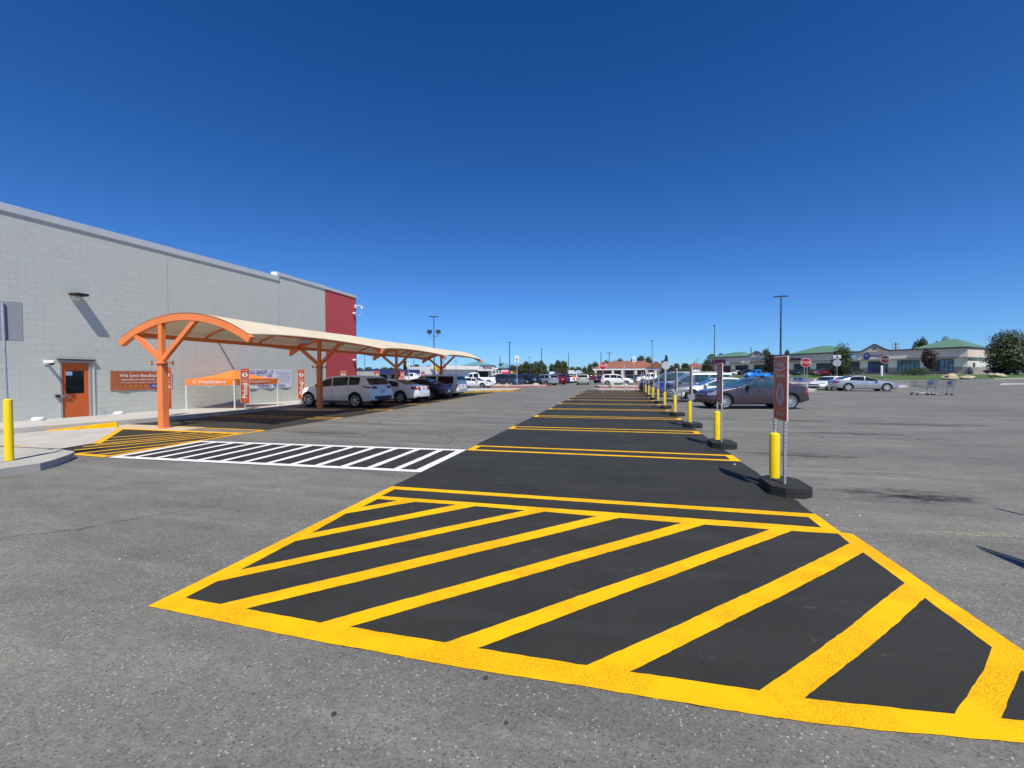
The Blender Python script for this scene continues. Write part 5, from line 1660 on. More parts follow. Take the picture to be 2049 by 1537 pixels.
CG1 = 'cars parked under the canopy'
a = R(176)
make_car('parked_suv', spec('suv', WHITE, 4.72, 1.90, 1.60, xf=1.46, xr=-1.37, r=.36, style='twin', spokes=5, clad=.13, belt=[(2.36, .56), (1.0, .98), (-1.9, 1.12), (-2.36, 1.0)], glass=glass_mat('dark_privacy_glass', (.006, .006, .007), .05),
         top=[(2.36, .58), (2.31, .80), (2.12, .92), (1.42, 1.02), (1.12, 1.06), (.42, 1.48), (.0, 1.575), (-.9, 1.60), (-1.55, 1.56), (-1.86, 1.50), (-2.20, 1.08), (-2.32, .95), (-2.345, .62), (-2.36, .45)], ws=(1.10, .46), rw=(-2.17, -1.90), side=[(.05, .94), (-.92, -.01), (-1.62, -.98)], bumpmat=M_BLACK,
         rearpanel=[(-.72, .72, .36, .56)], mirrormat=M_BLACK, tl=(-2.30, -1.83, .94, 1.03, 1.0, 1.06), tly=(.40, .76, .93, 1.05), handlemat=WHITE),
         (-13.80, 19.45, 0), a, 'white SUV nose-in under the canopy, nearest of the parked cars, tall rear with red lamps', group=CG1)
make_car('parked_sedan', spec('sedan', WHITE, 4.85, 1.80, 1.36, xf=1.42, xr=-1.36, r=.345, style='broad', spokes=5, rplate=.87, hi=1, top=[(2.42, .60), (2.37, .66), (2.15, .74), (1.45, .89), (1.05, .96), (.1, 1.29), (-.25, 1.36), (-.85, 1.34), (-1.62, 1.05), (-2.05, 1.01), (-2.33, .98), (-2.39, .80), (-2.425, .50)],
         tl=(-2.39, -2.02, .74, .92, .80, .94), tly=(.38, .66, .74, .93)),
         (-13.25, 22.78, 0), R(178), 'white sedan nose-in under the canopy between the white SUV and the dark blue car', group=CG1)
make_car('parked_sedan', spec('sedan', NAVYP, 4.70, 1.78, 1.37, xf=1.38, xr=-1.36, r=.34, rplate=.55, bumpmat=NAVYP, tl=(-2.31, -2.12, .72, .98, .74, .98), tly=(.48, .72, .72, .98), handlemat=M_CHROME),
         (-13.2, 26.4, 0), R(180), 'dark blue sedan nose-in under the canopy with its rear lamps in sunlight', group=CG1)
def expedition_extra(sh, root, P):
    pass
make_car('parked_suv', spec('boxy', WHITE, 5.0, 1.92, 1.63, xf=1.50, xr=-1.48, r=.37, rplate=.83, rails=(.6, -1.9), clad=.16, bumpmat=M_ALU, rearpanel=[(-.80, .80, .42, .62)], style='spoke', spokes=5),
         (-13.4, 29.35, 0), R(178), 'older boxy white SUV nose-in, last car under the canopy', group=CG1)

CG2 = 'cars in the right hand bays'
# purple sedan: wheel contacts surveyed at (4.63,20.94) and (7.47,21.50)
fw, rw_ = at(1449, 819), at(1581, 819)
d_ = (fw - rw_); an = math.atan2(d_.y, d_.x); wb = d_.length
ctr = (fw + rw_) / 2; ctr = head_pt(ctr, an, -.085, -.80)
ctr = Vector((ctr.x, ctr.y, 0))
Lc = wb + 1.67; xf_ = Lc / 2 - .75; xr_ = -(Lc / 2 - .92)
make_car('parked_sedan', spec('sedan', PURPLE, Lc, 1.74, 1.42, xf=xf_, xr=xr_, rf=.75, r=.345, style='twin', spokes=7, spoiler=(-Lc/2 + .30, .98, .62), glass=M_GLASSB, frontpanel=[(-.5, .5, .30, .40)], grille=[(-.34, .34, .55, .62)],
         top=[(Lc/2, .62), (Lc/2-.03, .74), (Lc/2-.22, .83), (Lc*.31, .925), (Lc*.205, .985), (Lc*.03, 1.375), (-Lc*.05, 1.42), (-Lc*.18, 1.40), (-Lc*.36, 1.09), (-Lc*.44, 1.04), (-Lc*.482, .99), (-Lc*.492, .72), (-Lc*.5, .50)],
         side=[(-Lc*.03, Lc*.18), (-Lc*.245, -Lc*.045)], ws=(Lc*.20, Lc*.045), rw=(-Lc*.35, -Lc*.195),
         hl=(Lc/2-.06, Lc/2-.45, .62, .73, .66, .79), belt=[(Lc/2, .58), (Lc*.2, .91), (-Lc*.35, .99), (-Lc/2, .95)], mirror=Lc*.115, mirrormat=M_BLACK, handles=(Lc*.01, -Lc*.2), gaps=(Lc*.165, -.12, -Lc*.225), clad=.05, cladmat=PURPLE),
         ctr, an, 'dark purple sedan with chrome wheels and rear spoiler behind the letter K sign', group=CG2)
p = at(1388, 804.5)
make_car('parked_sedan', spec('sedan', WHITE, 5.0, 1.82, 1.40, xf=1.52, xr=-1.44, r=.345, style='steel', spokes=9, hl=(2.42, 1.78, .54, .68, .62, .74), glass=M_GLASSB, grille=[(-.42, .42, .48, .62)]),
         head_pt(p, R(184), -1.40, -.82), R(184), 'white sedan with hubcaps parked just beyond the purple sedan', group=CG2)
p = at(1345, 794)
make_car('parked_suv', spec('boxy', GREYP, 5.3, 1.9, 1.72, xf=1.62, xr=-1.5, r=.37, rails=(.5, -2.0), glass=M_GLASSB, clad=.12, cladmat=M_BLACK,
         top=[(2.65, .60), (2.60, .92), (2.45, 1.0), (1.55, 1.10), (1.2, 1.13), (.42, 1.62), (.1, 1.70), (-.9, 1.72), (-2.3, 1.70), (-2.42, 1.66), (-2.56, 1.1), (-2.62, .8), (-2.65, .6)], ws=(1.18, .47), side=[(.12, 1.0), (-.85, .03), (-2.2, -1.0)]),
         head_pt(p, R(181), -1.5, -.85), R(181), 'grey SUV with a long row of side windows behind the white sedan', group=CG2)
p = at(1303, 785.5)
make_car('parked_suv', spec('suv', DGREY, 5.2, 1.95, 1.86, xf=1.6, xr=-1.5, r=.39, clad=.1, glass=M_GLASSB), head_pt(p, R(180), -1.6, -.85), R(180), 'dark SUV with a shining hood behind the grey SUV', group=CG2)
p = at(1355, 783)
p = at(1289, 767)
make_car('parked_pickup', spec('pickup', WHITE, 5.9, 2.0, 1.9, r=.40, xf=1.85, xr=-1.8), head_pt(p, R(186), -1.6, -.9), R(186), 'white pickup facing left in front of the brick restaurant', cat='pickup', hi=False)
make_car('parked_suv', spec('suv', DGREY, 4.6, 1.8, 1.6), dep(1262, 766, 84), R(175), 'dark grey car half hidden between the white SUV and the white pickup', hi=False)
# silver sedan and its white neighbour
fw, rw_ = at(1774, 783.5), at(1697, 783)
d_ = fw - rw_; an = math.atan2(d_.y, d_.x); wb = d_.length
ctr = head_pt((fw + rw_) / 2, an, -.06, .80)
make_car('parked_sedan', spec('sedan', SILVER, wb * 1.72, 1.80, 1.42, xf=wb/2 + .06, xr=-wb/2 + .06, r=.36, style='broad', spokes=7, tl=(-wb*.86 + .04, -wb*.86 + .42, .70, .90, .78, .90), tly=(.40, .66, .70, .90), rplate=.82),
         ctr, an, 'silver sedan with alloy wheels alone in the middle of the right lot', group=CG2)
p = at(1634, 781.5)
make_car('parked_sedan', spec('sedan', WHITE, 4.55, 1.78, 1.36, grille=[(-.72, .72, .50, .60), (-.55, .55, .28, .38)], hl=(2.22, 1.75, .60, .69, .66, .74), grillemat=M_BLACK), head_pt(p, R(214), -3.1, -.9), R(214), 'white sedan showing only its black-grilled nose behind the silver sedan', group=CG2)

# middle rows, far
CG3 = 'cars in the middle of the far lot'
def far_car(name, kind, pt, u, v, an, dims, label, depth=None, fwd=0.0, left=0.0, cat='car', group=CG3, hi=False, **kw):
    p = dep(u, v, depth) if depth else at(u, v)
    return make_car(name, spec(kind, pt, *dims, **kw), head_pt(p, R(an), fwd, left), R(an), label, cat, group, hi)
far_car('parked_sedan', 'sedan', WHITE, 942, 777, -8, (4.6, 1.72, 1.32), 'old white sedan with a boxy nose beside the last car under the canopy', fwd=.2, left=.8)
far_car('parked_pickup', 'pickup', WHITE, 953, 772.5, 208, (5.7, 2.0, 1.95), 'white pickup with chrome wheels left of the navy SUV', fwd=0, left=-.6, cat='pickup', r=.42)
far_car('parked_suv', 'suv', WHITE, 987, 768.2, 175, (4.7, 1.85, 1.72), 'white SUV partly hidden behind the navy SUV', left=-.8)
far_car('parked_sedan', 'hatch', REDP, 984, 769.6, 170, (2.4, 1.3, 1.25), 'small red vehicle with a white wheel in front of the white SUV', r=.28)
far_car('parked_suv', 'boxy', NAVY2, 1012, 772, -32, (4.5, 1.85, 1.78), 'navy SUV facing right behind the red kerb', left=.75)
far_car('parked_sedan', 'sedan', BLACKP, 1029, 771.5, -38, (4.8, 1.85, 1.62), 'black sedan just right of the navy SUV', left=1.4)
far_car('parked_suv', 'suv', NAVYP, 1043, 771.5, -36, (4.7, 1.86, 1.74), 'dark blue SUV between the black sedan and the silver SUV', left=1.5)
far_car('parked_suv', 'suv', SILVER, 1088, 771.2, 146, (4.5, 1.85, 1.66), 'silver SUV with its rear turned to the camera behind the red kerb', left=0, hi=True, clad=.0, rplate=1.0)
far_car('parked_suv', 'suv', MAROON, 1110, 769.6, 132, (4.6, 1.85, 1.80), 'maroon SUV close behind the silver SUV', left=0)
far_car('parked_suv', 'hatch', BLUE2, 1121.5, 767.6, 126, (4.2, 1.75, 1.7), 'royal blue hatchback right of the maroon SUV', left=0)
far_car('parked_sedan', 'sedan', WHITE, 1131, 766.8, 124, (4.4, 1.75, 1.45), 'white sedan right of the royal blue hatchback', left=0)
far_car('parked_sedan', 'sedan', WHITE, 1139.5, 766, 122, (4.3, 1.75, 1.42), 'white sedan next to the person in orange', left=0)
far_car('moving_suv', 'hatch', TAN, 1166.5, 770.6, 94, (4.4, 1.82, 1.66), 'silver crossover driving away down the lane', fwd=2.2, hi=True, rplate=.95)
far_car('parked_suv', 'suv', WHITE, 1234.5, 770.5, 0, (4.75, 1.88, 1.66), 'white SUV facing right behind the left stop sign', left=.9, hi=True, style='twin')
far_car('parked_sedan', 'sedan', NAVYP, 1207, 768, 60, (4.4, 1.78, 1.45), 'dark blue car half hidden behind the rear of the white SUV', depth=78)
far_car('parked_pickup', 'pickup', WHITE, 828, 764.5, 185, (5.6, 1.95, 1.85), 'white pickup far behind, seen over the dark blue sedan', cat='pickup', depth=86)
far_car('parked_sedan', 'sedan', WHITE, 851, 765, 178, (4.5, 1.8, 1.45), 'white car far behind, seen between the dark blue sedan and the boxy SUV', depth=92)
for i, (u, dp, an, k, pt_, lb) in enumerate(((1063, 96, 150, 'sedan', DGREY, 'dark car in the second far row above the dark blue SUV'), (1079, 98, 150, 'suv', BLACKP, 'black SUV in the second far row above the silver SUV roof'), (1095, 104, 150, 'sedan', WHITE, 'white car in the second far row behind the silver SUV'),
                      (1126, 104, 120, 'suv', GREYP, 'grey SUV in the second far row above the white sedans'), (1143, 108, 120, 'sedan', WHITE, 'white car in the second far row above the person in orange'), (1152, 112, 120, 'suv', SILVER, 'silver SUV far back left of the moving crossover'),
                      (945, 95, 0, 'sedan', DGREY, 'dark car behind the cab of the white pickup'), (1186, 120, 10, 'sedan', MAROON, 'dark red car on the far road left of the restaurant'))):
    far_car('parked_' + k, k, pt_, u, 750 + 1.58 * FPX / dp, an, (4.5, 1.8, 1.45 if k == 'sedan' else 1.7), lb, group='cars in the second far row')

# cars by the shops, standing on the higher forecourt
CG4 = 'cars parked in front of the shops'
def shop_car(u, vbot, kind, pt_, an, dims, label, f_=.93, cat='car', **kw):
    return make_car('parked_' + {'sedan': 'sedan', 'suv': 'suv', 'boxy': 'suv', 'pickup': 'pickup'}[kind], spec(kind, pt_, *dims, **kw), dep(u, vbot, sdepth(u) * f_), R(an), label, cat, CG4, False)
shop_car(1472, 750.6, 'sedan', WHITE, 200, (4.8, 1.8, 1.5), 'white car parked at the left end of the shops')
shop_car(1490, 750.0, 'suv', BLACKP, 215, (4.8, 1.9, 1.75), 'black SUV behind the blue pickup cab')
shop_car(1553, 751.0, 'suv', DGREY, 220, (4.8, 1.9, 1.7), 'dark SUV just left of the dark red restaurant doorway, beside the tall K sign')
shop_car(1582, 752, 'sedan', BLACKP, 225, (4.9, 1.85, 1.5), 'black car with bright headlamps right of the K sign')
shop_car(1601, 751.3, 'suv', DGREEN, 225, (5.0, 1.9, 1.8), 'dark green SUV behind the two-post stop sign')
shop_car(1644, 751.2, 'sedan', MAROON, 200, (5.4, 1.9, 1.65), 'maroon sedan behind the round hedge', .86)
shop_car(1710, 749.3, 'suv', DGREEN, 30, (5.0, 1.9, 1.75), 'dark SUV under the bushy green tree')
shop_car(1997, 747.5, 'sedan', BLACKP, 190, (4.8, 1.85, 1.5), 'dark car beside the right end of the shops', .98)
shop_car(2042, 747.5, 'sedan', NAVYP, 190, (5.2, 1.85, 1.5), 'dark car cut off by the right edge of the photo', .98)
shop_car(2026, 746, 'boxy', WHITE, 200, (5.2, 1.9, 1.9), 'white van behind the big tree at the right edge', 1.05)

# bright blue classic pickup: tall narrow cab, separate round fenders, stake-side bed
bp = empty('classic_pickup', tuple(dep(1514, 757.2, 92)), R(196), 'bright blue old-fashioned pickup with round fenders beyond the purple sedan', 'pickup')
def blob(m, c, r_, n=16, k=10):
    c = Vector(c); vs = []; fs = []
    for i in range(k + 1):
        t = math.pi * i / k
        for j in range(n):
            q = 2 * math.pi * j / n
            vs.append(c + Vector((r_[0] * math.sin(t) * math.cos(q), r_[1] * math.sin(t) * math.sin(q), r_[2] * math.cos(t))))
    for i in range(k):
        for j in range(n):
            fs.append((i*n+j, (i+1)*n+j, (i+1)*n+(j+1) % n, i*n+(j+1) % n))
    m.add(vs, fs)
m = MB()
cab = [(1.0, .55), (1.0, 1.02), (.92, 1.15), (.55, 1.72), (.38, 1.86), (-.35, 1.88), (-.55, 1.78), (-.62, 1.1), (-.62, .5)]
for sg in (0,):
    vs = [(x, y, z) for y in (-.78, .78) for x, z in cab]; n_ = len(cab)
    m.add(vs, [tuple(range(n_)), tuple(range(2*n_-1, n_-1, -1))] + [((i+1) % n_, i, n_+i, n_+(i+1) % n_) for i in range(n_)])
m.build('cab', BLUEP, bp, smooth=35)
m = MB(); m.tube([(.95, 0, .85), (1.6, 0, .86), (2.25, 0, .80), (2.38, 0, .78)], [.52, .46, .40, .30], 16); m.build('hood', BLUEP, bp, smooth=40)
for x, rr in ((1.75, .72), (-1.75, .68)):
    for sd in (-1, 1):
        m = MB(); blob(m, (x, sd * .78, .48 if x < 0 else .56), (rr, .24, .44)); m.build('fender', BLUEP, bp, smooth=60)
        tm, dm = wheel_meshes(.37, .2, 8, 'steel', False)
        wv = empty('wheel', (x, sd * .86, .37), 0 if sd > 0 else math.pi); wv.parent = bp; KIDS.setdefault(bp.name, []).append(wv)
        link(bpy.data.objects.new('tyre', tm), wv); link(bpy.data.objects.new('rim', dm), wv)
m = MB(); m.box((-2.6, -.80, .55), (-.63, .80, .62)); m.box((-2.6, -.82, .6), (-.63, -.76, 1.12)); m.box((-2.6, .76, .6), (-.63, .82, 1.12)); m.box((-2.6, -.755, .6), (-2.54, .755, 1.10)); m.build('bed', BLUEP, bp)
m = MB(); m.box((-.7, -.6, .42), (1.0, .6, .55)); m.box((-.6, -.95, .34), (1.1, -.72, .40)); m.box((-.6, .72, .34), (1.1, .95, .40)); m.build('running_board', M_UNDER, bp)
for sd in (-1, 1):
    m = MB(); m.box((-.40, sd*.785 - .003, 1.18), (.50, sd*.785 + .003, 1.66)); m.build('side_window', M_GLASS, bp)
    m = MB(); blob(m, (2.05, sd * .45, .92), (.13, .12, .12), 10, 6); m.build('headlight', M_CHROME, bp, smooth=60)
m = MB(); m.add([(.935, -.62, 1.16), (.935, .62, 1.16), (.585, .60, 1.70), (.585, -.60, 1.70)], [(0, 1, 2, 3)]); m.build('windshield', M_GLASS, bp)
m = MB(); m.box((2.36, -.26, .50), (2.41, .26, 1.0)); m.build('grille', M_CHROME, bp)

# person in an orange vest among the carts
ps = bpy.data.meshes.new('person')
pts = [(0,0,.90),(0,0,1.12),(0,.02,1.36),(0,.03,1.46),(0,.05,1.58),(0,.06,1.70), (.10,0,.86),(.11,.06,.48),(.11,-.02,.08),(.11,.12,.04), (-.10,0,.86),(-.12,-.10,.48),(-.12,-.22,.10),(-.12,-.10,.06),
       (.20,.02,1.38),(.26,.10,1.12),(.22,.34,1.04),(.21,.42,1.03), (-.20,.02,1.38),(-.26,.10,1.12),(-.22,.34,1.04),(-.21,.42,1.03)]
ed = [(0,1),(1,2),(2,3),(3,4),(4,5),(0,6),(6,7),(7,8),(8,9),(0,10),(10,11),(11,12),(12,13),(2,14),(14,15),(15,16),(16,17),(2,18),(18,19),(19,20),(20,21)]
ra = [.15,.14,.16,.065,.09,.085,.09,.065,.045,.045,.09,.065,.045,.045,.07,.05,.038,.04,.07,.05,.038,.04]
ps.from_pydata([(x * 1.0, y, z) for x, y, z in pts], ed, [])
po = bpy.data.objects.new('person', ps); link(po)
sk = po.modifiers.new('skin', 'SKIN'); 
for i, v in enumerate(ps.skin_vertices[0].data if ps.skin_vertices else []): v.radius = (ra[i], ra[i] * .8); v.use_root = (i == 0)
sbm = po.modifiers.new('sub', 'SUBSURF'); sbm.levels = 2; sbm.render_levels = 2
if not ps.skin_vertices:
    bm = bmesh.new(); bm.from_mesh(ps); lay = bm.verts.layers.skin.verify()
    for i, v in enumerate(bm.verts): v[lay].radius = (ra[i], ra[i] * .8); v[lay].use_root = (i == 0)
    bm.to_mesh(ps); bm.free()
dg = bpy.context.evaluated_depsgraph_get(); dg.update()
nm = bpy.data.meshes.new_from_object(po.evaluated_get(dg)); po.modifiers.clear(); po.data = nm; nm.name = 'person'
nm.materials.clear()
M_VEST = plain('orange_vest', (.85, .20, .05), .7, 0, .08); M_TROUS = plain('dark_trousers', (.03, .03, .04), .8, 0, .1); M_HAIR = plain('dark_hair', (.03, .02, .015), .7)
for mt in (M_SKIN, M_VEST, M_TROUS, M_HAIR): nm.materials.append(mt)
for f in nm.polygons:
    z = f.center.z; x = abs(f.center.x); f.use_smooth = True
    f.material_index = 2 if z < .93 and x < .2 else (1 if z < 1.42 and not (f.center.y > .25) else (3 if z > 1.68 or (z > 1.56 and f.center.y < .02) else 0))
po.location = dep(1149, 767, 79.5); po.location.z = 0; po.rotation_euler = (0, 0, R(60)); po.scale = (1.15, 1.0, .95)
tag(po, 'person in an orange vest and dark trousers pushing carts beside the lane', 'person')
# ------------------------------------------------------------------ row of shops on the right
P0, P1 = dep(1936, 746, 98.0), dep(1425, 748, 157.0)
SD = Vector((P1.x - P0.x, P1.y - P0.y, 0)); SLEN = SD.length; SD.normalize()
SN = Vector((-SD.y, SD.x, 0))
if SN.dot(Vector((-P0.x, -P0.y, 0))) < 0: SN = -SN
def s_of(u):
    d = ray(u, 750); e = SD
    # intersect bearing with facade line
    den = d.x * e.y - d.y * e.x
    t = (P0.x * e.y - P0.y * e.x) / den
    hit = Vector((d.x * t, d.y * t, 0))
    return (hit - Vector((P0.x, P0.y, 0))).dot(e)
def zsh(u, v):
    d = ray(u, v); s_ = s_of(u); q = Vector((P0.x, P0.y, 0)) + SD * s_
    return EYE + d.z * (math.hypot(q.x, q.y) / math.hypot(d.x, d.y))
BZ = 1.75
shops = empty('shop_row', (P0.x, P0.y, 0), 0, 'long row of tan shops with dark parapets, gables and green hipped roofs', 'building')
def SP(s_, o, z): return SD * s_ + SN * o + Vector((0, 0, z))
def sbox(m, s0, s1, z0, z1, o0, o1):
    return m.add([SP(a, o, z) for z in (z0, z1) for a, o in ((s0, o0), (s1, o0), (s1, o1), (s0, o1))], [(3,2,1,0),(4,5,6,7),(0,1,5,4),(1,2,6,5),(2,3,7,6),(3,0,4,7)])
ZS = zsh(1936, 714.0)         # soffit
ZP = zsh(1936, 696.5)         # parapet top
OV = 1.5                      # fascia stands forward of the shop fronts
LE = s_of(1422)
m = MB(); sbox(m, 0, LE, BZ - 1, ZS, -16, 0); m.build('shop_front', M_STUCCOG, shops)
m = MB()
for a, b_ in ((0, LE),): sbox(m, a - .1, b_, BZ - 1, BZ + 1.25, 0.0, .12)
m.build('wainscot', M_WAINSCOT, shops)
m = MB(); sbox(m, -.4, LE + .4, ZS - .02, ZP - .05, -16, OV); m.build('fascia', M_STUCCO, shops)
m = MB(); sbox(m, -.45, LE + .45, ZS - .22, ZS - .021, -15.9, OV + .06); m.build('soffit_trim', M_TRIMT, shops)
m = MB(); sbox(m, -.6, LE + .6, ZP - .05, ZP + .28, -16.2, OV + .25); m.build('parapet_cap', M_TRIMD, shops)
# gables
for (ua, up, ub, vpk) in ((1728, 1754.5, 1781, 690.5), (1503, 1518.5, 1535, 704)):
    sa, sp_, sb = s_of(ua), s_of(up), s_of(ub); zp = zsh(up, vpk)
    prof = [(sa, ZP - .05)] + [(sa + (sp_ - sa) * t, ZP + .1 + (zp - ZP - .1) * (t ** 1.25)) for t in (.2, .4, .6, .8, 1)] + [(sp_ + (sb - sp_) * t, ZP + .1 + (zp - ZP - .1) * ((1 - t) ** 1.25)) for t in (.2, .4, .6, .8, 1)]
    m = MB(); n_ = len(prof)
    prof2 = prof + [(prof[-1][0], ZP - .06), (prof[0][0], ZP - .06)]; n_ = len(prof2)
    m.add([SP(s_, OV + .28, z) for s_, z in prof2] + [SP(s_, OV - 1.2, z) for s_, z in prof2], [tuple(range(n_)), tuple(range(2*n_-1, n_-1, -1))] + [(i, n_ + i, n_ + (i + 1) % n_, (i + 1) % n_) for i in range(n_)])
    m.build('gable', M_STUCCO, shops)
    m = MB()
    for p, q in zip(prof, prof[1:]): m.beam(SP(p[0], OV - .3, p[1] + .12), SP(q[0], OV - .3, q[1] + .12), 1.5, .26)
    m.build('gable_cap', M_TRIMD, shops)
    m = MB(); c = SP(sp_, OV + .30, ZP + (zp - ZP) * .45)
    m.add([c + SD * (.55 * math.cos(k * math.pi / 3)) + Vector((0, 0, .55 * math.sin(k * math.pi / 3))) for k in range(6)], [tuple(range(6))]); m.build('gable_vent', M_TRIMT, shops)
# hipped roofs
for (ua, up, ub, vpk) in ((1838, 1902, 1940, 684.5), (1588, 1644, 1676, 697.0), (1424, 1460, 1492, 709.5)):
    sa, sp_, sb = s_of(ua), s_of(up), s_of(ub); zp = zsh(up, vpk) + 1.0
    e0, e1 = min(sa, sb), max(sa, sb)
    if e0 < 3: e0 = .3
    md = (e0 + e1) / 2; dep_ = 14.0
    m = MB(); z0 = ZP + .29
    a, b_, c, d = SP(e0 - .5, OV + .5, z0), SP(e1 + .5, OV + .5, z0), SP(e1 + .5, OV - dep_, z0), SP(e0 - .5, OV - dep_, z0)
    hw_ = (e1 - e0) * .12
    r0, r1 = SP(md - hw_, OV - dep_ / 2, zp), SP(md + hw_, OV - dep_ / 2, zp)
    m.add([a, b_, c, d, r0, r1], [(0, 1, 5, 4), (1, 2, 5), (2, 3, 4, 5), (3, 0, 4), (3, 2, 1, 0)])
    m.build('hip_roof', M_TEAL, shops)
    m = MB(); sbox(m, e0 - .6, e1 + .6, ZP + .0, ZP + .287, OV - dep_ - .1, OV + .62); m.build('roof_eave', M_TRIMD, shops)
# shop windows and doors by bearing
def shop_window(u0, u1, vt, vb_, mt, n=3, name='shop_window'):
    s0, s1 = sorted((s_of(u0), s_of(u1))); zt, zb = zsh((u0+u1)/2, vt), max(BZ + .05, zsh((u0+u1)/2, vb_))
    m = MB(); sbox(m, s0, s1, zb - .1, zt + .1, .125, .20); f_ = m.build(name, M_TRIMD, shops)
    m = MB(); k = (s1 - s0) / n
    for i in range(n):
        zs_ = zt - (zt - zb) * .25
        sbox(m, s0 + k * i + .1, s0 + k * (i + 1) - .1, zb, zs_ - .06, .201, .215); sbox(m, s0 + k * i + .1, s0 + k * (i + 1) - .1, zs_ + .06, zt - .05, .201, .215)
    m.build('pane', mt, f_)
M_SGB = glass_mat('pale_blue_shop_glass', (.09, .20, .24), .12)
shop_window(1881, 1908, 720, 743, M_SGB, 3); shop_window(1861, 1880, 721, 743, M_STOREGLASS, 2)
shop_window(1796, 1840, 722, 744, M_SGB, 5); shop_window(1737, 1776, 724, 745, M_STOREGLASS, 4, 'shop_entrance')
shop_window(1697, 1720, 725, 742, M_STOREGLASS, 3); shop_window(1634, 1668, 728, 746, M_STOREGLASS, 4); shop_window(1589, 1620, 729, 745, M_STOREGLASS, 4)
shop_window(1565, 1576, 730, 742, M_STOREGLASS, 1); shop_window(1509, 1535, 731, 744, M_STOREGLASS, 3); shop_window(1472, 1497, 732, 744, M_STOREGLASS, 3); shop_window(1445, 1462, 733, 745, plain('maroon_glazing', (.08, .02, .025), .3), 2)
# signs on the fascia
def fascia_sign(u0, u1, v0, v1, mt, txt, tm, shape='box', name='fascia_sign'):
    s0, s1 = sorted((s_of(u0), s_of(u1))); uc = (u0 + u1) / 2; zt, zb = zsh(uc, v0), zsh(uc, v1)
    m = MB()
    if shape == 'box': sbox(m, s0, s1, zb, zt, OV + .01, OV + .16)
    elif shape == 'oval':
        c = SP((s0+s1)/2, OV + .1, (zt+zb)/2); n_ = 24
        ring = [SD * ((s1-s0)/2 * math.cos(2*math.pi*k/n_)) + Vector((0, 0, (zt-zb)/2 * math.sin(2*math.pi*k/n_))) for k in range(n_)]
        m.add([c + r_ + SN * .1 for r_ in ring] + [c + r_ - SN * .09 for r_ in ring], [tuple(range(n_))] + [(k, n_ + k, n_ + (k+1) % n_, (k+1) % n_) for k in range(n_)])
    if m.v: f_ = m.build(name, mt, shops)
    else: f_ = shops
    if txt:
        xd = -SD
        F_ = frame(SP((s0+s1)/2, OV + .23, (zt+zb)/2), xd, (0, 0, 1))
        m = MB()
        size = (zt - zb) * (.8 if shape == 'text' else .55)
        text_geo(txt, size, F_, m, bold=size * .02)
        o_ = m.build('lettering', tm, f_)
        # fit the width
    return f_
M_SR = plain('red_shop_sign', (.45, .03, .05), .4); M_SB = plain('deep_blue_shop_sign', (.03, .05, .22), .4); M_SC = plain('cyan_shop_sign', (.12, .50, .72), .4); M_SY = plain('amber_shop_lettering', (.62, .40, .05), .5)
M_PLUM = plain('plum_shop_sign', (.22, .03, .09), .5)
fascia_sign(1733.5, 1746.5, 707.5, 719.5, M_SB, None, None, 'oval'); fascia_sign(1747, 1774, 709.5, 715.5, None, 'Showcube', M_SB, 'text')
fascia_sign(1737, 1744, 710.5, 713.5, M_STOPW, None, None, 'oval', 'sign_emblem')
fascia_sign(1703, 1717, 710.5, 716, M_SC, 'Opticare', M_STOPW)
fascia_sign(1588, 1607, 716, 720, M_SR, 'Subs', M_STOPW); fascia_sign(1593, 1612, 713.5, 716, M_STOPW, None, None)
fascia_sign(1506, 1530, 720, 724.5, None, 'Treasures', M_SY, 'text'); fascia_sign(1471, 1485, 722.5, 726, None, 'Insurance', M_SY, 'text'); fascia_sign(1431, 1457, 720, 729, M_PLUM, 'Burgers', M_SR); fascia_sign(1458, 1465, 722, 729, M_STOPW, None, None)
for u0, u1 in ((1585, 1610), (1507, 1533)):
    m = MB(); s0, s1 = sorted((s_of(u0), s_of(u1))); m.add([SP(s0, OV, ZS + .5), SP(s1, OV, ZS + .5), SP(s1, OV + 1.1, ZS - .1), SP(s0, OV + 1.1, ZS - .1), SP(s0, OV, ZS - .1), SP(s1, OV, ZS - .1)], [(0, 3, 2, 1), (0, 4, 3), (1, 2, 5), (3, 4, 5, 2)]); m.build('awning', M_TRIMD, shops)
# blue poster on the entrance with an arc
s0, s1 = sorted((s_of(1738), s_of(1746))); m = MB(); sbox(m, s0, s1, BZ + .2, zsh(1742, 725), .22, .26); m.build('window_poster', M_SB, shops)
# return wall at the right end
E0 = SP(-.1, 0, 0)
m = MB(); sbox(m, -.102, -.05, BZ + 0, BZ + 2.3, -4.2, -3.0); m.build('side_door', M_TRIMD, shops)
m = MB(); sbox(m, -.2, -.104, BZ - 1, BZ + 1.25, -16, -.0); m.build('wainscot', M_WAINSCOT, shops)

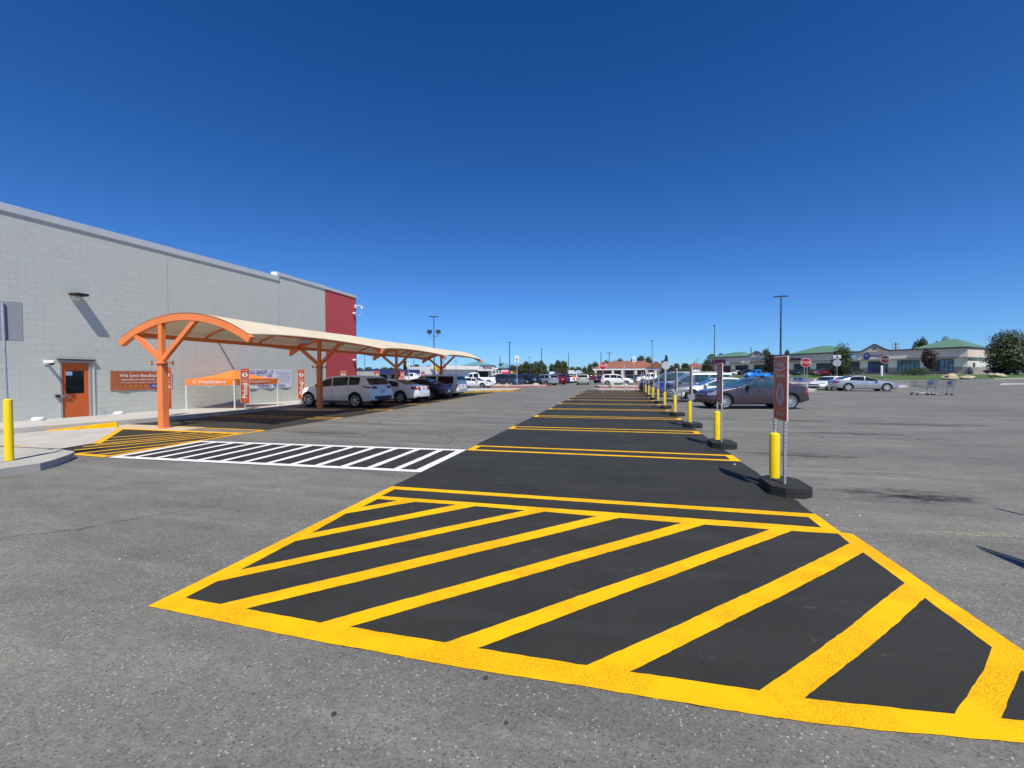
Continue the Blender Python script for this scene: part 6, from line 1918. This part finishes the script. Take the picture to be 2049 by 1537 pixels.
# ------------------------------------------------------------------ far buildings
def far_building(name, u0, u1, depth0, depth1, z1, label, mt, thick=14):
    """long building whose camera side runs between two bearings"""
    a, b_ = dep(u0, 750, depth0), dep(u1, 750, depth1)
    root = empty(name, (a.x, a.y, 0), math.atan2(b_.y - a.y, b_.x - a.x), label, 'building')
    L_ = math.hypot(b_.x - a.x, b_.y - a.y)
    m = MB(); m.box((0, 0, -.2), (L_, thick, z1)); m.build('wall', mt, root)
    return root, L_
def hip(m, x0, x1, y0, y1, z0, z1, k=.5, ov=.6):
    x0 -= ov; x1 += ov; y0 -= ov; y1 += ov; h_ = min((y1 - y0) / 2, (x1 - x0) / 2) * k * 2
    m.add([(x0, y0, z0), (x1, y0, z0), (x1, y1, z0), (x0, y1, z0), (x0 + h_, (y0+y1)/2, z1), (x1 - h_, (y0+y1)/2, z1)], [(0, 1, 5, 4), (1, 2, 5), (2, 3, 4, 5), (3, 0, 4), (3, 2, 1, 0)])
def wins(root, mt, rects, y=-.05, name='window'):
    for (x0, x1, z0, z1) in rects:
        m = MB(); m.box((x0, y - .05, z0), (x1, y + .04, z1)); m.build(name, mt, root)
# brown brick restaurant with the rust roof
rb, L_ = far_building('brick_restaurant', 1190, 1318, 150, 142, 3.1, 'brown brick restaurant with a wide rust-coloured roof and white fascia', M_BRICK, 12)
m = MB(); m.box((-.5, -.9, 3.1), (L_ + .5, 12.9, 3.7)); m.build('fascia', M_OFFWHITE, rb)
m = MB(); hip(m, 0, L_, 0, 12, 3.71, 6.3, .45, 1.0); m.build('roof', M_SHINGLE, rb)
wins(rb, M_TRIMD, [(L_*.22, L_*.30, .2, 2.6), (L_*.34, L_*.40, .2, 2.6), (L_*.50, L_*.60, .4, 2.6), (L_*.70, L_*.78, .4, 2.6), (L_*.86, L_*.93, .4, 2.6)])
for x in (.02, .30, .45, .66, .82, .96):
    m = MB(); m.box((L_*x - .4, -.8, 0), (L_*x + .4, -.1, 3.1)); m.build('pillar', M_STUCCO, rb)
m = MB(); m.add([(L_ - 4, -1.2, 3.72), (L_ + 2.4, -1.2, 3.72), (L_ - .8, -1.2, 6.0), (L_ - 4, 8, 3.72), (L_ + 2.4, 8, 3.72), (L_ - .8, 8, 6.0)], [(0, 1, 2), (1, 4, 5, 2), (0, 2, 5, 3), (3, 5, 4)]); m.build('gable_roof', M_SHINGLE, rb)
# long white shop with a teal hipped tower
ws, L_ = far_building('white_shop', 862, 984, 175, 200, 5.2, 'long white shop with a teal hipped roof over its entrance', M_OFFWHITE, 16)
m = MB(); m.box((-.3, -1.6, 4.0), (L_ * .80, -.005, 5.6)); m.build('fascia', M_OFFWHITE, ws)
m = MB(); m.box((L_*.70, -2.4, 3.4), (L_ * .985, -1.605, 6.0)); m.build('entrance_parapet', M_WHITEMETAL, ws)
m = MB(); hip(m, L_*.73, L_*.97, -2, 10, 6.0, 8.0, .5, .8); m.build('hip_roof', M_TEALB, ws)
m = MB(); F_ = frame((L_*.85, -2.45, 4.9), (1, 0, 0), (0, 0, 1)); text_geo('Maurices', 1.5, F_, m, bold=.05); m.build('lettering', M_PLUM, ws)
m = MB(); F_ = frame((L_*.14, -1.65, 4.8), (1, 0, 0), (0, 0, 1)); text_geo('Sport', 1.5, F_, m, bold=.05); m.build('lettering', M_TRIMD, ws)
wins(ws, M_STOREGLASS, [(L_*.72, L_*.93, .1, 3.2)], -.1)
ws2, L_ = far_building('teal_roofed_shop', 984, 1020, 205, 205, 5.0, 'pale grey shop with a small teal roof and red awning right of the white shop', M_OFFWHITE, 14)
m = MB(); hip(m, L_*.45, L_*.98, 0, 10, 5.0, 7.2, .5, .8); m.build('hip_roof', M_TEALB, ws2)
wins(ws2, M_TRIMD, [(L_*.05, L_*.2, 2.6, 4.4), (L_*.26, L_*.36, 2.6, 4.4), (L_*.42, L_*.52, 2.6, 4.4), (L_*.05, L_*.5, .2, 2.2)])
m = MB(); m.add([(L_*.55, 0, 3.2), (L_*.95, 0, 3.2), (L_*.95, -1.6, 2.2), (L_*.55, -1.6, 2.2)], [(0, 3, 2, 1)]); m.build('awning', M_STOP, ws2)
m = MB(); m.box((L_*.93, -.2, 2.2), (L_*1.02, .3, 5.6)); m.build('corner_panel', M_SB, ws2)
wd_, L_ = far_building('wooden_shed', 1020, 1036, 190, 190, 3.4, 'small brown timber building left of the far green trees', plain('timber_brown', (.20, .13, .08), .9), 8)
m = MB(); m.box((-.2, -.3, 3.4), (L_ + .2, 8.2, 3.8)); m.build('roof', M_TRIMD, wd_)
m = MB(); m.box((.3, -.35, 2.2), (L_ * .4, -.05, 3.2)); m.build('panel_sign', M_SY, wd_)
nb_, L_ = far_building('low_blue_building', 724, 835, 120, 135, 2.7, 'low building with a dark blue fascia behind the white SUV', plain('pale_tan_wall', (.50, .45, .36), .9), 10)
m = MB(); m.box((L_*.20, -.8, 1.9), (L_ + .4, 10.4, 3.35)); m.build('fascia', plain('dark_blue_fascia', (.03, .05, .16), .5), nb_)
wins(nb_, M_STOREGLASS, [(L_*.3, L_*.42, .3, 1.7), (L_*.5, L_*.66, .3, 1.7), (L_*.74, L_*.92, .3, 1.7)], -.1)
gh, L_ = far_building('grey_roofed_house', 1126, 1168, 200, 200, 2.0, 'low house with pale grey gable roofs behind the moving crossover', plain('pale_green_wall', (.45, .5, .45), .9), 9)
m = MB(); m.add([(-.6, -.6, 2.0), (L_*.62, -.6, 2.0), (L_*.62, 9.6, 2.0), (-.6, 9.6, 2.0), (2.0, 4.5, 3.7), (L_*.6, 4.5, 3.7)], [(0, 1, 5, 4), (2, 3, 4, 5), (3, 0, 4), (1, 2, 5)]); m.build('roof', plain('pale_grey_shingle', (.42, .44, .47), .8), gh)
m = MB(); m.add([(L_*.55, -1.5, 1.9), (L_+.5, -1.5, 1.9), (L_*.775, -1.5, 3.7), (L_*.55, 8, 1.9), (L_+.5, 8, 1.9), (L_*.775, 8, 3.7)], [(0, 1, 2), (1, 4, 5, 2), (0, 2, 5, 3), (3, 5, 4)]); m.build('gable_roof', plain('blue_grey_shingle', (.45, .56, .62), .8), gh)
bl, L_ = far_building('blue_box_building', 1098, 1113, 120, 120, 2.6, 'small blue and white building above the maroon SUV', M_SB, 6)
m = MB(); m.box((L_*.1, -.05, 1.7), (L_*.75, -.01, 2.4)); m.build('panel_sign', M_STOPW, bl)
b2, L_ = far_building('pale_house', 1384, 1412, 200, 200, 4.6, 'pale house with a brown roof between the round green trees', M_OFFWHITE, 9)
m = MB(); hip(m, 0, L_, 0, 9, 4.6, 7.2, .5); m.build('roof', M_SHINGLE, b2)
# pylon signs
py = empty('pylon_sign', tuple(dep(874, 758, 150)), R(20), 'yellow and white pylon sign behind the last orange column', 'sign')
m = MB(); m.tube([(0, 0, -.2), (0, 0, 3.2)], .25, 8); m.build('post', M_STOPW, py)
m = MB(); m.bbox((-1.1, -.3, 2.6), (1.1, .3, 4.6), .05); m.build('cabinet', M_SY, py)
cp = empty('car_port', tuple(dep(1290, 757.5, 165)), 0, 'flat tan canopy on posts in front of the restaurant', 'canopy')
p = dep(1764, 752, 92); o_ = MB().lathe([(.22, 0), (.22, 2.0), (.16, 2.15), (0, 2.2)], 12).build('white_marker_post', M_STOPW); o_.location = p; tag(o_, 'white marker post on the lawn edge before the shop with the round blue sign', 'post')
for c_ in (cp,):
    m = MB(); m.box((-6, -3, 3.6), (6, 3, 4.3)); m.build('roof', plain('tan_canopy', (.55, .38, .16), .7), c_)
    for x in (-5.5, 5.5):
        m = MB(); m.box((x - .2, -.2, 0), (x + .2, .2, 3.6)); m.build('post', M_STOPW, c_)
# ------------------------------------------------------------------ trees, hedges
def crown_mesh(name, seed, w, h, n, leaf, lobes, mats, shape='round', z0=0.0):
    """leaf clumps spread through an uneven crown; unit: metres; returns a mesh"""
    rng = random.Random(seed)
    L = []
    for k in range(lobes):
        t = rng.random()
        if shape == 'poplar': zz = h * (.08 + .88 * t); rr = w / 2 * (.30 + .75 * math.sin(math.pi * min(1, (1 - t) * .8 + .15))) * .55; off = w * .12
        elif shape == 'vase': zz = h * (.25 + .65 * t); rr = w * .20; off = w * (.10 + .26 * t)
        else: zz = h * (.16 + .68 * t); rr = w * rng.uniform(.19, .29); off = w * .27 * math.sin(math.pi * min(1, .25 + t * .72))
        a = rng.random() * 2 * math.pi; o_ = off * math.sqrt(rng.random())
        L.append((o_ * math.cos(a), o_ * math.sin(a), zz, rr, rr * rng.uniform(.6, .95)))
    vs, fs, ms = [], [], []
    tot = sum(l[3] ** 2 for l in L)
    for (x, y, z, r_, rz_) in L:
        mi = 0 if len(mats) == 1 or rng.random() < .65 else rng.randrange(1, len(mats))
        for k in range(int(n * r_ ** 2 / tot)):
            d = Vector((rng.gauss(0, 1), rng.gauss(0, 1), rng.gauss(0, 1))).normalized()
            q = rng.uniform(.45, 1.12) if rng.random() < .75 else rng.uniform(.9, 1.3)
            c = Vector((x + d.x * r_ * q, y + d.y * r_ * q, z0 + z + d.z * rz_ * q))
            nrm = (d + Vector((rng.gauss(0, .6), rng.gauss(0, .6), rng.gauss(0, .6) + .25))).normalized()
            t1 = nrm.orthogonal().normalized(); t1.rotate(Matrix.Rotation(rng.random() * 6.28, 3, nrm)); t2 = nrm.cross(t1)
            s_ = leaf * rng.uniform(.6, 1.35)
            b = len(vs)
            vs += [c - t1 * s_ * .5, c + t2 * s_ * .32 + t1 * s_ * .05, c + t1 * s_ * .55, c - t2 * s_ * .34]
            fs.append((b, b+1, b+2, b+3)); ms.append(mi if rng.random() < .85 else rng.randrange(len(mats)))
    me = bpy.data.meshes.new(name); me.from_pydata([tuple(v) for v in vs], [], fs)
    for mt in mats: me.materials.append(mt)
    me.polygons.foreach_set('material_index', ms); me.update()
    return me
def trunk_mesh(seed, h, r_, crown_h, spread):
    rng = random.Random(seed); m = MB()
    m.tube([(0, 0, -.2), (.02 * h * rng.uniform(-1, 1), .02 * h, h * .5), (.03 * h * rng.uniform(-1, 1), 0, h), (0, 0, h + crown_h * .45)], [r_ * 1.25, r_, r_ * .75, r_ * .3], 8)
    for k in range(6):
        a = k * 1.05 + rng.random(); z = h * .75 + crown_h * .07 * k
        m.tube([(0, 0, z), (math.cos(a) * spread * .22, math.sin(a) * spread * .22, z + crown_h * .14), (math.cos(a) * spread * .4, math.sin(a) * spread * .4, z + crown_h * .34)], [r_ * .5, r_ * .32, r_ * .12], 6)
    o = m.build('trunk', M_BARK, smooth=60); me = o.data; bpy.data.objects.remove(o)
    return me
TM = {}
def tree(kind, p, H, W_, label, rz=0.0, group=None, cat='tree'):
    if kind not in TM:
        mats, shape, n, leaf, lobes = {
            'round': ([M_LEAF, M_LEAFD, M_LEAFY], 'round', 3200, .085, 20), 'dark': ([M_LEAFD, M_LEAF], 'round', 3200, .085, 19), 'olive': ([M_LEAFY, M_LEAF], 'round', 3000, .085, 18),
            'poplar': ([M_LEAFD, M_LEAF], 'poplar', 2400, .085, 15), 'purple': ([M_LEAFP, M_LEAFP, M_LEAFD], 'vase', 3400, .065, 18), 'maroon': ([M_LEAFP, M_LEAFD], 'round', 2600, .085, 16),
            'big': ([M_LEAFD, M_LEAF, M_LEAF, M_LEAFY], 'round', 12000, .040, 30), 'street': ([M_LEAF, M_LEAFD], 'round', 5600, .055, 22)}[kind]
        TM[kind] = [(crown_mesh('crown', hash_(kind, i), 1.0, 1.0, n, leaf, lobes, mats, shape), trunk_mesh(hash_(kind, i), .24, .03, .7, .8)) for i in range(3 if kind in ('round', 'dark', 'olive', 'poplar') else 2)]
    vi = int(abs(p.x * 7 + p.y * 3)) % len(TM[kind])
    cm, tm = TM[kind][vi]
    r_ = empty(kind_name[kind], (p.x, p.y, p.z), rz, label, cat, group); r_.scale = (W_, W_, H)
    link(bpy.data.objects.new('trunk', tm), r_); link(bpy.data.objects.new('crown', cm), r_)
    return r_
def hash_(k, i): return sum(ord(c) * (j + 1) for j, c in enumerate(k)) * 31 + i * 977
kind_name = {'round': 'green_tree', 'dark': 'dark_tree', 'olive': 'olive_tree', 'poplar': 'poplar_tree', 'purple': 'purple_tree', 'maroon': 'maroon_tree', 'big': 'broad_tree', 'street': 'street_tree'}
rt = random.Random(5)
def far_tree(kind, u, vtop, wpx, depth, label):
    p = dep(u, 750, depth); d = ray(u, vtop); H = EYE + d.z * depth / ray(u, 750).dot(FW)
    H = EYE + d.z * depth
    tree(kind, Vector((p.x, p.y, 0)), H / .97, wpx * depth / FPX * 1.12, label, rt.random() * 6.28, 'trees along the skyline')
for a in (
    ('dark', 721, 737, 16, 190, 'dark tree right beside the red corner of the store'), ('round', 737, 736.5, 22, 200, 'low green tree second from the red corner of the store'), ('dark', 754, 738, 20, 210, 'low dark tree above the left of the blue fascia'),
    ('round', 769, 735.5, 24, 205, 'round green tree above the middle of the blue fascia'), ('dark', 783, 736.5, 20, 215, 'dark tree just left of the third orange column'),
    ('poplar', 811, 725.5, 12, 190, 'tall poplar seen between the last two orange columns'), ('olive', 823, 732, 13, 200, 'olive tree touching the right side of the tall poplar'), ('round', 834, 729.5, 17, 195, 'green tree beside the utility pole under the canopy'),
    ('round', 859, 731.5, 22, 185, 'green tree behind the dark lamp post with floodlights'), ('dark', 874, 738, 20, 210, 'dark tree behind the yellow pylon sign'), ('dark', 934, 732.5, 9, 260, 'tiny round tree above the roof of the long white shop'),
    ('dark', 990, 732, 13, 250, 'dark tree left of the small white spire'), ('round', 1004, 727.5, 18, 245, 'green tree behind the small teal roof'), ('olive', 1013, 729, 16, 235, 'olive tree right of the small teal roof'),
    ('dark', 1024, 731, 18, 210, 'dark tree above the timber building'), ('round', 1034, 732, 16, 200, 'green tree behind the white parking sign'), ('olive', 1044, 730, 16, 195, 'olive tree just right of the white parking sign'), ('dark', 1053, 724.5, 18, 190, 'tall dark tree under the single-head lamp'),
    ('round', 1063, 727, 18, 188, 'green tree left of the tallest far tree'), ('olive', 1072, 725, 17, 180, 'olive tree in the middle of the far green clump'), ('dark', 1082, 721.5, 20, 185, 'tallest dark tree of the far green clump'), ('maroon', 1060, 741, 18, 170, 'low reddish tree at the foot of the far green clump'), ('round', 1089, 730, 16, 178, 'green tree closing the right side of the far green clump'),
    ('round', 1105, 729, 16, 190, 'green tree opening the second far clump'), ('dark', 1116, 721, 18, 195, 'tall dark tree of the second far clump'), ('round', 1128, 725.5, 22, 185, 'broad green tree of the second far clump'), ('olive', 1120, 737, 26, 165, 'low olive tree in front of the second far clump'),
    ('dark', 1146, 735, 18, 240, 'low dark tree right of the second far clump'), ('round', 1158, 736, 18, 250, 'low green tree above the grey-roofed house'), ('dark', 1170, 735.5, 14, 240, 'low dark tree above the moving crossover'), ('round', 1181, 729, 14, 215, 'green tree left of the left stop sign'), ('dark', 1192, 725.5, 18, 215, 'dark tree touching the left end of the rust roof'),
    ('round', 1213, 722.5, 18, 220, 'green tree behind the left stop sign above the rust roof'), ('dark', 1228, 723.5, 14, 225, 'dark tree above the left half of the rust roof'), ('olive', 1240, 719.5, 18, 220, 'olive tree above the middle of the rust roof'), ('maroon', 1254, 724, 12, 215, 'reddish tree peeking over the rust roof'), ('round', 1266, 718.5, 14, 225, 'green tree behind the white sign above the rust roof'),
    ('dark', 1281, 714, 20, 220, 'tall dark tree above the right half of the rust roof'), ('round', 1297, 715.5, 20, 220, 'round green tree beside the dark lamp post above the rust roof'), ('poplar', 1333, 715, 9, 215, 'slim dark poplar at the right end of the rust roof'),
    ('maroon', 1329, 722, 18, 170, 'dark reddish tree behind the bare octagonal sign'), ('maroon', 1342, 731, 16, 150, 'low reddish tree right of the restaurant'), ('round', 1354, 727.5, 16, 180, 'left round green tree of the pair right of the restaurant'), ('round', 1371, 727, 22, 170, 'right round green tree of the pair right of the restaurant'),
    ('round', 1416, 721.5, 28, 145, 'bushy green tree at the left end of the shop row'), ('olive', 1424, 709, 22, 230, 'olive tree behind the left green shop roof'), ('round', 1443, 707.5, 16, 240, 'round tree above the left green shop roof'),
    ('olive', 1532, 700.5, 18, 230, 'olive tree behind the left gable of the shops'), ('dark', 1574, 702.5, 12, 230, 'dark tree right of the tall lamp post above the shops'), ('maroon', 1627.5, 695, 7, 230, 'tiny tree on the slope of the middle green roof'),
    ('olive', 1834, 683.5, 22, 190, 'olive tree left of the pair above the right half of the shops'), ('dark', 1847, 680, 20, 185, 'taller dark tree of the pair above the right half of the shops'), ('dark', 1892, 678.5, 16, 190, 'dark tree above the rightmost green shop roof'), ('dark', 1885, 684, 10, 195, 'small dark tree left of the peak of the rightmost green roof')):
    far_tree(*a)
def near_tree(kind, u, vtop, vbase, wpx, depth, label, cw_=1.0):
    p = dep(u, vbase, depth); H = (vbase - vtop) * depth / FPX
    tree(kind, p, H / .98, wpx * depth / FPX * 1.1, label, rt.random() * 6.28)
near_tree('street', 1685, 692.5, 752, 40, sdepth(1685) * .88, 'bushy green tree in front of the middle of the shops')
near_tree('purple', 1860.5, 700, 745, 33, sdepth(1860) * .92, 'purple-leaved tree in front of the right half of the shops')
near_tree('purple', 1541, 709, 751, 30, sdepth(1541) * .92, 'purple-leaved tree half hidden by the letter K sign')
near_tree('big', 2014, 667, 747, 74, 92, 'big broad green tree at the right edge')
near_tree('olive', 2036, 700, 748, 52, 88, 'smaller yellowish tree in front of the big one at the right edge')
def hedge(p, sx, sy, sz, label, seed, rz):
    me = crown_mesh('hedge', seed, 1.0, 1.0, 1500, .05, 22, [M_LEAFB, M_LEAFB, M_LEAF])
    o = bpy.data.objects.new('hedge', me); link(o); o.location = p; o.scale = (sx, sy, sz); o.rotation_euler = (0, 0, rz)
    return tag(o, label, 'hedge', 'hedges in front of the shops')
sa_ = math.atan2(SD.y, SD.x)
hedge(lawnpt(1829, .78) - Vector((0, 0, .25)), 8.2, 3.0, 1.9, 'long low green hedge in front of the blue shop window', 3, sa_)
hedge(lawnpt(1657, .62) - Vector((0, 0, .25)), 13.0, 4.0, 1.9, 'long rounded hedge in front of the maroon sedan', 4, sa_)
hedge(lawnpt(1628, .95) - Vector((0, 0, .2)), 6.0, 3.0, 1.9, 'shorter hedge beside the two-post stop sign', 5, sa_)
hedge(dep(1180, 757, 130), 9.0, 4.0, 2.2, 'pale green shrubs left of the restaurant', 6, 0)

for o in S.objects:
    if o.type == 'MESH' and o.parent is None and 'label' not in o and 'kind' not in o: print('UNTAGGED', o.name)
